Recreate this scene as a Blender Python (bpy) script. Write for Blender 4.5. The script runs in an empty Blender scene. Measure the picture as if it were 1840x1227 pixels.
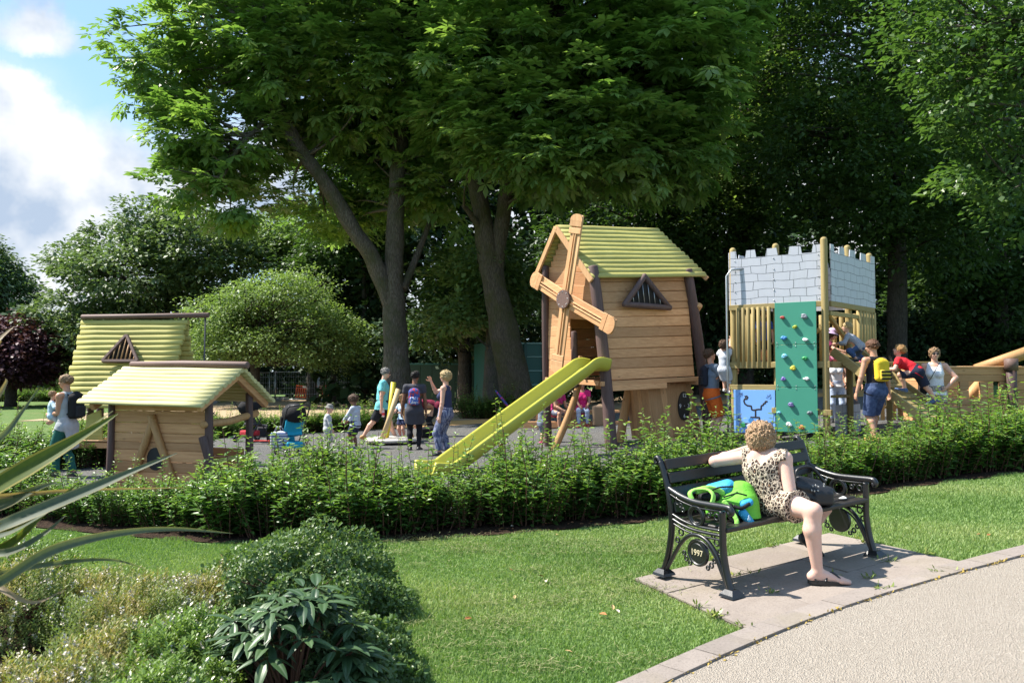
import bpy, math, random
import numpy as np
from mathutils import Vector, Matrix
sc = bpy.context.scene
COL = sc.collection
R_ = math.radians
random.seed(7); np.random.seed(7)
F = 1409.0; PIT = math.atan(61.5/1409.0); CAMZ = 1.55
CP, SP = math.cos(PIT), math.sin(PIT)
SUN_EL, SUN_D = 53.0, 10.0      # sun high on the left, a little beyond the scene
SUN = Vector((-math.cos(R_(SUN_EL))*math.cos(R_(SUN_D)), math.cos(R_(SUN_EL))*math.sin(R_(SUN_D)), math.sin(R_(SUN_EL))))

def P(px, py, d):
    """world point at depth d seen at photo pixel (px,py): used for laying out the place"""
    u = (px-920)/F; v = (613.5-py)/F
    y = CP - v*SP; z = SP + v*CP
    return Vector((u/y*d, d, CAMZ + z/y*d))
def G(x):
    x = max(-20.0, min(16.0, x))
    return .0425*x + .0325*math.sqrt(x*x+2.25) - .04875
def Gv(x):
    x = np.clip(x, -20, 16)
    return .0425*x + .0325*np.sqrt(x*x+2.25) - .04875
def ground(px, py, dz=0.0):
    d = 10.0
    for _ in range(60):
        p = P(px, py, d)
        u = P(px, py, 1.0)
        s = (u.z-CAMZ)
        d2 = (G(p.x)+dz-CAMZ)/s if s < -1e-5 else 200
        d = .5*d + .5*max(1, min(200, d2))
    return P(px, py, d)

# ---------------------------------------------------------------- objects
def tag(o, label=None, cat=None, group=None, kind=None):
    if label: o['label'] = label
    if cat: o['category'] = cat
    if group: o['group'] = group
    if kind: o['kind'] = kind
    return o
def thing(name, label, cat, loc=(0,0,0), rz=0.0, group=None):
    o = bpy.data.objects.new(name, None); COL.objects.link(o)
    o.empty_display_size = .2
    o.location = loc; o.rotation_euler = (0, 0, rz)
    return tag(o, label, cat, group)
def link(name, me, parent=None, mats=None):
    o = bpy.data.objects.new(name, me); COL.objects.link(o)
    if mats:
        for m in (mats if isinstance(mats, (list, tuple)) else [mats]): me.materials.append(m)
    if parent: o.parent = parent
    return o
def copy_tree(o, parent=None):
    c = o.copy(); COL.objects.link(c); c.parent = parent
    for ch in list(o.children): copy_tree(ch, c)
    return c

def np_mesh(name, V, faces, nper, tint=None, smooth=False, mat_idx=None):
    """fast mesh: V (n,3), faces (m,nper) ints"""
    me = bpy.data.meshes.new(name)
    V = np.ascontiguousarray(V, dtype=np.float32); faces = np.ascontiguousarray(faces, dtype=np.int32)
    me.vertices.add(len(V)); me.vertices.foreach_set('co', V.ravel())
    m = len(faces)
    me.loops.add(m*nper); me.loops.foreach_set('vertex_index', faces.ravel())
    me.polygons.add(m); me.polygons.foreach_set('loop_start', np.arange(0, m*nper, nper, dtype=np.int32))
    if smooth: me.polygons.foreach_set('use_smooth', np.ones(m, dtype=bool))
    if mat_idx is not None: me.polygons.foreach_set('material_index', np.asarray(mat_idx, dtype=np.int32))
    if tint is not None:
        a = me.attributes.new('tint', 'FLOAT', 'FACE'); a.data.foreach_set('value', np.asarray(tint, dtype=np.float32))
    me.update(calc_edges=True); me.validate()
    return me

class MB:
    """collects shapes into ONE mesh"""
    def __init__(s): s.v = []; s.f = []; s.t = []; s.s = []; s.mi = []; s.cur = 0
    def add(s, vs, fs, tint=None, smooth=False):
        b = len(s.v); t = random.random() if tint is None else tint
        s.v += [tuple(v) for v in vs]
        for f in fs:
            s.f.append([b+i for i in f]); s.t.append(t); s.s.append(smooth); s.mi.append(s.cur)
        return s
    def box(s, c, size, rot=None, b=.006, tint=None):
        hx, hy, hz = [max(1e-4, q/2) for q in size]; b = min(b, hx*.45, hy*.45, hz*.45)
        M = rot if rot is not None else Matrix.Identity(3); c = Vector(c)
        vs = []; idx = {}
        for sx in (-1,1):
            for sy in (-1,1):
                for sz in (-1,1):
                    for k in range(3):
                        h = [hx-b, hy-b, hz-b]; h[k] = (hx, hy, hz)[k]
                        idx[(sx,sy,sz,k)] = len(vs)
                        vs.append(Vector((sx*h[0], sy*h[1], sz*h[2])))
        fs = []
        sg = (-1,1)
        for k in range(3):
            a, e = [i for i in range(3) if i != k]
            for s0 in sg:
                f = []
                for (p, q) in ((-1,-1),(1,-1),(1,1),(-1,1)):
                    t = [0,0,0]; t[k] = s0; t[a] = p; t[e] = q; f.append(idx[tuple(t)+(k,)])
                fs.append(f)
            for p in sg:           # edges along axis k
                for q in sg:
                    f = []
                    for (kk, w) in ((a,-1),(e,-1),(e,1),(a,1)):
                        t = [0,0,0]; t[k] = w; t[a] = p; t[e] = q; f.append(idx[tuple(t)+(kk,)])
                    fs.append(f)
        for sx in sg:
            for sy in sg:
                for sz in sg: fs.append([idx[(sx,sy,sz,k)] for k in range(3)])
        out = []
        for f in fs:
            n = (vs[f[1]]-vs[f[0]]).cross(vs[f[2]]-vs[f[1]]); m = sum((vs[i] for i in f), Vector())
            out.append(f if n.dot(m) > 0 else f[::-1])
        return s.add([M @ v + c for v in vs], out, tint)
    def beam(s, a, b_, w, h, up=(0,0,1), b=.006, tint=None):
        """box from a to b_, w across, h along 'up'"""
        a = Vector(a); b_ = Vector(b_); x = (b_-a); L = x.length; x.normalize()
        up = Vector(up); y = up.cross(x)
        if y.length < 1e-4: y = Vector((0,1,0)).cross(x)
        y.normalize(); z = x.cross(y)
        M = Matrix((x, y, z)).transposed()
        return s.box((a+b_)/2, (L, w, h), M, b, tint)
    def tube(s, pts, rad, n=12, caps=True, wob=0.0, tint=None, dome=0.0, closed=False, flat=1.0, up=None):
        pts = [Vector(p) for p in pts]
        if not hasattr(rad, '__len__'): rad = [rad]*len(pts)
        rad = list(rad)
        if dome and not closed:
            d0 = (pts[0]-pts[1]).normalized(); d1 = (pts[-1]-pts[-2]).normalized()
            r0, r1 = rad[0], rad[-1]
            pre = [(pts[0]+d0*r0*dome*math.sin(a), r0*math.cos(a)) for a in (1.45, 1.1, .7, .35)]
            post = [(pts[-1]+d1*r1*dome*math.sin(a), r1*math.cos(a)) for a in (.35, .7, 1.1, 1.45)]
            pts = [p for p,_ in pre]+pts+[p for p,_ in post]; rad = [r for _,r in pre]+rad+[r for _,r in post]
        N = len(pts); vs = []; fs = []
        t0 = (pts[1]-pts[0]).normalized()
        ref = Vector(up) if up is not None else (Vector((0,0,1)) if abs(t0.z) < .9 else Vector((1,0,0)))
        u = (ref - t0*ref.dot(t0)).normalized()
        ph = [random.uniform(0,6.28) for _ in range(4)]
        acc = 0.0
        for i in range(N):
            if closed: t = (pts[(i+1)%N]-pts[i-1]).normalized()
            else: t = (pts[min(i+1,N-1)]-pts[max(i-1,0)]).normalized()
            u = u - t*u.dot(t)
            u.normalize(); w = t.cross(u)
            if i: acc += (pts[i]-pts[i-1]).length
            for k in range(n):
                a = 2*math.pi*k/n
                r = rad[i]*(1+wob*(math.sin(2*a+ph[0]+acc*2.1)*.5+math.sin(3*a+ph[1]-acc*3.3)*.35+math.sin(acc*5+ph[2])*.4))
                vs.append(pts[i]+(u*math.cos(a)+w*math.sin(a)*flat)*r)
        M = N if closed else N-1
        for i in range(M):
            j = (i+1)%N
            for k in range(n):
                k2 = (k+1)%n
                fs.append([i*n+k, i*n+k2, j*n+k2, j*n+k])
        s.add(vs, fs, tint, True)
        if caps and not closed:
            b = len(s.v)-len(vs); t = s.t[-1]
            for ring, rev in ((0,True),(N-1,False)):
                f = [b+ring*n+k for k in range(n)]
                s.f.append(f[::-1] if rev else f); s.t.append(t); s.s.append(False); s.mi.append(s.cur)
        return s
    def prism(s, poly, o, ux, uy, th, tint=None):
        """polygon (2D list) in plane o+ux*x+uy*y, extruded th along ux x uy (centred)"""
        o = Vector(o); ux = Vector(ux).normalized(); uy = Vector(uy).normalized(); w = ux.cross(uy)
        n = len(poly); area = sum(poly[i][0]*poly[(i+1)%n][1]-poly[(i+1)%n][0]*poly[i][1] for i in range(n))
        if area < 0: poly = poly[::-1]
        A = [o+ux*p[0]+uy*p[1]+w*(th/2) for p in poly]; B = [o+ux*p[0]+uy*p[1]-w*(th/2) for p in poly]
        fs = [list(range(n)), list(range(2*n-1, n-1, -1))]
        fs += [[i, n+i, n+(i+1)%n, (i+1)%n] for i in range(n)]
        return s.add(A+B, fs, tint)
    def ball(s, c, r, n=10, m=7, tint=None, rot=None):
        c = Vector(c); r = (r,r,r) if not hasattr(r,'__len__') else r
        vs = []; fs = []
        for i in range(m+1):
            a = math.pi*i/m
            for k in range(n):
                b = 2*math.pi*k/n
                q = Vector((r[0]*math.sin(a)*math.cos(b), r[1]*math.sin(a)*math.sin(b), r[2]*math.cos(a)))
                vs.append(c + (rot @ q if rot is not None else q))
        for i in range(m):
            for k in range(n):
                fs.append([i*n+k, (i+1)*n+k, (i+1)*n+(k+1)%n, i*n+(k+1)%n])
        return s.add(vs, fs, tint, True)
    def lathe(s, prof, c=(0,0,0), n=20, tint=None, smooth=True):
        """prof list of (r,z)"""
        c = Vector(c); vs = []; fs = []
        for r, z in prof:
            for k in range(n):
                a = 2*math.pi*k/n; vs.append(c+Vector((r*math.cos(a), r*math.sin(a), z)))
        for i in range(len(prof)-1):
            for k in range(n):
                fs.append([i*n+k, i*n+(k+1)%n, (i+1)*n+(k+1)%n, (i+1)*n+k])
        fs.append(list(range(n))[::-1]); fs.append([(len(prof)-1)*n+k for k in range(n)])
        return s.add(vs, fs, tint, smooth)
    def build(s, name, mats, parent=None):
        me = bpy.data.meshes.new(name); me.from_pydata(s.v, [], s.f)
        me.polygons.foreach_set('use_smooth', s.s); me.polygons.foreach_set('material_index', s.mi)
        a = me.attributes.new('tint', 'FLOAT', 'FACE'); a.data.foreach_set('value', s.t)
        me.update()
        return link(name, me, parent, mats)

def rotz(a): return Matrix.Rotation(a, 3, 'Z')

# ---------------------------------------------------------------- materials
class NT:
    def __init__(s, name, blend=False):
        s.m = bpy.data.materials.new(name); s.m.use_nodes = True
        s.t = s.m.node_tree; s.t.nodes.clear()
        s.out = s.n('ShaderNodeOutputMaterial')
    def n(s, ty, **kw):
        q = s.t.nodes.new(ty)
        for k, v in kw.items():
            if k.startswith('_'): q.inputs[k[1:].replace('_',' ')].default_value = v
            else: setattr(q, k, v)
        return q
    def l(s, a, b): s.t.links.new(a, b)
    def math(s, op, a, b=None, c=None):
        q = s.n('ShaderNodeMath', operation=op)
        for i, v in enumerate((a, b, c)):
            if v is None: continue
            if hasattr(v, 'is_linked'): s.l(v, q.inputs[i])
            else: q.inputs[i].default_value = v
        return q.outputs[0]
    def mix(s, f, a, b, mode='MIX'):
        q = s.n('ShaderNodeMix', data_type='RGBA', blend_type=mode)
        for i, v in ((0,f),(6,a),(7,b)):
            if hasattr(v, 'is_linked'): s.l(v, q.inputs[i])
            else: q.inputs[i].default_value = (v if i == 0 else (v[0],v[1],v[2],1))
        return q.outputs[2]
    def ramp(s, f, stops):
        q = s.n('ShaderNodeValToRGB'); e = q.color_ramp.elements
        while len(e) < len(stops): e.new(.5)
        for i, (p, c) in enumerate(stops):
            e[i].position = p; e[i].color = (c[0],c[1],c[2],1) if hasattr(c,'__len__') else (c,c,c,1)
        s.l(f, q.inputs[0]); return q.outputs[0]
    def coord(s, kind='Object', scale=(1,1,1), rot=(0,0,0)):
        c = s.n('ShaderNodeTexCoord'); mp = s.n('ShaderNodeMapping')
        mp.inputs['Scale'].default_value = scale; mp.inputs['Rotation'].default_value = rot
        s.l(c.outputs[kind], mp.inputs[0]); return mp.outputs[0]
    def noise(s, vec, scale, detail=4, rough=.55, dist=0.0):
        q = s.n('ShaderNodeTexNoise', _Scale=scale, _Detail=detail, _Roughness=rough, _Distortion=dist)
        if vec is not None: s.l(vec, q.inputs['Vector'])
        return q.outputs['Fac']
    def attr(s, name='tint'):
        return s.n('ShaderNodeAttribute', attribute_name=name).outputs['Fac']
    def bump(s, h, strength=.3, dist=.01):
        q = s.n('ShaderNodeBump', _Strength=strength, _Distance=dist); s.l(h, q.inputs['Height']); return q.outputs[0]
    def bsdf(s, col, rough=.6, normal=None, spec=.5, metal=0.0, coat=0.0, link=True):
        q = s.n('ShaderNodeBsdfPrincipled')
        for k, v in (('Base Color',col),('Roughness',rough),('Metallic',metal),('Specular IOR Level',spec),('Coat Weight',coat)):
            if hasattr(v,'is_linked'): s.l(v, q.inputs[k])
            else: q.inputs[k].default_value = ((v[0],v[1],v[2],1) if hasattr(v,'__len__') else v)
        if normal is not None: s.l(normal, q.inputs['Normal'])
        if link: s.l(q.outputs[0], s.out.inputs[0])
        return q.outputs[0]

def plain(name, col, rough=.6, var=.18, scale=9, bump=.0, spec=.5, metal=0, tintamt=.0, bscale=None, coat=0):
    t = NT(name); v = t.coord('Object')
    n = t.noise(v, scale, 5)
    c = t.mix(n, [k*(1-var) for k in col], [min(1,k*(1+var)) for k in col])
    if tintamt:
        a = t.math('MULTIPLY_ADD', t.attr(), 2*tintamt, 1-tintamt)
        q = t.n('ShaderNodeVectorMath', operation='SCALE'); t.l(c, q.inputs[0]); t.l(a, q.inputs['Scale']); c = q.outputs[0]
    nm = t.bump(t.noise(v, bscale or scale*4, 4), bump, .01) if bump else None
    t.bsdf(c, t.math('MULTIPLY_ADD', n, .15, rough-.07), nm, spec, metal, coat); return t.m

def wood(name, ca, cb, axis='x', rough=.65, tintamt=.25, grain=1.0, scale=7.0, spec=.3, knots=True):
    """plank wood: grain runs along the given local axis, each plank has its own tint"""
    t = NT(name)
    sx = [scale*3]*3; sx['xyz'.index(axis)] = scale*.16
    v0 = t.coord('Object')
    off = t.math('MULTIPLY', t.attr(), 37.0)
    cmb = t.n('ShaderNodeCombineXYZ')
    for i in range(3): t.l(off, cmb.inputs[i])
    ad = t.n('ShaderNodeVectorMath', operation='ADD'); t.l(v0, ad.inputs[0]); t.l(cmb.outputs[0], ad.inputs[1])
    mp = t.n('ShaderNodeMapping'); mp.inputs['Scale'].default_value = sx; t.l(ad.outputs[0], mp.inputs[0])
    n = t.noise(mp.outputs[0], 1.6, 6, .6, .6)
    fine = t.noise(mp.outputs[0], 9, 3)
    f = t.math('ADD', t.math('MULTIPLY', n, .75), t.math('MULTIPLY', fine, .25))
    f = t.ramp(f, [(.3,0),(.7,1)])
    c = t.mix(f, ca, cb)
    if knots:
        s2 = [4.5]*3; s2['xyz'.index(axis)] = 2.2
        mk = t.n('ShaderNodeMapping'); mk.inputs['Scale'].default_value = s2; t.l(ad.outputs[0], mk.inputs[0])
        vo = t.n('ShaderNodeTexVoronoi', _Scale=1.0); t.l(mk.outputs[0], vo.inputs['Vector'])
        k = t.ramp(vo.outputs['Distance'], [(.035,1),(.10,0)])
        c = t.mix(t.math('MULTIPLY', k, .6), c, [q*.4 for q in ca])
    a = t.math('MULTIPLY_ADD', t.attr(), 2*tintamt, 1-tintamt)
    q = t.n('ShaderNodeVectorMath', operation='SCALE'); t.l(c, q.inputs[0]); t.l(a, q.inputs['Scale'])
    big = t.noise(v0, 1.7, 3)
    c2 = t.mix(t.math('MULTIPLY', big, .35), q.outputs[0], [k*.7 for k in ca])
    t.bsdf(c2, rough, t.bump(f, .25*grain, .004), spec); return t.m

LG = 1.62
def leafmat(name, dark, mid, light, transl=.3, rough=.42, spec=.45, tcol=1.5):
    t = NT(name)
    dark, mid, light = [[min(.9, k*g) for k in q] for q, g in ((dark,LG*.9),(mid,LG),(light,LG))]
    c = t.ramp(t.attr(), [(0,dark),(.55,mid),(1,light)])
    n = t.noise(t.coord('Object'), 1.3, 3)
    c = t.mix(t.math('MULTIPLY', n, .5), c, dark)
    b = t.bsdf(c, rough, None, spec, link=False)
    tr = t.n('ShaderNodeBsdfTranslucent')
    tc = t.mix(1.0, c, (tcol*.95, tcol*1.05, tcol*.45), 'MULTIPLY'); t.l(tc, tr.inputs[0])
    mx = t.n('ShaderNodeMixShader', _Fac=transl); t.l(b, mx.inputs[1]); t.l(tr.outputs[0], mx.inputs[2])
    t.l(mx.outputs[0], t.out.inputs[0]); return t.m
# ---------------------------------------------------------------- implicit surfaces (people, bags, holds)
class Field:
    def __init__(s, lo, hi, h):
        s.h = h; s.lo = np.array(lo, float); s.n = np.maximum(4, np.ceil((np.array(hi)-s.lo)/h).astype(int)+1)
        s.d = np.full(s.n, .3, np.float32)
    def _win(s, lo, hi):
        a = np.clip(np.floor((lo-s.lo)/s.h).astype(int), 0, s.n-1); b = np.clip(np.ceil((hi-s.lo)/s.h).astype(int)+1, 1, s.n)
        ax = [s.lo[i]+s.h*np.arange(a[i], b[i]) for i in range(3)]
        g = np.meshgrid(*ax, indexing='ij'); return tuple(slice(a[i], b[i]) for i in range(3)), np.stack(g, -1)
    def _put(s, w, d, k, sub=False):
        a = s.d[w]
        if sub: s.d[w] = np.maximum(a, -d); return
        if k <= 0: s.d[w] = np.minimum(a, d)
        else:
            q = np.maximum(k-np.abs(a-d), 0)/k
            s.d[w] = np.minimum(a, d)-q*q*k*.25
    def cone(s, a, b, ra, rb, k=.02, sub=False):
        a = np.array(a, float); b = np.array(b, float); m = max(ra, rb)+k+3*s.h
        w, p = s._win(np.minimum(a,b)-m, np.maximum(a,b)+m)
        if p.size == 0: return
        ab = b-a; L = max(1e-9, ab@ab); t = np.clip(((p-a)@ab)/L, 0, 1)
        d = np.linalg.norm(p-(a+t[...,None]*ab), axis=-1)-(ra+(rb-ra)*t)
        s._put(w, d, k, sub)
    def ell(s, c, r, rot=None, k=.02, sub=False):
        c = np.array(c, float); r = np.array(r, float); m = r.max()+k+3*s.h
        w, p = s._win(c-m, c+m)
        if p.size == 0: return
        q = p-c
        if rot is not None: q = q@np.array(rot)          # columns of rot = local axes
        k0 = np.linalg.norm(q/r, axis=-1); k1 = np.linalg.norm(q/(r*r), axis=-1)+1e-9
        s._put(w, k0*(k0-1)/k1, k, sub)
    def econe(s, a, b, wa, da, wb, db, side, k=.03, sub=False):
        """elliptical cone: half width w along 'side', half depth d"""
        a = np.array(a, float); b = np.array(b, float); side = np.array(side, float)
        m = max(wa,wb,da,db)+k+3*s.h
        w, p = s._win(np.minimum(a,b)-m, np.maximum(a,b)+m)
        if p.size == 0: return
        ax = b-a; L = np.linalg.norm(ax)+1e-9; ax = ax/L
        side = side-ax*(side@ax); side /= np.linalg.norm(side)+1e-9; fr = np.cross(ax, side)
        q = p-a; tt = q@ax; t = np.clip(tt/L, 0, 1)
        W = wa+(wb-wa)*t; D = da+(db-da)*t; ex = tt-t*L
        n = np.sqrt(((q@side)/W)**2+((q@fr)/D)**2+(ex/np.minimum(W,D))**2)
        s._put(w, (n-1)*np.minimum(W,D), k, sub)
    def rbox(s, c, half, rot=None, r=.01, k=.01, sub=False):
        c = np.array(c, float); half = np.array(half, float); m = np.linalg.norm(half)+k+3*s.h
        w, p = s._win(c-m, c+m)
        if p.size == 0: return
        q = p-c
        if rot is not None: q = q@np.array(rot)
        q = np.abs(q)-(half-r)
        d = np.linalg.norm(np.maximum(q,0), axis=-1)+np.minimum(q.max(-1),0)-r
        s._put(w, d, k, sub)
    def cut(s, o, n):
        """remove the half space on the side n points to"""
        w, p = s._win(s.lo-1, s.lo+s.n*s.h+1)
        n = np.array(n, float); n /= np.linalg.norm(n)
        s.d = np.maximum(s.d, (p-np.array(o, float))@n)
    def cut_local(s, o, n, rad):
        o = np.array(o, float); n = np.array(n, float); n /= np.linalg.norm(n)
        w, p = s._win(o-rad, o+rad)
        if p.size == 0: return
        q = p-o; near = np.linalg.norm(q, axis=-1) < rad
        s.d[w] = np.where(near, np.maximum(s.d[w], q@n), s.d[w])
    def mesh(s, name, jitter=0):
        d = s.d.copy(); d[0]=d[-1]=.1; d[:,0]=d[:,-1]=.1; d[:,:,0]=d[:,:,-1]=.1
        n = d.shape; ins = d < 0
        cells = np.zeros((n[0]-1,n[1]-1,n[2]-1), np.int8)
        for i in (0,1):
            for j in (0,1):
                for k in (0,1): cells += ins[i:n[0]-1+i, j:n[1]-1+j, k:n[2]-1+k]
        act = (cells > 0) & (cells < 8)
        C = np.argwhere(act); idx = np.full(act.shape, -1, np.int64); idx[act] = np.arange(len(C))
        if len(C) == 0: return None
        acc = np.zeros((len(C),3)); cnt = np.zeros(len(C))
        cor = [(i,j,k) for i in (0,1) for j in (0,1) for k in (0,1)]
        val = {c: d[C[:,0]+c[0], C[:,1]+c[1], C[:,2]+c[2]] for c in cor}
        for a in cor:
            for ax in range(3):
                if a[ax]: continue
                b = list(a); b[ax] = 1; b = tuple(b)
                va, vb = val[a], val[b]; m = (va < 0) != (vb < 0)
                t = np.where(m, va/np.where(m, va-vb, 1), 0)
                pt = np.array(a, float)[None].repeat(len(C),0); pt[:,ax] += t
                acc[m] += pt[m]; cnt[m] += 1
        V = s.lo+s.h*(C+acc/cnt[:,None])
        Fs = []
        for ax in range(3):
            o1, o2 = [(1,2),(2,0),(0,1)][ax]
            sl0 = [slice(1,n[i]-1) for i in range(3)]; sl0[ax] = slice(0,n[ax]-1)
            sl1 = list(sl0); sl1[ax] = slice(1,n[ax])
            a = ins[tuple(sl0)]; b = ins[tuple(sl1)]
            for flip in (0,1):
                m = (a & ~b) if not flip else (~a & b)
                E = np.argwhere(m)
                if len(E) == 0: continue
                for i in range(3):
                    if i != ax: E[:,i] += 1
                q = []
                for (u, v) in ((-1,-1),(0,-1),(0,0),(-1,0)):
                    e = E.copy(); e[:,o1] += u; e[:,o2] += v
                    q.append(idx[e[:,0],e[:,1],e[:,2]])
                f = np.stack(q, 1); Fs.append(f if not flip else f[:,::-1])
        return np_mesh(name, V, np.concatenate(Fs), 4, smooth=True)

# ---------------------------------------------------------------- people
def ik(a, tgt, l1, l2, pole):
    a = Vector(a); tgt = Vector(tgt); d = tgt-a; L = d.length
    mx = (l1+l2)*.998
    if L > mx: d = d*(mx/L); L = mx; tgt = a+d
    x = d.normalized(); c = max(-1, min(1, (l1*l1+L*L-l2*l2)/(2*l1*L)))
    pole = Vector(pole); pole = pole-x*pole.dot(x)
    if pole.length < 1e-5: pole = Vector((0,0,1)).cross(x)
    pole.normalize()
    return a+x*(l1*c)+pole*(l1*math.sqrt(max(0,1-c*c))), tgt

def joints(H, pose, child=0.0, female=False):
    """all lengths in metres; local frame x right, y forward, z up. pose targets are given in units of H"""
    g = lambda k, dv: pose.get(k, dv)
    hipz = .50-.05*child; sh = .815-.055*child; hd = .93-.022*child
    J = {'H':H, 'child':child, 'female':female}
    pel = Vector(g('pelvis', (0,0,hipz+.02)))*H
    lean = R_(g('lean', 0)); side = R_(g('side', 0)); yaw = R_(g('yaw', 0)); tw = R_(g('twist', 0))
    B = Matrix.Rotation(yaw, 3, 'Z')
    T = Matrix.Rotation(yaw+tw, 3, 'Z') @ Matrix.Rotation(-lean, 3, 'X') @ Matrix.Rotation(side, 3, 'Y')
    J['pel'] = pel; J['B'] = B; J['T'] = T
    tor = (sh-hipz-.02)*H
    J['waist'] = pel+T @ Vector((0,.0,tor*.38)); J['chest'] = pel+T @ Vector((0,.006*H,tor*.74)); J['neck'] = pel+T @ Vector((0,0,tor*1.06))
    sw = (.107 if female else .118)*H*(1-.06*child); J['sw'] = sw
    HM = Matrix.Rotation(yaw+tw+R_(g('hyaw', 0)), 3, 'Z') @ Matrix.Rotation(R_(g('hpitch', 0))-lean*g('hfollow', .4), 3, 'X') @ Matrix.Rotation(R_(g('hroll',0)), 3, 'Y')
    J['HM'] = HM; hh = (.067+.027*child)*H; J['hh'] = hh   # half head height
    J['head'] = J['neck']+HM @ Vector((0,.012*H,(hd-sh)*H*.98))
    ua, fa = .172*H, .150*H; th, sn = (.245-.02*child)*H, (.232-.025*child)*H
    for s, n in ((-1,'L'),(1,'R')):
        J['sh'+n] = pel+T @ Vector((s*sw, 0, tor*(.97+g('shrug'+n,0))))
        J['hip'+n] = pel+B @ Vector((s*.052*H, 0, -.02*H))
        w = g('wr'+n, (s*.16, .02, .455)); e = g('ep'+n, (s*.4, -1, 0))
        J['el'+n], J['wr'+n] = ik(J['sh'+n], Vector(w)*H, ua, fa, e)
        J['hd'+n] = Vector(g('hdir'+n, (J['wr'+n]-J['el'+n]).normalized())).normalized()
        a = g('an'+n, (s*.055, 0, .045)); k = g('kp'+n, (s*.1, 1, 0))
        J['kn'+n], J['an'+n] = ik(J['hip'+n], Vector(a)*H, th, sn, k)
        J['toe'+n] = Vector(g('toe'+n, B @ Vector((s*.2, 1, 0)))).normalized()
    return J

def body_field(J, h, grow=.0, lo=None, hi=None):
    pts = [J[k] for k in J if isinstance(J[k], Vector) and not k.startswith(('toe','hd'))]
    m = .13*J['H']+.05
    lo = [min(p[i] for p in pts)-m for i in range(3)]; hi = [max(p[i] for p in pts)+m for i in range(3)]
    return Field(lo, hi, h)

def torso(f, J, e=0.0, k=.03, top=True, bust=True):
    H = J['H']; T = J['T']; sd = T @ Vector((1,0,0)); fw = T @ Vector((0,1,0)); bs = J['B'] @ Vector((1,0,0)); fb = 1.04 if J['female'] else .96
    ch = 1+.12*J['child']
    f.econe(J['pel']-Vector((0,0,.015*H)), J['waist'], .098*H*fb+e, .070*H*ch+e, (.078 if J['female'] else .088)*H+e, .062*H*ch+e, bs, k)
    f.econe(J['waist'], J['chest'], (.078 if J['female'] else .088)*H+e, .062*H*ch+e, (.092 if J['female'] else .105)*H+e, .068*H*ch+e, sd, k)
    f.econe(J['chest'], J['chest']*.35+J['neck']*.65, (.090 if J['female'] else .103)*H+e, .066*H*ch+e, .07*H+e, .045*H+e, sd, k)
    for n in 'LR':
        f.cone(J['neck']*.75+J['chest']*.25, J['sh'+n], .036*H+e*.6, .034*H+e, k)
        f.ell(J['pel']-fw*.020*H+(J['hip'+n]-J['pel'])*1.0, (.048*H+e,.052*H+e,.055*H+e), None, k)
        if bust and J['female'] and J['child'] < .3:
            s = -1 if n == 'L' else 1
            f.ell(J['chest']+fw*.052*H+sd*s*.042*H-(T @ Vector((0,0,.03*H))), (.036*H+e,)*3, None, k)

def arm(f, J, n, e=0.0, upto=2.0, k=.015, slim=1.0):
    H = J['H']; sh, el, wr = J['sh'+n], J['el'+n], J['wr'+n]
    q = (1+.12*J['child'])*slim
    if upto >= 1:
        f.cone(sh, el, .031*H*q+e, .024*H*q+e, k)
        t = min(1, upto-1)
        if t > 0:
            m = el.lerp(wr, .3)
            f.cone(el, m, .0235*H*q+e, .0235*H*q+e, k)
            end = el.lerp(wr, max(.35, t))
            f.cone(m, end, .0235*H*q+e, (.0235+(.0155-.0235)*t)*H*q+e, k)
    else:
        f.cone(sh, sh.lerp(el, upto), .031*H*q+e, (.031-.006*upto)*H*q+e*1.15, k)

def leg(f, J, n, e=0.0, upto=2.0, k=.02, flare=0.0):
    H = J['H']; hp, kn, an = J['hip'+n], J['kn'+n], J['an'+n]; q = 1+.1*J['child']
    if upto >= 1:
        f.cone(hp, kn, .056*H*q+e, .034*H*q+e, k)
        t = min(1, upto-1)
        if t > 0:
            d = (an-kn); back = -(J['B'] @ Vector((0,1,0)))
            back = back-d.normalized()*back.dot(d.normalized())
            m = kn.lerp(an, .3)+back*.012*H
            f.cone(kn, m, .033*H*q+e, .034*H*q+e, k)
            f.cone(m, m.lerp(an, max(0.05,(t-.3)/.7)) if t > .3 else m, .034*H*q+e, (.034+(.0205-.034)*max(0,(t-.3)/.7))*H*q+e+flare, k)
    else:
        f.cone(hp, hp.lerp(kn, upto), .056*H*q+e, (.056-.022*upto)*H*q+e+flare, k)

def hand(f, J, n, k=.006, curl=.5):
    H = J['H']; wr = J['wr'+n]; d = J['hd'+n]; s = -1 if n == 'L' else 1
    fore = (wr-J['el'+n]).normalized()
    ref = J['T'] @ Vector((s*1.0, .15, 0)); side_n = (ref-d*ref.dot(d)).normalized()   # back of the hand
    w = d.cross(side_n).normalized()                              # across the palm
    if w.dot(J['T'] @ Vector((0,1,0))) < 0: w = -w              # thumb side forwards
    pk = wr+d*.05*H
    f.econe(wr+d*.006*H, pk, .014*H, .010*H, .0235*H, .0095*H, w, k)
    q = .0056*H
    for i, L in enumerate((.043,.048,.045,.036)):
        o = pk+w*(.0165-.011*i)*H
        a = o+(d*math.cos(curl*.6)-side_n*math.sin(curl*.6))*L*.5*H
        b = a+(d*math.cos(curl*1.8)-side_n*math.sin(curl*1.8))*L*.5*H
        f.cone(o, a, q*1.12, q, k*.5); f.cone(a, b, q, q*.82, k*.5)
    o = wr+d*.02*H+w*.016*H; a = o+(d*.6+w*.7-side_n*.3).normalized()*.03*H; b = a+(d*.9+w*.2-side_n*.4).normalized()*.024*H
    f.cone(o, a, q*1.35, q*1.15, k); f.cone(a, b, q*1.15, q*.9, k*.5)

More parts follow.
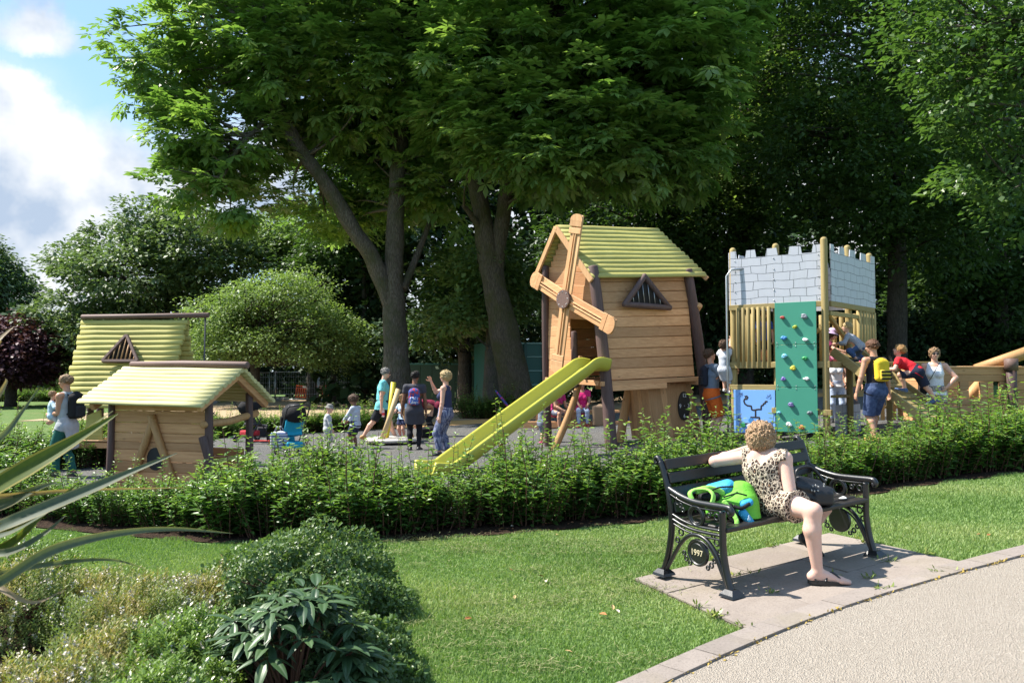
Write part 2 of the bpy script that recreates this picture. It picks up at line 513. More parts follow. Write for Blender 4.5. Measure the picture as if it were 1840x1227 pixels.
def foot(f, J, n, e=0.0, k=.012):
    H = J['H']; an = J['an'+n]; t = J['toe'+n]; q = 1-.0*J['child']
    up = Vector((0,0,1)); up = (up-t*up.dot(t)).normalized()
    heel = an-t*.02*H-up*.024*H; ball = an+t*.085*H-up*.030*H; tip = an+t*.118*H-up*.033*H
    f.cone(an, heel, .0205*H+e, .019*H+e, k); f.cone(an-up*.006*H, ball, .020*H+e, .0165*H+e, k)
    f.cone(heel, ball, .0185*H+e, .0165*H+e, k)
    sd = up.cross(t); f.econe(ball, tip, .026*H+e, .0145*H+e, .020*H+e, .011*H+e, sd, k)

def headfield(f, J, k=.012):
    hh = J['hh']; c = J['head']; M = J['HM']; ch = J['child']
    X = lambda x,y,z: c+M @ Vector((x*hh,y*hh,z*hh))
    rot = np.array(M)
    f.ell(X(0,-.10,.22), (.70*hh,.86*hh,.78*hh), rot, k)
    f.ell(X(0,.20,-.30), (.56*hh,.56*hh,.66*hh), rot, k*1.5)
    f.ell(X(0,.42,-.74), (.25*hh,.24*hh,.20*hh), rot, k*1.5)      # chin
    f.cone(X(0,.70,.10), X(0,.88,-.20), .07*hh, .12*hh, k*.7)      # nose
    for s in (-1,1):
        f.ell(X(s*.70,-.05,-.08), (.08*hh,.16*hh,.24*hh), rot, k*.5)
        f.ell(X(s*.36,.52,-.20), (.2*hh,.18*hh,.2*hh), rot, k)       # cheeks
        f.ell(X(s*.28,.86,.06), (.15*hh,.13*hh,.09*hh), rot, 0, True)  # eye sockets
    f.cone(X(-.16,.73,-.44), X(.16,.73,-.44), .055*hh, .055*hh, k*.6)
    f.cone(J['neck']-(J['T'] @ Vector((0,0,.01*J['H']))), X(0,-.12,-.55), .034*J['H'], .032*J['H']*(1-.1*ch), k*1.5)
    return X, rot

def hairmesh(J, style, h, rnd):
    fine = style == 'curly2'; style = 'curly' if fine else style
    hh = J['hh']; c = J['head']; M = J['HM']; rot = np.array(M)
    X = lambda x,y,z: c+M @ Vector((x*hh,y*hh,z*hh))
    f = Field([c[i]-hh*3.4 for i in range(3)], [c[i]+hh*2.4 for i in range(3)], h)
    thick = {'short':1.13,'bob':1.16,'afro':1.32,'curly':1.22,'bun':1.10}.get(style, 1.12)
    f.ell(X(0,-.10,.22), (.72*hh*thick,.88*hh*thick,.80*hh*thick), rot, .01)
    if style in ('bob','long','curly','pony'):
        f.ell(X(0,-.35,-.15), (.72*hh*thick,.6*hh*thick,.75*hh), rot, .02)
    n = M @ Vector((0,1,0)); up = M @ Vector((0,0,1))
    # open the face
    f.ell(X(0,1.02,-.35), (.60*hh,.80*hh,.98*hh), rot, 0, True)
    low = {'short':-.28,'bald':.05,'afro':-.45,'curly':-1.3,'bob':-.75,'long':-.8,'pony':-.35,'bun':-.3}.get(style,-.4)
    f.cut(X(0,-.3,low), (M @ Vector((0,.35,-1))))
    if style == 'bald': f.ell(X(0,.15,.95), (.5*hh,.6*hh,.35*hh), rot, 0, True)
    if style == 'pony':
        a = X(0,-.95,.15); b = X(0,-1.25,-.35); d = X(0,-1.05,-1.1)
        f.cone(a,b,.2*hh,.26*hh,.02); f.cone(b,d,.26*hh,.1*hh,.02)
    if style == 'bun': f.ell(X(0,-.95,.35),(.34*hh,.34*hh,.34*hh),rot,.02)
    if style == 'long':
        for s in (-.35,0,.35):
            f.cone(X(s,-.5,-.2), X(s*1.5,-.62,-1.9), .42*hh, .26*hh, .03)
    if True:
        N = 620 if fine else {'curly':260,'afro':170,'bob':120}.get(style, 70)
        for _ in range(N):
            a = rnd.uniform(0,6.283); z = rnd.uniform(-.75 if style != 'afro' else -.3,1)
            r = math.sqrt(max(0,1-z*z)); q = Vector((r*math.cos(a), r*math.sin(a), z))
            p = X(q.x*.74*thick, -.12+q.y*.88*thick, .18+q.z*(.80*thick if z > 0 else .95))
            loc = M.inverted() @ (p-c)/hh
            if loc.y > .30 and loc.z < .46 or loc.z < low+.1 and style in ('short','bun','pony'): continue
            d = Vector((rnd.uniform(-1,1),rnd.uniform(-1,1),rnd.uniform(-1.4,.4))).normalized()*hh*.16
            if fine:
                d = d*1.1; e = Vector((rnd.uniform(-1,1),rnd.uniform(-1,1),rnd.uniform(-1,1))).normalized()*hh*.13; w_ = hh*rnd.uniform(.035,.065)
                f.cone(p-d*.7, p+e*.6, w_, w_, .002); f.cone(p+e*.6, p+d*.7-e*.2, w_, w_*.6, .002)
            else: f.cone(p-d*.6, p+d*.6, hh*rnd.uniform(.06,.13), hh*rnd.uniform(.05,.10), .006)
    return f.mesh('hair')

SKIN = {}; CLOTH = {}
def cloth(name, col, rough=.85, fold=True):
    if name in CLOTH: return CLOTH[name]
    t = NT('cloth_'+name); v = t.coord('Object')
    n = t.noise(v, 14, 4, .6, .8); w = t.noise(v, 420, 2)
    c = t.mix(n, [k*.8 for k in col], [min(1,k*1.15) for k in col])
    h = t.math('ADD', t.math('MULTIPLY', n, 1.0), t.math('MULTIPLY', w, .05))
    t.bsdf(c, rough, t.bump(h, .55, .02), .25); CLOTH[name] = t.m; return t.m
def skin(name, col):
    if name in SKIN: return SKIN[name]
    t = NT('skin_'+name); v = t.coord('Object')
    n = t.noise(v, 11, 4)
    c = t.mix(n, [col[0]*.92,col[1]*.85,col[2]*.83], [min(1,col[0]*1.06),col[1]*1.05,col[2]*1.05])
    q = t.bsdf(c, .5, t.bump(t.noise(v, 120, 3), .08, .002), .4)
    b = q.node; b.inputs['Subsurface Weight'].default_value = .12; b.inputs['Subsurface Radius'].default_value = (.012,.004,.002)
    b.inputs['Subsurface Scale'].default_value = .6
    SKIN[name] = t.m; return t.m
def hairmat(name, ca, cb):
    k = 'hair_'+name
    if k in CLOTH: return CLOTH[k]
    t = NT(k); v = t.coord('Object', (1,1,.35)); n = t.noise(v, 130, 4, .6, 2.0)
    t.bsdf(t.mix(t.ramp(n,[(.35,0),(.75,1)]), [k*.6 for k in ca], [k*.75 for k in cb]), .6, t.bump(n, .9, .006), .25); CLOTH[k] = t.m; return t.m

def smesh(f, name, parent, mat):
    me = f.mesh(name)
    return link(name, me, parent, mat) if me else None

def person(label, H, pose, loc, rz, sk, hair, top=None, bottom=None, shoes=None, child=0.0, female=False, h=None, group=None, cat='person', hat=None, eyes=True, glasses=False, extra=None):
    """top=(material, sleeve 0..2 or None, length below pelvis in H, ease) ; bottom=(material, legs 0..2, ease, flare)"""
    rnd = random.Random(int(abs(loc[0])*1000+abs(loc[1])*77)); h = h or (.0095 if H > 1.2 else .008)
    J = joints(H, pose, child, female)
    root = thing('person', label, cat, loc, rz, group)
    f = body_field(J, h)
    torso(f, J); X, rot = headfield(f, J)
    for n in 'LR':
        arm(f, J, n); leg(f, J, n); hand(f, J, n, curl=pose.get('curl'+n, .5)); foot(f, J, n)
    smesh(f, 'body', root, sk)
    up = J['T'] @ Vector((0,0,1))
    if top:
        m, slv, ln, e = top
        f = body_field(J, h); torso(f, J, e)
        if slv is not None:
            for n in 'LR':
                arm(f, J, n, e*1.1, slv)
                if slv <= 1:      # clean sleeve end
                    a = J['sh'+n].lerp(J['el'+n], max(.12, slv)); d = (J['el'+n]-J['sh'+n]).normalized()
                    f.cut_local(a+d*.004, d, .075*H)
                else:
                    a = J['el'+n].lerp(J['wr'+n], slv-1); d = (J['wr'+n]-J['el'+n]).normalized()
                    f.cut_local(a, d, .05*H)
        else:
            for n in 'LR':
                s = -1 if n == 'L' else 1
                sd = J['T'] @ Vector((s,0,.25)); f.cut_local(J['sh'+n]-(J['T'] @ Vector((s*.030*H,0,0))), sd, .085*H)
        # neckline
        f.ell(J['neck']+(J['T'] @ Vector((0,.028*H,.012*H))), (.048*H,.055*H,(.05 if slv is not None else .075)*H), np.array(J['T']), 0, True)
        if ln > .02:
            for n in 'LR':
                q = J['hip'+n].lerp(J['kn'+n], min(1, ln/.24)); f.cone(J['hip'+n], q, .056*H+e, .055*H+e*1.6, .04)
            mid = (J['hipL']+J['hipR'])/2; kn = (J['knL']+J['knR'])/2; dd = (kn-mid).normalized()
            f.econe(mid, mid+dd*ln*H, .10*H+e, .07*H+e, .105*H+e*2, .075*H+e*2, J['B'] @ Vector((1,0,0)), .03)
            f.cut_local(mid+dd*(ln*H), dd, .19*H)
        else:
            f.cut_local(J['pel']-up*(.045*H-ln*H), -up, .2*H)
        smesh(f, pose.get('topname','shirt'), root, m)
    if bottom:
        m, upto, e, fl = bottom
        f = body_field(J, h); sd = J['B'] @ Vector((1,0,0))
        f.econe(J['pel']-Vector((0,0,.03*H)), J['pel']+up*.045*H, .101*H+e, .074*H+e, .090*H+e, .068*H+e, sd, .03)
        for n in 'LR':
            s = -1 if n == 'L' else 1
            f.ell(J['pel']+J['B'] @ Vector((s*.048*H,-.020*H,-.02*H)), (.050*H+e*.8,.052*H+e*.8,.056*H+e*.8), None, .03)
            leg(f, J, n, e, upto, .025, fl)
            if upto <= 1: a = J['hip'+n].lerp(J['kn'+n], upto); d = (J['kn'+n]-J['hip'+n]).normalized()
            else: a = J['kn'+n].lerp(J['an'+n], upto-1); d = (J['an'+n]-J['kn'+n]).normalized()
            f.cut_local(a+d*.005, d, .085*H)
        f.cut_local(J['pel']+up*.06*H, up, .2*H)
        smesh(f, pose.get('bottomname','shorts' if upto < 1.35 else 'trousers'), root, m)
    if shoes:
        f = body_field(J, h*.8)
        for n in 'LR':
            foot(f, J, n, .006*H/1.6+.002); f.cut_local(J['an'+n]+Vector((0,0,.012*H)), Vector((0,0,1)), .1*H)
        smesh(f, 'shoes', root, shoes)
    if hair:
        me = hairmesh(J, hair[0], h*.8, rnd)
        if me: link('hair', me, root, hair[1])
    hh = J['hh']
    if eyes:
        b = MB()
        for s in (-1,1): b.ball(X(s*.28,.70,.06), .105*hh, 8, 6)
        b.build('eyes', M_EYE, root)
        b = MB(); b.tube([X(-.2,.755,-.43), X(0,.80,-.45), X(.2,.755,-.43)], [.02*hh,.05*hh,.02*hh], 8); b.build('lips', M_LIP, root)
    if glasses:
        b = MB()
        for s in (-1,1): b.ball(X(s*.28,.83,.06), (.2*hh,.06*hh,.16*hh), 10, 6, rot=J['HM']); b.tube([X(s*.45,.78,.1), X(s*.72,0,.08)], .025*hh, 6)
        b.build('sunglasses', M_BLACK, root)
    if hat:
        b = MB(); n = 22; M4 = J['HM']
        prof = [(1.30,.18),(1.28,.22),(.86,.52),(.84,.62),(.80,.95),(.62,1.16),(.3,1.24),(.02,1.25)] if hat[0] == 'sun' else [(.92,.4),(.86,.7),(.7,1.0),(.4,1.15),(.02,1.2)]
        vs = []; fs = []
        for r, z in prof:
            for k in range(n):
                a = 2*math.pi*k/n; vs.append(X(r*math.cos(a)*.92, -.08+r*math.sin(a), z+.03*math.sin(3*a)))
        for i in range(len(prof)-1):
            for k in range(n): fs.append([i*n+k, i*n+(k+1)%n, (i+1)*n+(k+1)%n, (i+1)*n+k])
        b.add(vs, fs, None, True); b.build('hat', hat[1], root)
    return root, J
# ---------------------------------------------------------------- foliage
rng = np.random.default_rng(11)
def unit(v): return v/np.maximum(np.linalg.norm(v, axis=-1, keepdims=True), 1e-9)
def rdir(n): return unit(rng.normal(size=(n,3)))
def leaves2(base, d, nrm, L, W, fold=.25, droop=.0):
    """pointed leaves: two folded faces each -> V, faces(4)"""
    d = unit(d); s = unit(np.cross(d, nrm)); n = np.cross(s, d)
    L = np.asarray(L)[:,None]*np.ones((len(base),1)); W = np.asarray(W)[:,None]*np.ones((len(base),1))
    tip = base+d*L-n*L*droop
    q = [base, base+d*L*.33+s*W*.5+n*W*fold, base+d*L*.72+s*W*.36+n*W*fold*.6-n*L*droop*.5, tip,
         base+d*L*.72-s*W*.36+n*W*fold*.6-n*L*droop*.5, base+d*L*.33-s*W*.5+n*W*fold]
    V = np.stack(q, 1).reshape(-1,3); o = (np.arange(len(base))*6)[:,None]
    Fc = np.concatenate([o+np.array([[0,1,2,3]]), o+np.array([[0,3,4,5]])], 1).reshape(-1,4)
    return V, Fc
def leaves1(base, d, nrm, L, W, fold=.18):
    d = unit(d); s = unit(np.cross(d, nrm)); n = np.cross(s, d)
    L = np.asarray(L)[:,None]*np.ones((len(base),1)); W = np.asarray(W)[:,None]*np.ones((len(base),1))
    q = [base, base+d*L*.55+s*W*.5+n*W*fold, base+d*L, base+d*L*.55-s*W*.5+n*W*fold]
    V = np.stack(q, 1).reshape(-1,3); o = (np.arange(len(base))*4)[:,None]
    return V, (o+np.array([[0,1,2,3]]))
def palmate(c, out, L, nl=5, spread=1.9):
    """horse-chestnut leaves: nl leaflets fanned from one point, hanging a little"""
    n = len(c); up = np.array([0,0,1.0])
    out = out.copy(); out[:,2] = np.minimum(out[:,2], .25); out = unit(out)
    side = unit(np.cross(out, up)+rdir(n)*.1); nr = unit(np.cross(side, out))
    nr = np.where(nr[:,2:3] < 0, -nr, nr)
    B = []; D = []; N = []; LL = []
    for k in range(nl):
        a = (k/(nl-1)-.5)*spread*2
        d = out*math.cos(a)+side*math.sin(a)-nr*.28
        B.append(c); D.append(d); N.append(nr+rdir(n)*.25); LL.append(L*(1.0-.35*abs(k/(nl-1)-.5)*2))
    B = np.stack(B,1).reshape(-1,3); D = np.stack(D,1).reshape(-1,3); N = np.stack(N,1).reshape(-1,3); LL = np.stack(LL,1).ravel()
    return leaves1(B, D, N, LL, LL*.40, .12)

def clumps(blobs, n, shell=.55):
    """clump centres in the outer part of ellipsoids; blobs: (centre, radii)"""
    vol = np.array([r[0]*r[1]+r[1]*r[2]+r[0]*r[2] for _, r in blobs]); k = rng.choice(len(blobs), n, p=vol/vol.sum())
    C = np.array([tuple(c) for c, _ in blobs])[k]; Rr = np.array([r for _, r in blobs])[k]
    d = rdir(n); rad = shell+(1-shell)*rng.random(n)**.7
    rad *= 1+.16*np.sin(d[:,0]*5+k)*np.cos(d[:,2]*6+k*2)
    return C+d*Rr*rad[:,None], d, k
def pb(px, py, d, rx, ry, rz=None):
    """blob from photo pixel + depth; rx,rz in photo pixels, ry in metres"""
    s = d/F; return (P(px,py,d), (rx*s, ry, (rz or rx)*s))

def branch_mesh(b, p, q, r0, r1, bend=.15, n=7, k=6):
    p = Vector(p); q = Vector(q); L = (q-p).length; o = Vector((random.uniform(-1,1),random.uniform(-1,1),random.uniform(-.3,.6)))*L*bend
    pts = [p.lerp(q, t)+o*math.sin(math.pi*t) for t in [i/n for i in range(n+1)]]
    b.tube(pts, [r0+(r1-r0)*i/n for i in range(n+1)], k, False, .12)
    return pts

def bark(name, ca, cb, moss=None, scale=5):
    t = NT(name); v = t.coord('Object', (scale,scale,scale*.22))
    n = t.noise(v, 2.2, 6, .65, 1.2); vo = t.n('ShaderNodeTexVoronoi', _Scale=3.2, feature='DISTANCE_TO_EDGE'); t.l(v, vo.inputs['Vector'])
    cr = t.ramp(vo.outputs['Distance'], [(0,0),(.16,1)])
    c = t.mix(t.ramp(n,[(.3,0),(.7,1)]), ca, cb)
    c = t.mix(t.math('MULTIPLY', t.math('SUBTRACT',1.0,cr), .6), c, [k*.45 for k in ca])
    if moss: c = t.mix(t.math('MULTIPLY', t.ramp(t.noise(t.coord('Object'), 1.5, 5), [(.45,0),(.65,1)]), .75), c, moss)
    t.bsdf(c, .9, t.bump(t.math('ADD', cr, n), .6, .03), .2); return t.m

M_EYE = plain('eye_dark', (.03,.02,.015), .3); M_LIP = plain('lip', (.45,.16,.13), .5); M_BLACK = plain('black_plastic', (.012,.012,.013), .35)

def tree(name, label, trunk_paths, blobs, nclump, per, leaf, mat, barkm, style='leaf', spread=.55, group=None, cat='tree', droop=.3, twigs=40, shell=.5, tintbias=0.0, flat=.5):
    """trunk_paths: list of (points, radii). crown = many leaf clumps over ellipsoids, linked by twigs"""
    base = trunk_paths[0][0][0]
    root = thing(name, label, cat, base, 0, group); B = Vector(base)
    b = MB(); ends = []
    for pts, rad in trunk_paths:
        pts = [Vector(p) for p in pts]
        dense = []; dr = []
        for i in range(len(pts)-1):      # smooth the drawn limbs
            p0 = pts[max(0,i-1)]; p1 = pts[i]; p2 = pts[i+1]; p3 = pts[min(len(pts)-1,i+2)]
            for k in range(5):
                t = k/5; t2 = t*t; t3 = t2*t
                dense.append(.5*((2*p1)+(p2-p0)*t+(2*p0-5*p1+4*p2-p3)*t2+(3*p1-p0-3*p2+p3)*t3)); dr.append(rad[i]+(rad[i+1]-rad[i])*t)
        dense.append(pts[-1]); dr.append(rad[-1])
        b.tube([p-B for p in dense], dr, 14, True, .10); ends += dense[len(dense)//3:]
    C, D, K = clumps(blobs, nclump, shell)
    E = np.array([tuple(p) for p in ends])
    for i in rng.choice(nclump, min(twigs, nclump), replace=False):
        j = int(np.argmin(np.linalg.norm(E-C[i], axis=1)+rng.random(len(E))*1.5))
        L = np.linalg.norm(E[j]-C[i])
        if L < 14: branch_mesh(b, Vector(E[j])-B, Vector(C[i])-B, min(.11,.02+.012*L), .012, .12)
    b.build('trunk', barkm, root)
    # leaves: each clump is a loose drooping spray
    n = nclump*per; ci = np.repeat(np.arange(nclump), per)
    csz = (spread*(.6+.8*rng.random(nclump)))[ci]
    q = rdir(n)*(rng.random(n)**.45)[:,None]; q[:,2] *= flat
    out = D[ci]*.7+q*.9
    pos = C[ci]+q*csz[:,None]; pos[:,2] -= droop*csz*(q[:,0]**2+q[:,1]**2)
    ct = rng.random(nclump)[ci]
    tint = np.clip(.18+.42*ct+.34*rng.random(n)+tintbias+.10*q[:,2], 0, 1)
    if style == 'palm':
        V, Fc = palmate(pos, unit(out+rdir(n)*.4), leaf*(.7+.6*rng.random(n)), 5)
        tint = np.repeat(tint, 5)
    else:
        d = unit(out*np.array([1,1,.35])+rdir(n)*.6-np.array([0,0,.25]))
        nr = unit(np.array([0,0,1.0])+rdir(n)*.55)
        L = leaf*(.6+.8*rng.random(n)); V, Fc = leaves1(pos, d, nr, L, L*.62)
    me = np_mesh('crown', V-np.array(tuple(B)), Fc, 4, tint)
    link('crown', me, root, mat)
    return root

# ---------------------------------------------------------------- ground sheets
def ribbon_sheet(name, left, right, mat, dz, kind='structure', nx=10, thick=0):
    """sheet between two poly-lines (x,y), following the ground"""
    V = []; Fc = []
    m = len(left)
    for i in range(m):
        for k in range(nx+1):
            t = k/nx; x = left[i][0]*(1-t)+right[i][0]*t; y = left[i][1]*(1-t)+right[i][1]*t
            V.append((x, y, G(x)+dz))
    for i in range(m-1):
        for k in range(nx): a = i*(nx+1)+k; Fc.append((a, a+1, a+nx+2, a+nx+1))
    V = np.array(V); Fc = np.array(Fc)
    p = V[Fc[0]]
    if np.cross(p[1]-p[0], p[2]-p[1])[2] < 0: Fc = Fc[:, ::-1]
    o = link(name, np_mesh(name, V, Fc, 4, smooth=True), None, mat); tag(o, kind=kind); return o
def resample(pts, n):
    pts = np.array(pts, float); s = np.r_[0, np.cumsum(np.linalg.norm(np.diff(pts, axis=0), axis=1))]
    # catmull-rom through the points, then even spacing
    out = []
    for i in range(len(pts)-1):
        p0, p1, p2, p3 = pts[max(0,i-1)], pts[i], pts[i+1], pts[min(len(pts)-1,i+2)]
        for k in range(12):
            t = k/12; out.append(.5*((2*p1)+(p2-p0)*t+(2*p0-5*p1+4*p2-p3)*t*t+(3*p1-p0-3*p2+p3)*t**3))
    out.append(pts[-1]); out = np.array(out)
    s = np.r_[0, np.cumsum(np.linalg.norm(np.diff(out, axis=0), axis=1))]; u = np.linspace(0, s[-1], n)
    return np.stack([np.interp(u, s, out[:,i]) for i in range(2)], 1)

# lawn / ground: one sheet to the horizon
t = NT('lawn_turf'); v = t.coord('Object')
n1 = t.noise(v, .9, 6, .6); n2 = t.noise(v, 14, 5, .65); n3 = t.noise(v, 120, 3)
c = t.mix(t.ramp(n2,[(.35,0),(.65,1)]), (.070,.135,.034), (.125,.20,.060))
c = t.mix(t.math('MULTIPLY', t.ramp(n1,[(.5,0),(.7,1)]), .55), c, (.19,.19,.08))
c = t.mix(t.math('MULTIPLY', n3, .5), c, (.06,.085,.022))
t.bsdf(c, .9, t.bump(t.math('ADD', n2, n3), .5, .02), .15); M_LAWN = t.m
xs = np.r_[np.linspace(-400,-24,24), np.linspace(-20,18,96), np.linspace(22,400,24)]; ys = np.r_[np.linspace(-60,-4,10), np.linspace(-2,70,60), np.linspace(80,700,25)]
XX, YY = np.meshgrid(xs, ys, indexing='ij'); V = np.stack([XX, YY, Gv(XX)], -1).reshape(-1,3)
i, j = np.meshgrid(np.arange(len(xs)-1), np.arange(len(ys)-1), indexing='ij'); a = (i*len(ys)+j).ravel()
tag(link('ground', np_mesh('ground', V, np.stack([a, a+len(ys), a+len(ys)+1, a+1], 1), 4, smooth=True), None, M_LAWN), kind='structure')

# hedge bed soil along the lawn
EDGE = [tuple(ground(px,py).xy) for px,py in ((-240,915),(100,952),(420,978),(700,974),(950,957),(1190,936),(1400,912),(1570,889),(1700,868),(1840,850),(2050,815))]
edge = resample(EDGE, 60)
back = edge+np.array([-.05,1.35])
t = NT('bark_soil'); v = t.coord('Object'); n = t.noise(v, 26, 6, .7)
c = t.ramp(n, [(.3,(.012,.008,.006)),(.55,(.045,.028,.019)),(.75,(.12,.075,.05))])
t.bsdf(c, .95, t.bump(n, 1.0, .04), .1); M_SOIL = t.m
ribbon_sheet('soil_bed', edge, back, M_SOIL, .012, nx=14)

# playground surface: dark rubber mulch
t = NT('rubber_mulch'); v = t.coord('Object'); n = t.noise(v, 55, 4, .8); vo = t.n('ShaderNodeTexVoronoi', _Scale=60.0); t.l(v, vo.inputs['Vector'])
n1 = t.noise(v, .6, 4)
c = t.ramp(t.math('ADD', t.math('MULTIPLY', n, .6), t.math('MULTIPLY', vo.outputs['Distance'], .5)), [(.3,(.016,.016,.017)),(.5,(.062,.062,.063)),(.72,(.21,.21,.205))])
c = t.mix(t.math('MULTIPLY', t.ramp(n1,[(.4,0),(.65,1)]), .4), c, (.14,.13,.115))  # pale patches: mottling plus dappled light put into the colour
t.bsdf(c, .9, t.bump(vo.outputs['Distance'], .8, .02), .2); M_MULCH = t.m
PF = [(-7.6,23.0),(-4.5,23.4),(-1.5,25.5),(1.5,27.2),(5,28),(14,28)]
farp = resample(PF, 60)
nearp = back+np.array([0,0.0]); 
ribbon_sheet('playground_surface', nearp, farp, M_MULCH, .016, nx=24)
# timber-coloured edging path and sand beyond
t = NT('sand_path'); v = t.coord('Object'); n = t.noise(v, 30, 6, .7); n1 = t.noise(v, 1.2, 4)
c = t.mix(n, (.30,.215,.13), (.46,.35,.22)); c = t.mix(t.math('MULTIPLY', n1, .4), c, (.22,.17,.11)); t.bsdf(c, .9, t.bump(n,.4,.02), .2); M_SAND = t.m
ribbon_sheet('orange_path', farp+np.array([0,0]), farp+np.array([0,2.6]), plain('orange_wetpour', (.55,.30,.10), .85, .2, 30, .3), .020, nx=4)
ribbon_sheet('sand_path', farp+np.array([-.3,2.6]), farp+np.array([-2.0,36.0]), M_SAND, .014, nx=14)
ribbon_sheet('sandy_ground', [(-19.5,31),(-19.5,46),(-19.5,61)], [(-3.0,31),(-3.5,46),(-4.5,61)], M_SAND, .012, nx=12)
# rear-left lawn path with parked car (grey tarmac)
ribbon_sheet('tarmac_path', [(-44,60),(-30,62),(-18,60)], [(-44,64),(-30,66),(-18,64)], plain('tarmac', (.16,.155,.15), .9, .2, 20, .3), .02, nx=4)

# foreground: bonded-gravel path, stone edging, bench slabs
KB = [tuple(ground(px,py).xy) for px,py in ((760,1400),(1130,1227),(1320,1145),(1480,1085),(1640,1037),(1745,1010),(1840,986),(2100,925))]
kb = resample(KB, 48)
nrm = np.stack([np.gradient(kb[:,1]), -np.gradient(kb[:,0])], 1); nrm /= np.linalg.norm(nrm, axis=1, keepdims=True)   # towards the path
kf = kb+nrm*.17
t = NT('bonded_gravel'); v = t.coord('Object'); vo = t.n('ShaderNodeTexVoronoi', _Scale=125.0); t.l(v, vo.inputs['Vector']); n = t.noise(v, 1.3, 5); n4 = t.noise(v, 70, 3)
c = t.mix(vo.outputs['Color'], (.255,.218,.18), (.385,.342,.29)); c = t.mix(t.math('MULTIPLY', t.ramp(t.noise(v,.35,6,.7,1.5),[(.4,0),(.62,1)]), .45), c, (.29,.25,.205)); c = t.mix(t.math('MULTIPLY', t.ramp(n,[(.45,0),(.7,1)]), .35), c, (.30,.26,.215))
c = t.mix(t.math('MULTIPLY', t.ramp(n4,[(.55,0),(.75,1)]), .5), c, (.17,.14,.11))
t.bsdf(c, .85, t.bump(vo.outputs['Distance'], .9, .012), .25); M_GRAVEL = t.m
ribbon_sheet('path', kf, kf+nrm*7.0, M_GRAVEL, .018, nx=20)
def stone(name, ca, cb, moss=.25):
    t = NT(name); v = t.coord('Object'); n = t.noise(v, 5, 7, .65); n2 = t.noise(v, 60, 4, .7); n3 = t.noise(v, 2.3, 5)
    c = t.mix(n, ca, cb); c = t.mix(t.math('MULTIPLY', t.ramp(n2,[(.5,0),(.72,1)]), .5), c, [k*.55 for k in ca])
    c = t.mix(t.math('MULTIPLY', t.ramp(n3,[(.52,0),(.72,1)]), moss), c, (.20,.17,.09))
    a = t.math('MULTIPLY_ADD', t.attr(), .3, .85); q = t.n('ShaderNodeVectorMath', operation='SCALE'); t.l(c, q.inputs[0]); t.l(a, q.inputs['Scale'])
    t.bsdf(q.outputs[0], .88, t.bump(t.math('ADD', n, n2), .35, .015), .2); return t.m
M_SLAB = stone('flagstone', (.20,.165,.142), (.32,.275,.24)); M_KERB = stone('edging_stone', (.19,.162,.142), (.29,.25,.225), .35)
b = MB(); i = 0
while i < 47:
    st = random.choice((2,3,3)); j = min(47, i+st)
    A = [kb[i], kb[j], kf[j], kf[i]]; c0 = np.mean(A, 0); A = [c0+(p-c0)*.985 for p in A]
    z = lambda p, d: Vector((p[0], p[1], G(p[0])+d))
    top = random.uniform(.030,.036)
    vs = [z(p, top) for p in A]+[z(p, -.1) for p in A]
    b.add(vs, [[3,2,1,0],[0,1,5,4],[1,2,6,5],[2,3,7,6],[3,0,4,7]]); i = j
tag(b.build('kerb', M_KERB), kind='structure')
ribbon_sheet('kerb_joint', kb, kf, M_SOIL, .017, nx=2)
# slabs under the bench: drawn as quads on the ground
SL = [[(1140,1045),(1195,1020),(1262,1038),(1228,1062)],[(1195,1020),(1290,985),(1380,1000),(1262,1038)],[(1290,985),(1400,960),(1480,975),(1380,1000)],[(1400,960),(1470,950),(1545,965),(1480,975)],
      [(1228,1062),(1262,1038),(1335,1050),(1255,1090)]]
SA = ground(1140,1045); SB = ground(1345,1138); SC = ground(1735,1017); SD = ground(1490,962)
b = MB(); rows = [0,.34,.70,1.0]; cols = [[0,.36,.72,1.0],[0,.30,.62,1.0],[0,.28,.66,1.0]]
def bil(u, v_): return SA.lerp(SD, u).lerp(SB.lerp(SC, u), v_)
for r in range(3):
    for k in range(3):
        A = [bil(cols[r][k],rows[r]), bil(cols[r][k+1],rows[r]), bil(cols[r][k+1],rows[r+1]), bil(cols[r][k],rows[r+1])]
        c0 = sum(A, Vector())/4; A = [c0+(p-c0)*.988 for p in A]; h = random.uniform(.022,.030)
        vs = [Vector((p.x,p.y,G(p.x)+h)) for p in A]+[Vector((p.x,p.y,G(p.x)-.05)) for p in A]
        b.add(vs, [[3,2,1,0],[0,1,5,4],[1,2,6,5],[2,3,7,6],[3,0,4,7]] if (A[1]-A[0]).cross(A[2]-A[1]).z < 0 else [[0,1,2,3],[4,5,1,0],[5,6,2,1],[6,7,3,2],[7,4,0,3]])
tag(b.build('paving', M_SLAB), kind='structure')
q = [bil(0,0), bil(1,0), bil(1,1), bil(0,1)]
ribbon_sheet('paving_joint', [q[0].xy, q[3].xy], [q[1].xy, q[2].xy], M_SOIL, .014, nx=6)

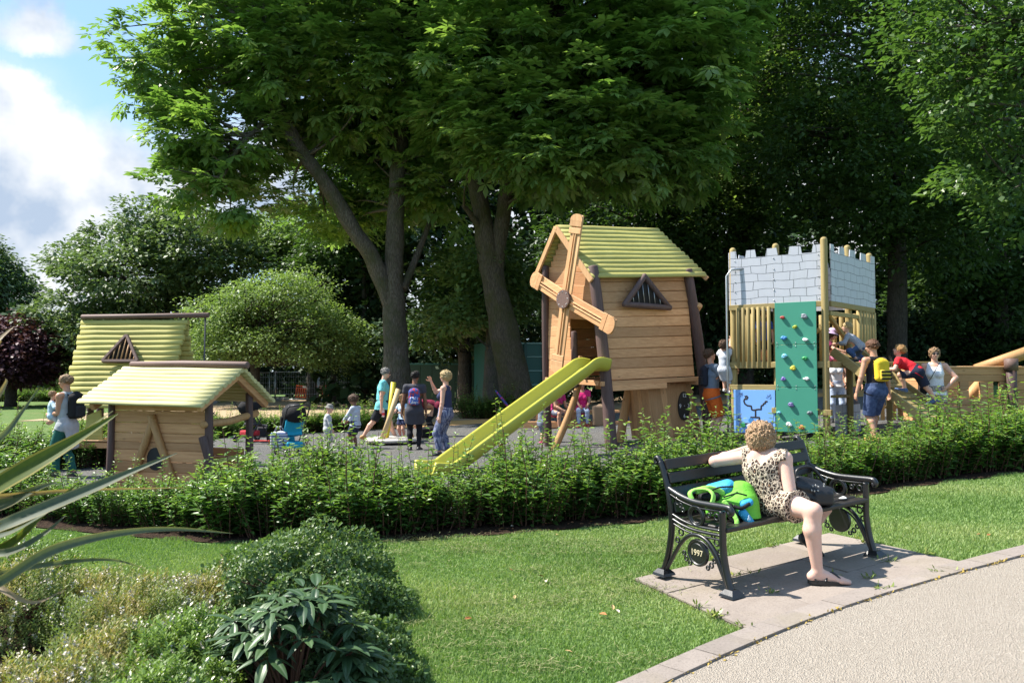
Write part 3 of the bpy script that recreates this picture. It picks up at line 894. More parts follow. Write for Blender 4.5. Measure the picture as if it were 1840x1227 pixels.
# ---------------------------------------------------------------- camera, sun, sky
cam = bpy.data.cameras.new('camera'); co = bpy.data.objects.new('camera', cam); COL.objects.link(co)
cam.sensor_width = 36; cam.lens = 36*F/1840; cam.clip_start = .05; cam.clip_end = 2000
co.location = (0,0,CAMZ); co.rotation_euler = (math.pi/2+PIT, 0, 0); sc.camera = co
cam.dof.use_dof = True; cam.dof.focus_distance = 9.0; cam.dof.aperture_fstop = 7.0
sl = bpy.data.lights.new('sun', 'SUN'); sl.energy = 4.5; sl.angle = R_(.53); sl.color = (1,.945,.855)
so = bpy.data.objects.new('sun', sl); COL.objects.link(so); so.rotation_euler = SUN.to_track_quat('Z','Y').to_euler(); so.location = (-20,5,30)
w = bpy.data.worlds.new('World'); sc.world = w; w.use_nodes = True; nt = w.node_tree; nt.nodes.clear()
class W(NT):
    def __init__(s): s.t = nt; s.out = s.n('ShaderNodeOutputWorld')
s = W()
sky = s.n('ShaderNodeTexSky', sky_type='NISHITA', sun_disc=False, sun_elevation=R_(SUN_EL), sun_rotation=R_(-(90-SUN_D)), air_density=1.0, dust_density=.6, ozone_density=1.0)
tc = s.n('ShaderNodeTexCoord'); dirv = tc.outputs['Generated']
nv = s.n('ShaderNodeVectorMath', operation='NORMALIZE'); s.l(dirv, nv.inputs[0]); dirv = nv.outputs[0]
wn = s.n('ShaderNodeTexNoise', _Scale=4.5, _Detail=7.0, _Roughness=.62); s.l(dirv, wn.inputs['Vector'])
wsub = s.n('ShaderNodeVectorMath', operation='SUBTRACT'); s.l(wn.outputs['Color'], wsub.inputs[0]); wsub.inputs[1].default_value = (.5,.5,.5)
wsc = s.n('ShaderNodeVectorMath', operation='SCALE'); s.l(wsub.outputs[0], wsc.inputs[0]); wsc.inputs['Scale'].default_value = .15
wad = s.n('ShaderNodeVectorMath', operation='ADD'); s.l(dirv, wad.inputs[0]); s.l(wsc.outputs[0], wad.inputs[1])
wdir = wad.outputs[0]
def cloudblob(px, py, rpx, soft=.35, flat=1.7):
    v = (P(px,py,100)-Vector((0,0,CAMZ))).normalized(); r = rpx/F
    sb = s.n('ShaderNodeVectorMath', operation='SUBTRACT'); s.l(wdir, sb.inputs[0]); sb.inputs[1].default_value = v
    ml = s.n('ShaderNodeVectorMath', operation='MULTIPLY'); s.l(sb.outputs[0], ml.inputs[0]); ml.inputs[1].default_value = (1,1,flat)
    ln = s.n('ShaderNodeVectorMath', operation='LENGTH'); s.l(ml.outputs[0], ln.inputs[0])
    mr = s.n('ShaderNodeMapRange', interpolation_type='SMOOTHSTEP'); s.l(ln.outputs['Value'], mr.inputs[0])
    mr.inputs[1].default_value = r*(1+soft); mr.inputs[2].default_value = r*(1-soft); mr.inputs[3].default_value = 0; mr.inputs[4].default_value = 1
    return mr.outputs[0]
cl = None
for a in ((25,45,70,.4,2.1),(-40,225,95,.22,1.1),(20,345,140,.22,1.1),(230,345,75,.3,1.2),(200,430,180,.3,1.1),(-60,500,240,.3,1.3),(420,330,130,.4,1.2),(520,100,70,.7,1.5),(900,330,420,.5,1.6),(1500,420,420,.5,1.6),(2000,300,500,.6,1.6),(-600,400,420,.4,1.4)):
    m_ = cloudblob(*a); cl = m_ if cl is None else s.math('MAXIMUM', cl, m_)
# more fair-weather cloud over the rest of the sky
bn = s.n('ShaderNodeTexNoise', _Scale=2.6, _Detail=8.0, _Roughness=.6); mpz = s.n('ShaderNodeMapping'); mpz.inputs['Scale'].default_value = (1,1,2.2); s.l(dirv, mpz.inputs[0]); s.l(mpz.outputs[0], bn.inputs['Vector'])
br = s.ramp(bn.outputs['Fac'], [(.52,0),(.66,1)])
sepd = s.n('ShaderNodeSeparateXYZ'); s.l(dirv, sepd.inputs[0])
msk = s.ramp(sepd.outputs['Y'], [(.55,1),(.72,0)])
cl = s.math('MAXIMUM', cl, s.math('MULTIPLY', br, msk))
sh = s.n('ShaderNodeTexNoise', _Scale=7.0, _Detail=5.0, _Roughness=.55); s.l(dirv, sh.inputs['Vector'])
ccol = s.mix(s.ramp(sh.outputs['Fac'], [(.40,0),(.60,1)]), (1.75,2.15,2.75), (4.0,4.0,3.95))
bl = s.mix(.65, sky.outputs[0], (1.2,2.2,3.4))
col = s.mix(cl, bl, ccol)
bg = s.n('ShaderNodeBackground', _Strength=.12); s.l(col, bg.inputs[0]); s.l(bg.outputs[0], s.out.inputs[0])
sc.view_settings.view_transform = 'Standard'; sc.view_settings.look = 'None'; sc.view_settings.exposure = 1.34; sc.view_settings.gamma = 1
sc.view_settings.use_curve_mapping = False
sc.cycles.max_bounces = 7; sc.cycles.diffuse_bounces = 4; sc.cycles.transmission_bounces = 5; sc.cycles.transparent_max_bounces = 8
sc.cycles.caustics_reflective = False; sc.cycles.caustics_refractive = False
# ---------------------------------------------------------------- trees
BK_GREY = bark('bark_grey', (.085,.07,.056), (.17,.145,.12), (.065,.07,.033)); BK_MOSS = bark('bark_mossy', (.065,.052,.036), (.12,.098,.07), (.055,.055,.016)); BK_DARK = bark('bark_dark', (.05,.042,.034), (.10,.085,.07))
L_CHEST = leafmat('chestnut_leaf', (.036,.070,.020), (.088,.150,.040), (.18,.24,.08), .45, .36, .55)
L_PLANE = leafmat('plane_leaf', (.020,.044,.014), (.048,.092,.026), (.115,.17,.052), .35, .40, .5)
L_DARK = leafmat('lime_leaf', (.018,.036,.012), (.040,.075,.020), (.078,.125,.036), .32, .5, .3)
L_LIME = leafmat('pale_lime_leaf', (.038,.064,.02), (.085,.13,.04), (.15,.20,.07), .4, .5, .3)
L_OLIVE = leafmat('olive_leaf', (.040,.068,.022), (.085,.135,.042), (.17,.225,.085), .35, .5, .4)
L_FAR = leafmat('far_leaf', (.030,.052,.024), (.062,.095,.042), (.115,.155,.075), .28, .5, .4)
L_PURPLE = leafmat('purple_leaf', (.020,.009,.013), (.040,.015,.021), (.08,.03,.04), .2, .5, .3, 1.1)
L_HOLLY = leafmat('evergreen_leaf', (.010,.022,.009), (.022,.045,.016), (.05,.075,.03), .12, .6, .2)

dA = 31.0
def tp(*q, d): return [P(x,y,d+(k[0] if k else 0)) for x,y,*k in q]
gz = lambda p: Vector((p.x, p.y, G(p.x)-.15))
A0 = gz(P(714,742,dA)); B0 = gz(P(938,742,29.5))
tree('chestnut_tree', 'tall horse chestnut with grey trunk forking low, one long limb leaning left', [
    ([A0, P(712,640,dA), P(708,540,dA), P(709,440,dA), P(714,330,dA), P(724,200,dA), P(735,60,dA), P(740,-150,dA)], [.72,.52,.42,.36,.33,.28,.22,.12]),
    ([P(706,560,dA), P(672,470,dA-.3), P(640,420,dA-.6), P(585,330,dA-1), P(540,270,dA-1.2), P(505,200,dA-1.5), P(480,130,dA-1.6), P(470,30,dA-1.8)], [.30,.34,.31,.28,.26,.22,.16,.08]),
    ([P(505,205,dA-1.5), P(470,225,dA-2), P(430,265,dA-3), P(400,320,dA-3.5)], [.12,.10,.08,.04]),
    ([P(724,520,dA), P(745,470,dA+.5), P(772,400,dA+1), P(800,320,dA+1.2)], [.17,.14,.11,.06])],
    [pb(300,120,dA-1,95,3.0,85), pb(420,60,dA-1,150,4,110), pb(330,235,dA-2,75,2.5,65), pb(420,250,dA-2,110,3.2,90), pb(330,330,dA-2.4,60,1.8,50), pb(445,350,dA-2.4,80,2.2,55), pb(560,120,dA-1,170,5,140), pb(590,300,dA+2.5,90,2.4,80),
     pb(600,385,dA+3,100,2.0,45), pb(700,120,dA,200,6,170), pb(560,-110,dA,300,7,160), pb(700,290,dA+3,120,3,100), pb(790,330,dA+1,90,3,80), pb(760,-60,dA,230,6,170)],
    1500, 15, .42, L_CHEST, BK_GREY, 'palm', .80, 'horse chestnut trees', twigs=260, shell=.45, tintbias=.10, flat=.48, droop=.30)
tree('chestnut_tree', 'horse chestnut with dark mossy twin stemmed trunk in front of the green container', [
    ([B0, P(915,640,29.5), P(890,520,29.5), P(873,430,29.5), P(862,360,29.5), P(835,240,29.3), P(820,100,29)], [.75,.58,.46,.40,.33,.24,.14]),
    ([P(888,510,29.5), P(898,430,29.4), P(910,350,29.3), P(935,220,29), P(980,60,29)], [.24,.30,.28,.22,.12]),
    ([P(873,430,29.5), P(845,385,29), P(832,370,28.6)], [.14,.11,.07])],
    [pb(880,130,28,170,5,150), pb(1010,40,28,220,6,170), pb(1000,230,27,170,4.5,120), pb(1160,150,27,170,5,150), pb(1120,280,27,130,4,80), pb(850,215,27.5,110,3.5,70), pb(990,300,26.5,100,3.2,50), pb(900,270,26.5,80,2.4,40), pb(1230,60,28,140,5,160), pb(1000,-120,29,330,7,180), pb(1230,250,27.5,80,3.5,90)],
    1600, 15, .42, L_CHEST, BK_MOSS, 'palm', .82, 'horse chestnut trees', twigs=150, shell=.45, tintbias=.08, flat=.48, droop=.30)

def simple_tree(label, px, py0, d, r, blobs, n, per, leaf, mat, style='leaf', spread=.8, bk=None, name='tree', group=None, lean=0, top=250, tw=60, bias=0.0, flat=.5, shell=.5):
    p0 = P(px,py0,d); p0 = Vector((p0.x,p0.y,G(p0.x)-.1))
    return tree(name, label, [([p0, P(px+lean*.3,py0-100,d), P(px+lean*.7,(py0+top)/2,d), P(px+lean,top,d)], [r*1.25,r,r*.8,r*.4])], blobs, n, per, leaf, mat, bk or BK_DARK, style, spread, group, twigs=tw, tintbias=bias, flat=flat, shell=shell)
simple_tree('pale leaved lime tree rising behind the windmill house', 1340, 735, 37, .35, [pb(1345,160,36,95,3,100), pb(1400,60,37,120,3.5,110), pb(1330,290,36,110,3,90), pb(1290,400,37,90,3,80), pb(1400,-120,37,200,4,130)], 900, 34, .22, L_LIME, spread=.8, bias=.12, group='tall dark trees behind the playground')
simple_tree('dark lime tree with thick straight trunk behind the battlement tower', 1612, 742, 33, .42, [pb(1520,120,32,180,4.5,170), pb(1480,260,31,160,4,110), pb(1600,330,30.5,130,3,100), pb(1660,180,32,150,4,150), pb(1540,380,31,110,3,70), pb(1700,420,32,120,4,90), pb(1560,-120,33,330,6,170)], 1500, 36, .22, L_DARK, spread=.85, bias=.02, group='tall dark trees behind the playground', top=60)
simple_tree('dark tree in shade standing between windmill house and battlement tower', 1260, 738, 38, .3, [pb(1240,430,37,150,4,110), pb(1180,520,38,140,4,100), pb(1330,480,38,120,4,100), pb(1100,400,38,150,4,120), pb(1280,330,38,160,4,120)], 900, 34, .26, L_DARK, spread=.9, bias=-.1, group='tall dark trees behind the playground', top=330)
simple_tree('plane tree at the right edge with bright sunlit leaves hanging low', 1960, 800, 19, .4, [pb(1760,60,18,150,2.5,120), pb(1850,180,18,150,3,130), pb(1720,170,18,90,1.6,70), pb(1800,300,18,95,1.8,80), pb(1850,380,18,80,1.6,60), pb(1700,20,18.5,120,2,90), pb(1900,-60,18.5,260,4,150)], 480, 32, .17, L_PLANE, spread=.50, bias=.0, bk=BK_GREY, top=100, name='plane_tree', tw=120)
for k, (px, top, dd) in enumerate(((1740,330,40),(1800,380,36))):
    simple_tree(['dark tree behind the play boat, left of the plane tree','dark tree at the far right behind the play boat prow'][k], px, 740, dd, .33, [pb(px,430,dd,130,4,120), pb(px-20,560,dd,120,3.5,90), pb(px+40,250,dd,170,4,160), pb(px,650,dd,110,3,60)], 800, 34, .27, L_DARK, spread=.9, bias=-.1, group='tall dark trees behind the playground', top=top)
# left distance
simple_tree('broad grey green tree rising behind the yellow roofed play tower', 300, 715, 52, .3, [pb(285,410,51,75,4,50), pb(215,445,52,70,4,50), pb(240,490,49,100,5,65), pb(360,440,50,100,5,70), pb(140,470,50,45,3,40), pb(130,575,49,55,4,60), pb(200,600,49,90,4,60), pb(420,480,51,95,5,80), pb(300,570,53,130,5,80), pb(110,650,50,45,3,40)], 1300, 34, .30, L_FAR, spread=.85, bias=.18, top=480, flat=.4, tw=120, group='trees beyond the lawn')
simple_tree('small spreading tree with fine yellow green leaves behind the play hut', 462, 712, 43, .22, [pb(400,565,42,60,2.5,40), pb(450,540,42,60,2.5,40), pb(530,535,42,80,3,55), pb(590,590,42,60,2.5,50), pb(470,610,41.5,110,2.5,40), pb(375,620,42,50,2,45), pb(625,625,42.5,45,2,40), pb(560,640,41.5,50,2,22)], 900, 40, .15, L_OLIVE, spread=.85, bias=.25, top=600, lean=-25, tw=260, flat=.35, shell=.25, group='trees beyond the lawn')
simple_tree('sunlit yellowish tree showing between the olive tree and the leaning limb', 560, 712, 55, .3, [pb(480,430,55,80,4,50), pb(560,430,55,100,4,55), pb(620,500,54,90,4,70), pb(690,450,55,70,4,60), pb(660,560,54,60,4,50)], 900, 34, .28, L_OLIVE, spread=.9, bias=.15, top=470, group='trees beyond the lawn')
simple_tree('dark feathery tree at the far left edge of the lawn', 5, 715, 62, .35, [pb(-20,490,62,45,4,40), pb(15,530,62,45,4,40), pb(-70,450,62,60,4,45), pb(0,590,62,50,4,40)], 600, 34, .32, L_FAR, spread=.9, bias=-.05, top=500, group='trees beyond the lawn')
simple_tree('purple leaved tree at the far left of the lawn', 20, 715, 46, .28, [pb(10,605,46,60,3,40), pb(62,625,46,42,2.5,40), pb(-30,640,45,60,3,45), pb(30,660,45,60,3,30)], 700, 34, .26, L_PURPLE, spread=.7, bias=.15, top=610, group='trees beyond the lawn')
# thin pale trunks and undergrowth
for k, (px, d, r, y) in enumerate(((882,33,.28,540),(835,36,.3,560),(655,47,.2,430),(600,50,.16,470))):
    simple_tree(['slim grey stemmed tree just left of the mossy chestnut','brown stemmed tree in deep shade by the dark green hoarding','bare stemmed tree behind the site fence','thin stemmed tree at the back of the site fence'][k], px, 738, d, r, [pb(px-10,y-60,d-1,75,2.5,60), pb(px-55,y+20,d-1,60,2,40), pb(px+40,y-10,d,60,2,50)], 260, 30, .24, L_OLIVE if k == 0 else L_DARK, spread=.7, bk=BK_GREY if k == 0 else BK_DARK, top=y-40, tw=40, bias=0.0, group='slim trees along the back')
# the wood beyond reads as one dark mass
def mass(name, blobs, n, per, leaf, mat, spread, bias=-.1):
    C, D, K = clumps(blobs, n, .15); m = n*per; ci = np.repeat(np.arange(n), per)
    q = rdir(m)*(rng.random(m)**.45)[:,None]; q[:,2] *= .6; pos = C[ci]+q*spread
    d = unit(q+rdir(m)*.6-np.array([0,0,.3])); nr = unit(np.array([0,0,1.0])+rdir(m)*.7)
    L = leaf*(.6+.8*rng.random(m)); V, Fc = leaves1(pos, d, nr, L, L*.65)
    tint = np.clip(.15+.45*rng.random(n)[ci]+.3*rng.random(m)+bias, 0, 1)
    return tag(link(name, np_mesh(name, V, Fc, 4, tint), None, mat), kind='stuff')
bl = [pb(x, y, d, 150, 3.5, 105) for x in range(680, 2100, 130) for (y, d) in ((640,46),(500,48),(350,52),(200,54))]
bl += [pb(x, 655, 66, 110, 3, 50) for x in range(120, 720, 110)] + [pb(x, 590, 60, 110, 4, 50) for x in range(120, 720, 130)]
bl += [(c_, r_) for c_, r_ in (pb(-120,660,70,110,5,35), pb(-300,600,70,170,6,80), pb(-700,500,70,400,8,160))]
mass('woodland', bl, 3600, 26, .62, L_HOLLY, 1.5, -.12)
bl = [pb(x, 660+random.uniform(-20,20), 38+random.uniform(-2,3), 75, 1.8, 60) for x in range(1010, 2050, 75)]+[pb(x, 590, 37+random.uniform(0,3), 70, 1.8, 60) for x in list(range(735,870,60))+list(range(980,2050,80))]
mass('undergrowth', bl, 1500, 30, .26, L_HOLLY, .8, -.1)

# ---------------------------------------------------------------- shrubs and hedges
L_HEDGE = leafmat('laurel_leaf', (.028,.060,.016), (.078,.145,.032), (.23,.30,.07), .34, .36, .45)
M_TWIG = plain('shrub_stem', (.11,.05,.03), .7)
def shoot_bush(nshoot, per, rad, hgt, leaf, wid, tall=3, droop=.1, topbias=.5):
    """upright leafy shoots from one base"""
    b = MB(); B = []; D = []; N = []; T = []; LL = []
    for i in range(nshoot):
        a = random.uniform(0,6.283); r = rad*math.sqrt(random.random()); hh = hgt*random.uniform(.55,1.0)*(1-.25*(r/rad)**2)
        if i < tall: hh = hgt*random.uniform(1.05,1.35)
        p0 = Vector((r*.55*math.cos(a), r*.55*math.sin(a), 0)); p1 = Vector((r*math.cos(a), r*math.sin(a), hh))
        mid = p0.lerp(p1,.5)+Vector((random.uniform(-.05,.05),random.uniform(-.05,.05),.05))
        pts = [p0, mid, p1]; b.tube(pts, [.007,.005,.002], 4, False)
        for k in range(per):
            t = .07+.93*(k+random.random())/per
            p = (p0.lerp(mid, t*2) if t < .5 else mid.lerp(p1, t*2-1)); ang = k*2.4+random.uniform(-.5,.5)
            up = .25+.55*t
            d = Vector((math.cos(ang), math.sin(ang), random.uniform(-.35,.35)+up*.7-.15))
            B.append(p+Vector((random.uniform(-.02,.02),)*3)); D.append(d); N.append(Vector((0,0,1))+d*-.4+Vector((random.uniform(-.35,.35),random.uniform(-.35,.35),0)))
            zt = p.z/hgt; young = max(0, t-.72)/.28*(zt > .5)
            T.append(min(1, max(0, .12+.45*random.random()+young*.55*random.uniform(.4,1)+.1*zt)))
            LL.append(leaf*random.uniform(.65,1.15)*(1-.35*young))
    B = np.array([tuple(p) for p in B]); D = np.array([tuple(p) for p in D]); N = np.array([tuple(p) for p in N]); LL = np.array(LL)
    V, Fc = leaves2(B, D, N, LL, LL*wid, .22, droop); return b, np_mesh('foliage', V, Fc, 4, np.repeat(T,2))
protos = []
for k in range(9):
    b, me = shoot_bush(random.randint(46,70), random.randint(26,38), random.uniform(.42,.52), random.uniform(.62,.80), random.uniform(.066,.092), random.uniform(.36,.46), random.randint(2,8))
    me.materials.append(L_HEDGE); o = b.build('stems', M_TWIG); me2 = o.data; bpy.data.objects.remove(o); protos.append((me, me2))
def put_bush(x, y, s, label, group, proto=None, sz=1.0, cat='shrub', name='laurel_shrub'):
    root = thing(name, label, cat, (x, y, G(x)), random.uniform(0,6.28), group); root.scale = (s, s, s*sz)
    me, me2 = proto or random.choice(protos)
    link('foliage', me, root); link('stems', me2, root); return root
hl = edge+np.array([0,.54]); hs = np.r_[0, np.cumsum(np.linalg.norm(np.diff(hl, axis=0), axis=1))]
u = .1
while u < hs[-1]:
    x = np.interp(u, hs, hl[:,0]); y = np.interp(u, hs, hl[:,1])
    if x > 8.2: break
    right = x > 3.2
    s_ = random.uniform(.84,1.22)*(.70 if -6.2 < x < -3.4 else 1.08 if x > 5.4 else .93 if x > 2.6 else 1.0)*(.72 if -.75 < x < -.2 else 1)
    if .5 < x < 1.0: s_ *= .95
    put_bush(x, y+random.uniform(-.08,.1), s_, 'leafy laurel bush in the low hedge between lawn and playground', 'laurel bushes of the hedge along the lawn')
    if not -6.2 < x < -3.4: put_bush(x+random.uniform(-.1,.1), y+.50, s_*(.95 if right or x < -2 else .78), 'leafy laurel bush in the low hedge between lawn and playground', 'laurel bushes of the hedge along the lawn')
    u += random.uniform(.36,.46)
for px_ in (545,590,600,940,1205,1275): p = P(px_,800,8.9); put_bush(p.x, p.y, .95, 'laurel bush with tall straggling shoots standing above the low hedge', 'tall laurels of the hedge along the lawn', sz=1.45)
# hedge on the far side of the play area, left part
for k in range(26):
    t = k/25; x = -10.5+t*6.6; y = 19.5+t*4.6+random.uniform(-.15,.15)
    put_bush(x, y, random.uniform(.95,1.15), 'bushy shrub in the hedge along the far side of the playground', 'bushes of the far playground hedge', sz=.9)
for k in range(9):
    put_bush(-9.6+k*.42, 13.2+.25*k+random.uniform(-.2,.2), random.uniform(1.1,1.35), 'bushy shrub behind the woman carrying a baby', 'bushes of the left playground hedge')
for k in range(8):
    put_bush(-1.55+k*.33, 29.2+random.uniform(-.3,.3), random.uniform(1.2,1.5), 'dark low shrub in front of the green container', 'low shrubs at the foot of the mossy chestnut', sz=1.0)
for k in range(16):
    put_bush(-44+k*1.05, 55+random.uniform(-.3,.3), 2.0, 'clipped bush in the low hedge at the back of the left lawn', 'bushes of the hedge behind the left lawn', sz=.7)
L_DENSE = L_HEDGE

# ---------------------------------------------------------------- flower bed in front
bedm = [tuple(ground(x,y).xy) for x,y in ((-1400,960),(-500,990),(40,1035),(250,1040),(420,1030),(600,1030),(700,1090),(735,1227))]
bed = resample(bedm, 40); bedn = np.stack([np.linspace(-4.6,-.35,40), np.full(40,1.2)], 1)
ribbon_sheet('flower_bed_soil', bed, bedn, M_SOIL, .010, nx=16)
def mound(n, rx, ry, h, leaf, wid, kind, sprig=0.0):
    """leafy cushion: leaves all over a lumpy dome"""
    d = rdir(n); d[:,2] = np.abs(d[:,2])
    lump = 1+.16*np.sin(d[:,0]*7+1)*np.cos(d[:,1]*6)+.11*np.sin(d[:,0]*13-d[:,1]*11)+.05*np.cos(d[:,2]*17+d[:,0]*9)
    rad = (lump*(1-.35*rng.random(n)**2.0))[:,None]
    pos = d*np.array([rx,ry,h])*rad
    return pos, unit(d*np.array([1/rx,1/ry,1/h]))
L_IVY = leafmat('small_ivy_leaf', (.026,.050,.018), (.062,.105,.034), (.135,.18,.065), .28, .4, .4)
L_HEBE = leafmat('hebe_leaf', (.035,.065,.015), (.085,.14,.03), (.17,.24,.06), .3, .35, .4)
L_HEATH = leafmat('heather_leaf', (.05,.085,.022), (.11,.145,.04), (.27,.185,.07), .3, .5, .3)
M_FLOWER = plain('white_heather_flower', (.60,.54,.46), .8, .15)
L_VIB = None
def cushion(name, label, px, py, d, rx, ry, h, kind, cat, group=None, n=9000):
    p = P(px,py,d); root = thing(name, label, cat, (p.x,p.y,G(p.x)), 0, group)
    if kind == 'ivy':
        pos, nr = mound(n, rx, ry, h, 0, 0, kind); N = len(pos)
        dr = unit(nr*.6+rdir(N)*.8); L = .026*(.6+.8*rng.random(N)); V, Fc = leaves2(pos, dr, unit(nr+rdir(N)*.6), L, L*.75, .2)
        tint = np.clip(.2+.5*rng.random(N)+.2*(pos[:,2]/h), 0, 1)
        link('foliage', np_mesh('foliage', V, Fc, 4, np.repeat(tint,2)), root, L_IVY)
    else:
        ns = n//6; pos, nr = mound(ns, rx, ry, h, 0, 0, kind); up = unit(nr*.55+np.array([0,0,.9])+rdir(ns)*.22)
        m = 11; ci = np.repeat(np.arange(ns), m); tt = np.tile(np.arange(m)/m, ns)
        sl_ = (.085 if kind == 'heather' else .06)*(.7+.6*rng.random(ns)); a = np.tile(np.arange(m)*2.4, ns)+ci*1.7
        base = pos[ci]+up[ci]*(sl_[ci]*tt)[:,None]
        sd = unit(np.cross(up, np.array([1,.3,.1]))); s2 = np.cross(up, sd)
        dr = unit(up[ci]*.75+(sd[ci]*np.cos(a)[:,None]+s2[ci]*np.sin(a)[:,None])*.85)
        L = np.full(len(base), .025 if kind == 'heather' else .026)*(.7+.6*rng.random(len(base)))
        V, Fc = leaves1(base, dr, up[ci]+rdir(len(base))*.2, L, L*(.32 if kind == 'heather' else .42))
        patch = .5+.5*np.sin(pos[:,0]*9+2)*np.cos(pos[:,1]*7+1)
        tint = np.clip(.15+.45*patch[ci]+.3*rng.random(len(base))+.15*tt, 0, 1)
        link('foliage', np_mesh('foliage', V, Fc, 4, tint), root, L_HEATH if kind == 'heather' else L_HEBE)
        nf = int(ns*(.10 if kind == 'heather' else .05)); pick = rng.choice(ns, nf, replace=False)
        pick = pick[(np.sin(pos[pick,0]*6+1)+np.cos(pos[pick,1]*8) > -.5)]
        k = 10; ci = np.repeat(pick, k); dr = rdir(len(ci)); base = pos[ci]+up[ci]*(sl_[ci]*(.5+.6*rng.random(len(ci))))[:,None]
        V, Fc = leaves1(base, dr, rdir(len(ci)), np.full(len(ci), .017), np.full(len(ci), .012)); link('flowers', np_mesh('flowers', V, Fc, 4), root, M_FLOWER)['kind'] = 'stuff'
    # woody stems inside
    b = MB()
    for _ in range(26):
        a = random.uniform(0,6.28); q = random.uniform(.3,.9); b.tube([(0,0,0),(rx*q*.5*math.cos(a), ry*q*.5*math.sin(a), h*.45),(rx*q*math.cos(a), ry*q*math.sin(a), h*.75)], [.010,.007,.003], 5, False)
    b.build('stems', M_TWIG, root); return root
cushion('ivy_mound', 'large rounded small leaved evergreen shrub spilling onto the lawn', 548, 1110, 5.25, .60, .74, .52, 'ivy', 'shrub', n=30000)
cushion('ivy_mound', 'low dark small leaved shrub at the right front of the flower bed', 635, 1235, 4.1, .30, .42, .28, 'ivy', 'shrub', n=13000)
HG = 'heathers in the flower bed'
cushion('heather', 'brown flowered heather in the middle of the bed behind the hebe', 260, 1090, 4.7, .50, .40, .30, 'heather', 'heather', HG, 13000)
cushion('heather', 'brown topped heather at the back of the bed against the lawn', 190, 1052, 5.25, .50, .30, .25, 'heather', 'heather', HG, 11000)
cushion('hebe', 'grey green cushion between the back heather and the big rounded shrub', 430, 1035, 5.45, .36, .30, .24, 'hebe', 'shrub', 'green cushions in the flower bed', 8000)
cushion('heather', 'heather in the front row between the two bright green cushions', 215, 1160, 4.1, .34, .30, .24, 'heather', 'heather', HG, 8000)
cushion('heather', 'heather with white flower heads flower heads beside the dark shrub, furthest right', 395, 1050, 5.0, .38, .34, .30, 'heather', 'heather', HG, 9000)
cushion('heather', 'heather at the left edge with bare woody stems below the flax leaves', 45, 1050, 4.9, .36, .34, .40, 'heather', 'heather', HG, 8000)
cushion('heather', 'heather at the bottom left corner of the bed', 130, 1227, 3.6, .30, .28, .24, 'heather', 'heather', HG, 7000)
cushion('hebe', 'bright green hebe cushion right beside the dark ribbed shrub', 350, 1145, 4.15, .36, .34, .30, 'hebe', 'shrub', 'green cushions in the flower bed', 12000)
cushion('hebe', 'bright green cushion plant at the bottom edge of the picture', 290, 1240, 3.55, .34, .30, .24, 'hebe', 'shrub', 'green cushions in the flower bed', 10000)
cushion('hebe', 'dark leafy shrub under the flax leaves at the left edge of the bed', 20, 985, 5.6, .50, .40, .42, 'hebe', 'shrub', 'green cushions in the flower bed', 9000)

cushion('heather', 'straggly dark heather at the bottom left below the flax leaves', 40, 1215, 3.75, .26, .26, .20, 'heather', 'heather', HG, 5000)
# ribbed viburnum
t = NT('viburnum_leaf'); a = t.attr(); c = t.mix(a, (.024,.056,.022), (.066,.118,.042)); t.bsdf(c, .42, None, .45); L_VIB = t.m
p = P(520,1205,3.8); root = thing('viburnum', 'dark green shrub with long deeply ribbed glossy leaves', 'shrub', (p.x,p.y,G(p.x)), 0); root.scale = (1.18,1.18,1.12)
b = MB(); st = MB()
for k in range(84):
    a = random.uniform(0,6.28); r = math.sqrt(random.random())*.34; hz = .54*(1-(r/.40)**2)*random.uniform(.72,1.0)
    tipc = Vector((r*math.cos(a)*1.05, r*math.sin(a)*.9, hz)); st.tube([(r*.2*math.cos(a),r*.2*math.sin(a),0), tipc*.6, tipc], [.006,.005,.004], 5, False)
    for j in range(7):
        az = a+j*.9+random.uniform(-.3,.3); L = random.uniform(.085,.14); Wd = L*random.uniform(.30,.36)
        el = random.uniform(-.5,.5)-.12*(j%2); d = Vector((math.cos(az)*math.cos(el), math.sin(az)*math.cos(el), math.sin(el))); s_ = d.cross(Vector((0,0,1))).normalized(); n_ = s_.cross(d)
        vs = []; fs = []; nu, nv_ = 7, 9
        for iu in range(nu):
            u_ = iu/(nu-1); wdt = Wd*.5*math.sin(math.pi*min(1,u_**.8*.97+.03))**.8
            for iv in range(nv_):
                v_ = iv/(nv_-1)*2-1; rib = (.5-.5*math.cos(abs(v_)*math.pi*2))*.10*wdt*2*.5
                vs.append(tipc+d*(L*u_+.012)+s_*(v_*wdt)+n_*(rib+abs(v_)*wdt*.22-L*.30*u_*u_))
        for iu in range(nu-1):
            for iv in range(nv_-1): q = iu*nv_+iv; fs.append([q,q+1,q+nv_+1,q+nv_])
        b.add(vs, fs, random.random(), True)
b.build('foliage', L_VIB, root); st.build('stems', M_TWIG, root)

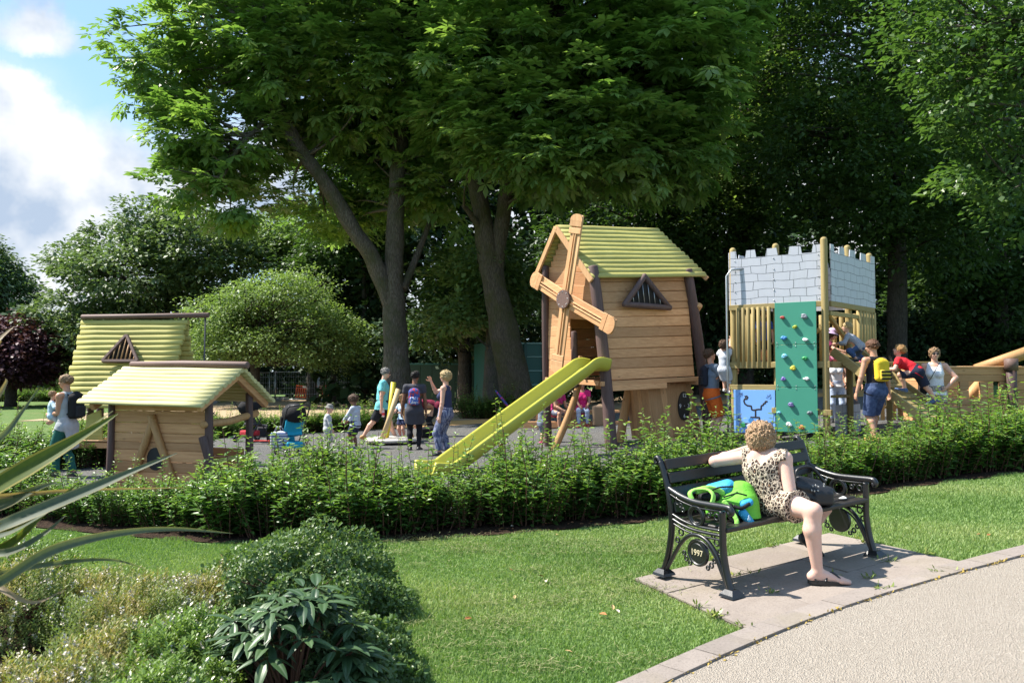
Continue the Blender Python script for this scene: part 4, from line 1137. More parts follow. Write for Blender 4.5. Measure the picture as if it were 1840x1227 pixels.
# flax: sword leaves sweeping in from the left
def flaxmat(name, a_, b_, edge_):
    t = NT(name); at = t.attr('across'); n = t.noise(t.coord('Object', (60,60,60)), 1.0, 4); c = t.mix(n, a_, b_)
    c = t.mix(t.ramp(at, [(.80,0),(.9,1)]), c, edge_)
    q = t.bsdf(c, .58, None, .3, link=False); tr = t.n('ShaderNodeBsdfTranslucent'); t.l(t.mix(1.0,c,(1.5,1.5,.6),'MULTIPLY'), tr.inputs[0]); mx = t.n('ShaderNodeMixShader', _Fac=.3); t.l(q, mx.inputs[1]); t.l(tr.outputs[0], mx.inputs[2]); t.l(mx.outputs[0], t.out.inputs[0]); return t.m
FX1 = flaxmat('flax_green', (.05,.085,.012), (.095,.125,.018), (.26,.22,.05)); FX2 = flaxmat('flax_grey', (.055,.08,.05), (.12,.145,.10), (.20,.19,.10)); FX3 = flaxmat('flax_dry', (.25,.18,.11), (.33,.25,.17), (.28,.21,.14))
fr = P(-330,1090,2.3); root = thing('flax_plant', 'large flax with long pale sword leaves sweeping in from the left edge', 'plant', (fr.x,fr.y,G(fr.x)), 0); RB = Vector(root.location)
def blade(ctrl, w0, mat, roll=0.0, tipw=.03):
    pts = [P(*c_) for c_ in ctrl]; o0 = RB+Vector((random.uniform(-.08,.08),random.uniform(-.08,.08),.02)); e_ = (pts[0]-pts[1]).normalized()*(o0-pts[0]).length*.55; pts = [o0, pts[0]+e_]+pts
    dn = []
    for i in range(len(pts)-1):
        p0,p1,p2,p3 = pts[max(0,i-1)],pts[i],pts[i+1],pts[min(len(pts)-1,i+2)]
        for k in range(8): t_ = k/8; dn.append(.5*((2*p1)+(p2-p0)*t_+(2*p0-5*p1+4*p2-p3)*t_**2+(3*p1-p0-3*p2+p3)*t_**3))
    dn.append(pts[-1]); n = len(dn); V = []; Fc = []; ac = []
    for i in range(n):
        t_ = i/(n-1); tg = (dn[min(i+1,n-1)]-dn[max(i-1,0)]).normalized(); view = Vector((.15,-.75,.65)); view = Matrix.Rotation(roll, 3, tg) @ view
        s_ = tg.cross(view).normalized(); nn = s_.cross(tg)
        w_ = w0*min(1,.75+t_*.6)*min(1, max(tipw, ((1-t_)/.42))**.8)
        for v_ in (-1,-.8,-.4,0,.4,.8,1): V.append(dn[i]+s_*(v_*w_*.5)-RB+nn*(abs(v_)*w_*.16))
        if i:
            for k in range(6): a = (i-1)*7+k; Fc.append([a,a+1,a+8,a+7]); ac.append(1.0 if k in (0,5) else .3)
    me = bpy.data.meshes.new('leaf'); me.from_pydata(V, [], Fc); me.polygons.foreach_set('use_smooth', [True]*len(Fc))
    at = me.attributes.new('across','FLOAT','FACE'); at.data.foreach_set('value', ac); link('leaf', me, root, mat)
blade([(-60,908,2.2),(60,836,2.2),(140,788,2.25),(212,743,2.3)], .058, FX1, .2)
blade([(-60,870,2.25),(50,835,2.25),(130,790,2.3),(203,738,2.35)], .030, FX1, -.3)
blade([(-60,972,2.1),(40,930,2.1),(170,876,2.2),(240,846,2.25),(318,814,2.3)], .038, FX2, .1)
blade([(-60,1065,2.0),(0,1045,2.0),(90,990,2.0),(200,960,2.1),(310,950,2.2),(418,958,2.3)], .026, FX2, .5)
blade([(-40,1050,2.1),(10,1028,2.1),(110,1010,2.2),(200,1005,2.2),(262,1022,2.3)], .015, FX2, .7)
blade([(-60,895,2.3),(40,888,2.3),(140,880,2.3),(330,876,2.4)], .016, FX3, 1.0)
blade([(-60,985,2.2),(30,950,2.2),(90,915,2.2),(150,878,2.3)], .034, FX2, -.2)
blade([(-60,1010,2.2),(20,975,2.2),(70,930,2.25),(110,893,2.3)], .024, FX1, .6)
blade([(-60,905,2.4),(0,870,2.4),(20,862,2.4),(52,840,2.4)], .024, FX3, .3)
blade([(-60,800,2.4),(0,785,2.4),(40,738,2.5),(70,696,2.6)], .020, FX2, .9)
blade([(-40,640,2.3),(-20,628,2.3),(0,608,2.3),(26,586,2.4)], .022, FX3, .2)
blade([(-60,760,2.4),(-10,720,2.4),(10,690,2.4),(10,680,2.4)], .020, FX3, .2)
blade([(-60,1000,2.2),(0,1055,2.1),(60,1082,2.1),(110,1062,2.2)], .016, FX3, .2)
blade([(-60,965,2.1),(30,940,2.1),(100,900,2.15),(140,868,2.2)], .026, FX1, .4)
blade([(-60,1000,2.15),(20,990,2.15),(80,958,2.2),(118,925,2.25)], .022, FX2, .2)
blade([(-60,880,2.35),(10,860,2.35),(70,815,2.4),(120,790,2.45)], .020, FX2, -.2)
blade([(-60,930,2.3),(20,900,2.3),(60,880,2.3),(100,866,2.35)], .036, FX2, .3)

# ---------------------------------------------------------------- mown grass blades
def grass(n, xr, yr):
    x = rng.uniform(*xr, n); y = yr[0]*(yr[1]/yr[0])**rng.random(n)
    keep = np.abs(x) < y*.72+.3
    ex = np.interp(x, edge[:,0], edge[:,1]); keep &= y < ex+.10*np.sin(x*9)+.02
    # outside bed, paving, kerb and path
    bx = np.interp(y, bed[::-1,1], bed[::-1,0]); top = np.interp(x, bed[:34,0], bed[:34,1], left=9, right=0)
    keep &= ~((x < -.95) & (y < top-.05)) & ~((x < -1.0) & (y < 5.6)) 
    k2 = np.interp(x, kb[:,0], kb[:,1], left=0); keep &= y > k2-.03+.03*np.sin(x*31)+.02*np.sin(x*77)
    e1 = np.array([SB.x-SA.x, SB.y-SA.y]); e2 = np.array([SD.x-SA.x, SD.y-SA.y]); det = e1[0]*e2[1]-e1[1]*e2[0]
    px_, py_ = x-SA.x, y-SA.y; u_ = (px_*e2[1]-py_*e2[0])/det; v_ = (e1[0]*py_-e1[1]*px_)/det
    keep &= ~((u_ > .015) & (u_ < 1.3) & (v_ > .01) & (v_ < .99+.0*u_))
    x, y = x[keep], y[keep]; n = len(x)
    base = np.stack([x, y, Gv(x)], 1); a = rng.uniform(0,6.283,n); tl = .35+.5*rng.random(n)
    d = unit(np.stack([np.cos(a)*tl, np.sin(a)*tl, np.ones(n)], 1)); L = (.016+.018*rng.random(n))*(1+.3*np.sin(x*2.3)*np.cos(y*1.9))
    s_ = unit(np.cross(d, rdir(n))); w_ = (.0022+.0014*rng.random(n))*(1+y*.11)
    V = np.stack([base-s_*w_[:,None], base+s_*w_[:,None], base+d*L[:,None]], 1).reshape(-1,3)
    dry = .5+.5*np.sin(x*1.7+1)*np.cos(y*2.1)+.4*np.sin(x*5+y*4)
    tint = np.clip(.35+.35*rng.random(n)+.30*dry*rng.random(n)+.12*np.sin(x*.9+y*2.6), 0, 1)
    return np_mesh('grass', V, (np.arange(n)*3)[:,None]+np.array([[0,1,2]]), 3, tint)
M_GRASS = leafmat('grass_blade', (.075,.140,.036), (.145,.215,.068), (.29,.31,.14), .3, .5, .3, 1.15)
tag(link('grass', grass(900000, (-6.5,7.5), (3.9,10.5)), None, M_GRASS), kind='stuff')
# ---------------------------------------------------------------- shared materials
W_LARCH = wood('larch_boards', (.49,.24,.105), (.74,.43,.215), 'x', .6, .28)
W_LARCHY = wood('larch_boards_y', (.49,.24,.105), (.74,.43,.215), 'y', .6, .22)
W_LARCHZ = wood('larch_boards_z', (.48,.25,.11), (.70,.43,.22), 'z', .6, .2)
W_STAIN = wood('dark_stained_log', (.075,.045,.042), (.15,.095,.085), 'z', .6, .2, knots=False)
W_STAINX = wood('dark_stained_log_x', (.11,.065,.055), (.22,.14,.115), 'x', .6, .2, knots=False)
W_LOG = wood('peeled_log', (.40,.21,.085), (.58,.34,.15), 'z', .55, .15)
W_GREEN = wood('treated_pine', (.26,.19,.07), (.44,.34,.15), 'z', .7, .18)
W_GREENX = wood('treated_pine_x', (.26,.19,.07), (.44,.34,.15), 'x', .7, .18)
W_ROOF = wood('yellow_painted_roof', (.36,.325,.085), (.51,.465,.165), 'x', .7, .12, knots=False)
M_STEEL = plain('galvanised_steel', (.42,.43,.44), .38, .1, metal=.9)
M_WHITE = plain('white_paint', (.78,.78,.77), .45, .05)
M_DKHOLE = plain('bolt_grey', (.30,.30,.30), .4, .1, metal=.6)

class Frame:
    """local frame of a thing: root at a ground point, turned by rz"""
    def __init__(s, root): s.r = root; s.o = Vector(root.location); s.R = Matrix.Rotation(-root.rotation_euler.z, 3, 'Z')
    def __call__(s, p): return s.R @ (Vector(p)-s.o)
def on_plane(px, py, o, n):
    a = Vector((0,0,CAMZ)); d = P(px,py,10)-a; n = Vector(n); return a+d*((Vector(o)-a).dot(n)/d.dot(n))
def onground(px, d): p = P(px, 700, d); return Vector((p.x, p.y, G(p.x)))
def text(name, body, size, mat, parent, loc, xdir, zdir, depth=.003):
    cu = bpy.data.curves.new(name, 'FONT'); cu.body = body; cu.size = size; cu.extrude = depth; cu.align_x = 'CENTER'; cu.align_y = 'CENTER'; cu.resolution_u = 4
    tmp = bpy.data.objects.new('tmp', cu); COL.objects.link(tmp); bpy.context.view_layer.update()
    me = bpy.data.meshes.new_from_object(tmp.evaluated_get(bpy.context.evaluated_depsgraph_get())); bpy.data.objects.remove(tmp)
    o = link(name, me, parent, mat); x = Vector(xdir).normalized(); z = Vector(zdir).normalized(); y = z; n = x.cross(y)
    M = Matrix((x, y, n)).transposed().to_4x4(); M.translation = Vector(loc); o.matrix_local = M; return o

def board_wall(b, bl, br, tl, tr, n, th, out, jitter=.25, gap=.004, tskip=None):
    """horizontal boards filling the quad bl-br-tr-tl; out = outward normal"""
    cuts = [0]
    for i in range(n): cuts.append(cuts[-1]+random.uniform(1-jitter, 1+jitter))
    cuts = [c/cuts[-1] for c in cuts]; out = Vector(out).normalized()
    for i in range(n):
        a0, a1 = cuts[i], cuts[i+1]; m = (a0+a1)/2
        L = bl.lerp(tl, m); Rr = br.lerp(tr, m); h = (bl-tl).length*(a1-a0)-gap
        t0, t1 = (0, 1) if tskip is None else tskip(m)
        p, q = L.lerp(Rr, t0), L.lerp(Rr, t1)
        b.beam(p+out*random.uniform(-.003,.003), q+out*random.uniform(-.003,.003), th, h, (tl-bl), .007)
def course_roof(b, el, er, rl, rr, n, rad, wav=.0, over=.0):
    """roof of rounded boards from eave (el-er) up to ridge (rl-rr)"""
    nrm = (er-el).cross(rl-el).normalized()
    if nrm.z < 0: nrm = -nrm
    for i in range(n):
        t = (i+.5)/n; w = math.sin(i*2.1)*wav
        p = el.lerp(rl, t); q = er.lerp(rr, t); x = (q-p).normalized()
        p = p-x*(.01*random.random()+w+over); q = q+x*(.01*random.random()+w+over)
        pts = [p.lerp(q, k/6)+nrm*(.004*math.sin(k*1.7+i)) for k in range(7)]
        up = (rl-el).normalized()
        b.tube(pts, (rl-el).length/n*.515, 12, True, .025, None, 0, False, rad/((rl-el).length/n*.515), up)

# ---------------------------------------------------------------- windmill play house
bA = onground(1097,15.2); root = thing('windmill_playhouse', 'wooden windmill play house on dark posts with four sails and yellow roof', 'playhouse', bA, R_(36)); T = Frame(root)
pA, pB, pC = P(1084,684,15.3), P(1247,676,16.5), P(987,678,16.5); pD = pB+pC-pA
eA, eB, eC = P(1066,492,15.45), P(1231,490,16.4), P(985,488,16.4); eD = eB+eC-eA
nL = Vector((0,0,1)).cross(pA-pB).normalized(); nL = nL if nL.y < 0 else -nL          # long wall, towards camera
nG = Vector((0,0,1)).cross(pA-pC).normalized(); nG = nG if nG.x < 0 else -nG          # gable, towards left
b = MB(); board_wall(b, T(pA), T(pB), T(eA)+Vector((0,0,.05)), T(eB)+Vector((0,0,.05)), 11, .045, T.R @ nL); b.build('side_wall', W_LARCH, root)
b = MB(); board_wall(b, T(pD), T(pB), T(eD), T(eB), 11, .045, T.R @ Vector((1,0,0))); b.build('rear_wall', W_LARCHY, root)
b = MB(); board_wall(b, T(pC), T(pD), T(eC), T(eD), 11, .045, T.R @ -nL); b.build('side_wall', W_LARCH, root)
rF = P(1014,410,15.95); rB = rF+(eB-eA)*1.0
b = MB(); board_wall(b, T(pC), T(pA), T(eC), T(eA), 11, .045, T.R @ nG, tskip=lambda m: (0,1) if m > .56 else (0,.46))
g0, g1, g2 = T(eC), T(eA), T(rF)-Vector((0,0,.05)); n = 7
for i in range(n):      # boards of the gable triangle, laid askew
    t = (i+.5)/n; p = g0.lerp(g2, t); q = g1.lerp(g2, t); m = (g0+g1)/2
    b.beam(p+Vector((0,0,-.03)), q+Vector((0,0,.03)), .045, (g2-m).length/n-.004, (g2-m), .007)
b.build('gable_wall', W_LARCHY, root)
b = MB()      # roof, both slopes
ov = (eA-eB).normalized(); dn = .13
fl, fr_ = eA+ov*.16+nL*.20-Vector((0,0,.10)), eB-ov*.40+nL*.20-Vector((0,0,.10)); kl, kr = rF+ov*.18+Vector((0,0,.06)), rB-ov*.05+Vector((0,0,.02))
course_roof(b, T(fl), T(fr_), T(kl), T(kr), 12, .034)
bl_, br_ = eC+ov*.16-nL*.20-Vector((0,0,.02)), eD-ov*.40-nL*.20-Vector((0,0,.02)); course_roof(b, T(bl_), T(br_), T(kl), T(kr), 12, .034)
b.build('roof', W_ROOF, root)
b = MB()
for s_ in (T(fl),T(bl_)): b = MB(); b.beam(s_+T.R@ov*.015-Vector((0,0,.06)), T(kl)+T.R@ov*.015-Vector((0,0,.05)), .05, .12, (0,0,1), .008); b.build('barge_board', W_LARCHZ, root)
b = MB(); b.beam(T(fr_)-Vector((0,0,.06)), T(kr)-Vector((0,0,.06)), .05, .10, (0,0,1), .008)
b.build('barge_board', W_LARCHZ, root)
def post(base, top, r, par, mat=W_STAIN, name='post', curve=0, dome=.3, n=14, over=.08, wob=.05):
    b = MB(); p, q = Vector(base), Vector(top); pts = [p.lerp(q, i/8)+Vector((curve*math.sin(math.pi*i/8),0,0)) for i in range(9)]
    b.tube(pts, [r*(1.08-.16*i/8) for i in range(9)], n, True, wob, None, dome); return b.build(name, mat, par)
bB, bC = onground(1276,16.7), onground(986,16.8); bD = bB+bC-bA
dz = Vector((0,0,-.25))
post(T(bA+dz)+T.R@(nL*.05), T(eA)+T.R@((nL+nG)*.075)+Vector((0,0,.12)), .115, root, curve=.05)
post(T(bB+dz), T(eB)+T.R@(nL*.07)+Vector((0,0,.05)), .11, root, curve=.05); post(T(bC+dz), T(eC)+T.R@(nG*.08)+Vector((0,0,.1)), .080, root, curve=-.03); post(T(bD+dz), T(eD), .085, root)
# entrance posts beside the slide
gm = lambda t, z0: (pC.lerp(pA, t)+Vector((0,0,z0)))
post(T(gm(.52,-.15)+nG*.03), T(gm(.50,.95)+nG*.03), .07, root, name='doorpost'); post(T(gm(.72,-.10)-nG*.5), T(gm(.72,1.2)-nG*.5), .06, root, name='doorpost')
b = MB()       # platform
b.beam(T(pA+nL*.12+ov*.15)-Vector((0,0,.05)), T(pB+nL*.12-ov*.02)-Vector((0,0,.05)), .06, .09); b.beam(T(pC+nG*.10)-Vector((0,0,.05)), T(pA+nG*.10)-Vector((0,0,.05)), .06, .10)
for k in range(7):
    t = (k+.5)/7; b.beam(T(pA.lerp(pC,t))-Vector((0,0,.06)), T(pB.lerp(pD,t))-Vector((0,0,.06)), .27, .045)
b.beam(T(pA+nL*.1)-Vector((0,0,.15)), T(pA.lerp(pB,.62)+nL*.15)-Vector((0,0,.15)), .07, .11); b.beam(T(pA.lerp(pB,.3)-nL*1.2)-Vector((0,0,.16)), T(pA.lerp(pB,.62)+nL*.16)-Vector((0,0,.16)), .07, .10)
b.beam(T(pA.lerp(pB,.98)+nL*.16)-Vector((0,0,.12)), T(pD)-Vector((0,0,.12)), .07, .11)
b.build('platform', W_LARCH, root)
# triangular window
wO = (pA+pB)/2+nL*.05
wt = [on_plane(1156,497,wO,nL), on_plane(1201,553,wO,nL), on_plane(1121,547,wO,nL)]
cen = sum(wt, Vector())/3; b = MB()
for i in range(3):
    p, q = wt[i], wt[(i+1)%3]; e = (q-p).normalized(); b.tube([T(p-e*.02)+T.R@(nL*.03), T((p+q)/2)+T.R@(nL*.03), T(q+e*.02)+T.R@(nL*.03)], .058, 12, True, .04, None, .5)
wf = b.build('window_frame', W_STAIN, root)
b = MB(); b.add([T(p)+T.R@(nL*.012) for p in wt], [[0,1,2]]); b.build('window_dark_sheet', plain('interior_shade', (.012,.010,.008), .9, .1), wf)  # near-black sheet over the boards paints the shade inside
b = MB()
for k in range(6):
    t = .2+.12*k; p = wt[2].lerp(wt[1], t); tt = t*2 if t < .5 else (1-t)*2; q = p+(wt[0]-(wt[1]+wt[2])/2)*tt*.92
    b.tube([T(p)+T.R@(nL*.03), T(q)+T.R@(nL*.03)], .008, 8)
b.build('bars', M_STEEL, wf)
# sails
hO = (pA+pC)/2+nG*.30; hub = on_plane(1017,538,hO,nG)
def sail(px, py, mate):
    tip = on_plane(px,py,hO,nG); d = (tip-hub); L = d.length; d.normalize(); s_ = nG.cross(d).normalized(); b = MB(); o = T(hub); d = T.R@d; s_ = T.R@s_; n_ = T.R@nG
    zr = Matrix((d, s_, n_)).transposed()
    for k in (-1,1):
        ln = L*.93; b.box(o+d*(ln/2+.05)+s_*(k*.085), (ln, .125, .035), zr, .012)
        b.box(o+d*(L*.45)+s_*(k*.030)+n_*.032, (L*.72, .030, .022), zr, .006)
    for t in (.78,.86): b.box(o+d*(L*t)+n_*.036, (.115, .34, .030), zr, .010)
    pl = [(0,-.17)]+[(.02+.12*math.sin(a), -.17+.17*(1-math.cos(a)) if a < 1.57 else .17-.17*(1-math.cos(3.14159-a))) for a in [i*3.14159/12 for i in range(13)]]+[(0,.17)]
    b.prism(pl, o+d*(L*.89)+n_*.03, d, s_, .045); return b.build('sail', mate, root)
sail(1041,380,W_LARCHZ); sail(1001,672,W_LARCHZ); sail(958,499,W_LARCHY); sail(1108,590,W_LARCHY)
b = MB(); zr = Matrix((T.R@Vector((0,0,1)), (T.R@nG).cross(T.R@Vector((0,0,1))), T.R@nG)).transposed(); c0 = T(hub)+T.R@nG*.07
pl = [(.185*math.cos(i*math.pi/14), .185*math.sin(i*math.pi/14)) for i in range(28)]; b.prism(pl, c0, zr.col[0], zr.col[1], .05, .5)
hb = b.build('hub', W_STAINX, root); b = MB()
for i in range(8): b.ball(c0+zr@Vector((.15*math.cos(i*.785), .15*math.sin(i*.785), .027)), .011, 8, 4)
b.build('bolts', M_STEEL, hb)
b = MB(); b.tube([T(hub)-T.R@nG*.35, T(hub)+T.R@nG*.05], .06, 10); b.build('axle', W_STAIN, root)
# clock tower below the floor
cO = pA.lerp(pB,.5)-nL*.12
k0, k1, k2, k3 = on_plane(1180,792,cO,nL), on_plane(1262,786,cO,nL), on_plane(1240,690,cO,nL), on_plane(1164,690,cO,nL)
b = MB(); n = 8
for i in range(n):
    t = (i+.5)/n; b.beam(T(k0.lerp(k1,t)), T(k3.lerp(k2,t)), .035, (k1-k0).length/n-.004, (T.R@(k1-k0)), .006)
bk = -nL*.75
for i in range(6):
    t = (i+.5)/6; b.beam(T(k0)+T.R@(bk*t-ov*-.02), T(k3)+T.R@(bk*t), .035, .75/6-.004, T.R@nL, .006); b.beam(T(k1)+T.R@(bk*t), T(k2)+T.R@(bk*t), .035, .75/6-.004, T.R@nL, .006)
ct = b.build('clock_tower', W_LARCHZ, root)
cc = on_plane(1229,729,cO+nL*.035,nL); ux = T.R@(pB-pA).normalized(); uz = Vector((0,0,1)); b = MB()
b.prism([(.165*math.cos(i*math.pi/18), .30*math.sin(i*math.pi/18)) for i in range(36)], T(cc), ux, uz, .02, .5); cf = b.build('clock_face', plain('black_clock_board', (.014,.014,.015), .35, .1), root)
fo = T.R@nL*.014
for s_, dx, dzz in (('12',0,.215),('3',.115,0),('6',0,-.215),('9',-.115,0)): text('numeral', s_, .115, M_WHITE, cf, T(cc)+ux*dx+uz*dzz+fo, ux, uz)
b = MB(); b.ball(T(cc)+fo, .014, 10, 5); b.build('spindle', M_STEEL, cf)
b = MB(); b.tube([T(k0+nL*.18-ov*-.12)+Vector((0,0,-.02)), T(k1+nL*.18)+Vector((0,0,-.02))], .075, 12, True, .05, None, .4); b.build('base_log', W_LARCH, root)
b = MB(); b.beam(T(k0.lerp(k1,.35)+nL*.14)+Vector((0,0,.10)), T(k1+nL*.14)+Vector((0,0,.10)), .16, .035); b.build('step', W_ROOF, root)
b = MB(); q0, q1 = on_plane(1168,818,cO+nL*.5,nL), on_plane(1275,806,cO+nL*.5,nL); b.beam(T(q0), T(q1), .07, .16); b.build('edging_board', W_LARCH, root)
# braces
post(T(onground(990,15.9))-Vector((0,0,.1)), T(P(1044,678,16.0)), .07, root, W_LOG, 'brace', .06); post(T(onground(1112,16.6)), T(P(1132,688,16.6)), .09, root, W_LOG, 'brace'); post(T(onground(1140,17.2)), T(P(1142,690,17.0)), .06, root, W_STAIN, 'brace')
post(T(P(1226,600,17.0)), T(P(1256,548,16.4)), .085, root, W_LOG, 'roof_beam')
b = MB(); b.tube([T(P(1040,640,15.9)), T(P(1038,668,15.8))], .035, 10); b.beam(T(P(1043,640,15.6)), T(P(1046,672,15.5)), .05, .09, (1,0,0)); b.build('grab_post', W_LOG, root)
# slide
s0, s1 = P(1058,662,15.05), P(800,846,12.75); path = []
ctrl = [s0+(s0-s1).normalized()*Vector((1,1,0))*.35+Vector((0,0,.0)), s0+Vector((0,0,.02)), s0.lerp(s1,.10)+Vector((0,0,.02)), s0.lerp(s1,.5), s0.lerp(s1,.90)+Vector((0,0,-.03)), s1+Vector((0,0,-.02)), s1+(s1-s0)*Vector((.12,.12,0))]
sp = []
for i in range(len(ctrl)-1):
    p0,p1,p2,p3 = ctrl[max(0,i-1)],ctrl[i],ctrl[i+1],ctrl[min(len(ctrl)-1,i+2)]
    for k in range(6): t_ = k/6; sp.append(.5*((2*p1)+(p2-p0)*t_+(2*p0-5*p1+4*p2-p3)*t_**2+(3*p1-p0-3*p2+p3)*t_**3))
sp.append(ctrl[-1]); hd = (s1-s0); hd.z = 0; hd.normalize(); sd = Vector((-hd.y, hd.x, 0))
wd, hs_ = .23, .17
prof = [(-wd-.07,hs_-.02),(-wd-.06,hs_+.015),(-wd-.03,hs_+.02),(-wd-.012,hs_-.01),(-wd+.02,.03),(-wd+.07,.0),(0,-.005),(wd-.07,0),(wd-.02,.03),(wd+.012,hs_-.01),(wd+.03,hs_+.02),(wd+.06,hs_+.015),(wd+.07,hs_-.02),(wd+.045,.0),(wd-.02,-.05),(0,-.055),(-wd+.02,-.05),(-wd-.045,.0)]
b = MB(); vs = []; m = len(prof)
for i, p in enumerate(sp):
    tg = (sp[min(i+1,len(sp)-1)]-sp[max(i-1,0)]).normalized(); up = sd.cross(tg); up = up if up.z > 0 else -up
    for (x_, z_) in prof: vs.append(T(p+sd*x_+up*z_))
fs = [[i*m+k, i*m+(k+1)%m, (i+1)*m+(k+1)%m, (i+1)*m+k] for i in range(len(sp)-1) for k in range(m)]
if True:
    c_ = vs[fs[0][0]]
fs.append(list(range(m))); fs.append([(len(sp)-1)*m+k for k in range(m)][::-1]); b.add(vs, fs, .5, True)
slide = b.build('slide', plain('yellow_green_plastic', (.44,.42,.05), .38, .06, 3, 0, .5), root)
bpy.context.view_layer.update()
import bmesh
bm = bmesh.new(); bm.from_mesh(slide.data); bmesh.ops.recalc_face_normals(bm, faces=bm.faces); bm.to_mesh(slide.data); bm.free()
b = MB(); p = onground(903,14.4); b.tube([T(p)-Vector((0,0,.1)), T(sp[20])-Vector((0,0,.03))], .06, 10); b.build('slide_support', W_LOG, root)

# ---------------------------------------------------------------- battlement climbing tower
cA = onground(1487,14.2); cL = onground(1320,15.15); cR = onground(1566,15.75)
ang = math.atan2((cA-cL).y, (cA-cL).x); root = thing('castle_tower', 'climbing tower with grey white battlements, green climbing wall and blue maze panel', 'climbing tower', cA, ang); T = Frame(root)
def zat(y, d): return P(920, y, d).z
Lx = -(cA-cL).length; nF = T.R.inverted() @ Vector((0,-1,0)); Ry = T(cR); Ry.z = 0
zb = zat(655,14.2)-cA.z; zt0 = zat(541,14.2)-cA.z; zv = zat(453,14.2)-cA.z; zm = zat(439,14.2)-cA.z
bd = Ry.normalized(); bD = Vector((Lx,0,0))+Ry
# brick-pattern panel material
def stonepanel(name, ax):
    t = NT(name); co_ = t.n('ShaderNodeTexCoord'); sp_ = t.n('ShaderNodeSeparateXYZ'); t.l(co_.outputs['Object'], sp_.inputs[0])
    nz = t.n('ShaderNodeTexNoise', _Scale=2.2, _Detail=2.0); t.l(co_.outputs['Object'], nz.inputs['Vector'])
    wob = t.math('MULTIPLY_ADD', nz.outputs['Fac'], .10, -.05); cb = t.n('ShaderNodeCombineXYZ'); t.l(t.math('ADD', sp_.outputs[ax], wob), cb.inputs[0]); t.l(t.math('ADD', sp_.outputs[2], wob), cb.inputs[1])
    br = t.n('ShaderNodeTexBrick', _Scale=1.0); t.l(cb.outputs[0], br.inputs['Vector']); br.inputs['Brick Width'].default_value = .30; br.inputs['Row Height'].default_value = .155; br.inputs['Mortar Size'].default_value = .0048; br.inputs['Mortar Smooth'].default_value = .0; br.inputs['Bias'].default_value = 0; br.offset = .43; br.squash = 1.25; br.squash_frequency = 3
    n = t.noise(co_.outputs['Object'], 3, 5); base = t.mix(n, (.44,.45,.50), (.53,.54,.585)); st_ = t.ramp(t.noise(t.coord('Object',(9,9,.8)), 1.5, 5, .7), [(.5,0),(.75,1)]); base = t.mix(t.math('MULTIPLY', st_, .35), base, (.36,.37,.36))
    c = t.mix(br.outputs['Fac'], base, (.10,.11,.12)); t.bsdf(c, .45, None, .4); return t.m
M_STONEX = stonepanel('stone_print_panel', 0); M_STONEY = stonepanel('stone_print_panel_y', 1)
def battlement(o, u, L, z0, zv, zm, mer, mat):
    pl = [(0,z0),(L,z0)]
    top = []
    for a, c in mer:
        tp_ = .012
        top += [(a*L if a == 0 else a*L-tp_, zv), (a*L+ (0 if a == 0 else tp_), zm), (c*L-(0 if c == 1 else tp_), zm), (c*L+(0 if c == 1 else tp_), zv)]
    if top[0][0] <= 0: top = top[1:]
    if top[-1][0] >= L: top = top[:-1]
    pl += [(x, z) for x, z in top[::-1]]; b = MB(); b.prism(pl, o, u, (0,0,1), .016, .5); return b
mer5 = [(0,.07),(.18,.29),(.41,.53),(.66,.79),(.91,1)]
off = Vector((0,-.085,0))
p = battlement(Vector((Lx-.02,0,0))+off, (1,0,0), -Lx-.03, zt0, zv, zm, mer5, 0).build('battlement_panel', M_STONEX, root); bo = MB()
for x_ in (Lx*.53,):
    for k in range(5): bo.ball(off+Vector((x_,-.012,zt0+.05+k*(zv-zt0-.1)/4)), .012, 8, 4)
    for k in range(5): bo.ball(off+Vector((Lx*.06,-.012,zt0+.05+k*(zv-zt0-.1)/4)), .010, 8, 4); bo.ball(off+Vector((Lx*.96,-.012,zt0+.05+k*(zv-zt0-.1)/4)), .010, 8, 4)
bo.build('bolts', M_STEEL, p)
outR = Vector((bd.y,-bd.x,0)); ofR = outR*.085
battlement(bd*.02+ofR, bd, Ry.length+.03, zt0, zv, zm, mer5, 0).build('battlement_panel', M_STONEY, root)
battlement(Vector((Lx,0,0))-ofR*1.0, bd, Ry.length, zt0, zv, zm, mer5, 0).build('battlement_panel', M_STONEY, root)
battlement(Vector((Lx,0,0))+Ry-off, (1,0,0), -Lx, zt0, zv, zm, mer5, 0).build('battlement_panel', M_STONEX, root)
def rpost(x, z1, r=.062, z0=-.2): 
    b = MB(); b.tube([x+Vector((0,0,z0)), x+Vector((0,0,(z0+z1)/2)), x+Vector((0,0,z1))], r, 16, True, .015, None, 1.0); return b.build('post', W_GREEN, root)
for q, z_ in ((Vector((.0,-.10,0)),zm+.06),(Vector((Lx,0,0)),zm+.03),(Vector((Lx*.52,0,0)),zm+.04),(Ry,zm+.02),(Ry*.48,zm+.05),(bD,zm+.0),(Vector((Lx*.5,0,0))+Ry,zm)): rpost(q, z_)
b = MB()    # rails and beams
for z_ in (zt0-.05,): b.beam(Vector((Lx-.05,-.09,z_)), Vector((.06,-.09,z_)), .05, .10); b.beam(ofR*.9+Vector((0,0,z_)), Ry+ofR*.9+Vector((0,0,z_)), .05, .10)
b.beam(Vector((Lx-.05,-.09,zb)), Vector((Lx*.50,-.09,zb)), .05, .12); b.beam(Vector((Lx*.10,-.12,zb)), Vector((.08,-.12,zb)), .06, .12); b.beam(Vector((Lx*.10,-.12,zb-.86)), Vector((.10,-.14,zb-.86)), .09, .10); b.beam(Vector((Lx*.56,-.12,zb-.84)), Vector((Lx*.44,-.14,zb-.84)), .09, .10)
b.beam(Vector((Lx*.56,-.12,zb)), Vector((Lx*.44,-.14,zb)), .09, .10)
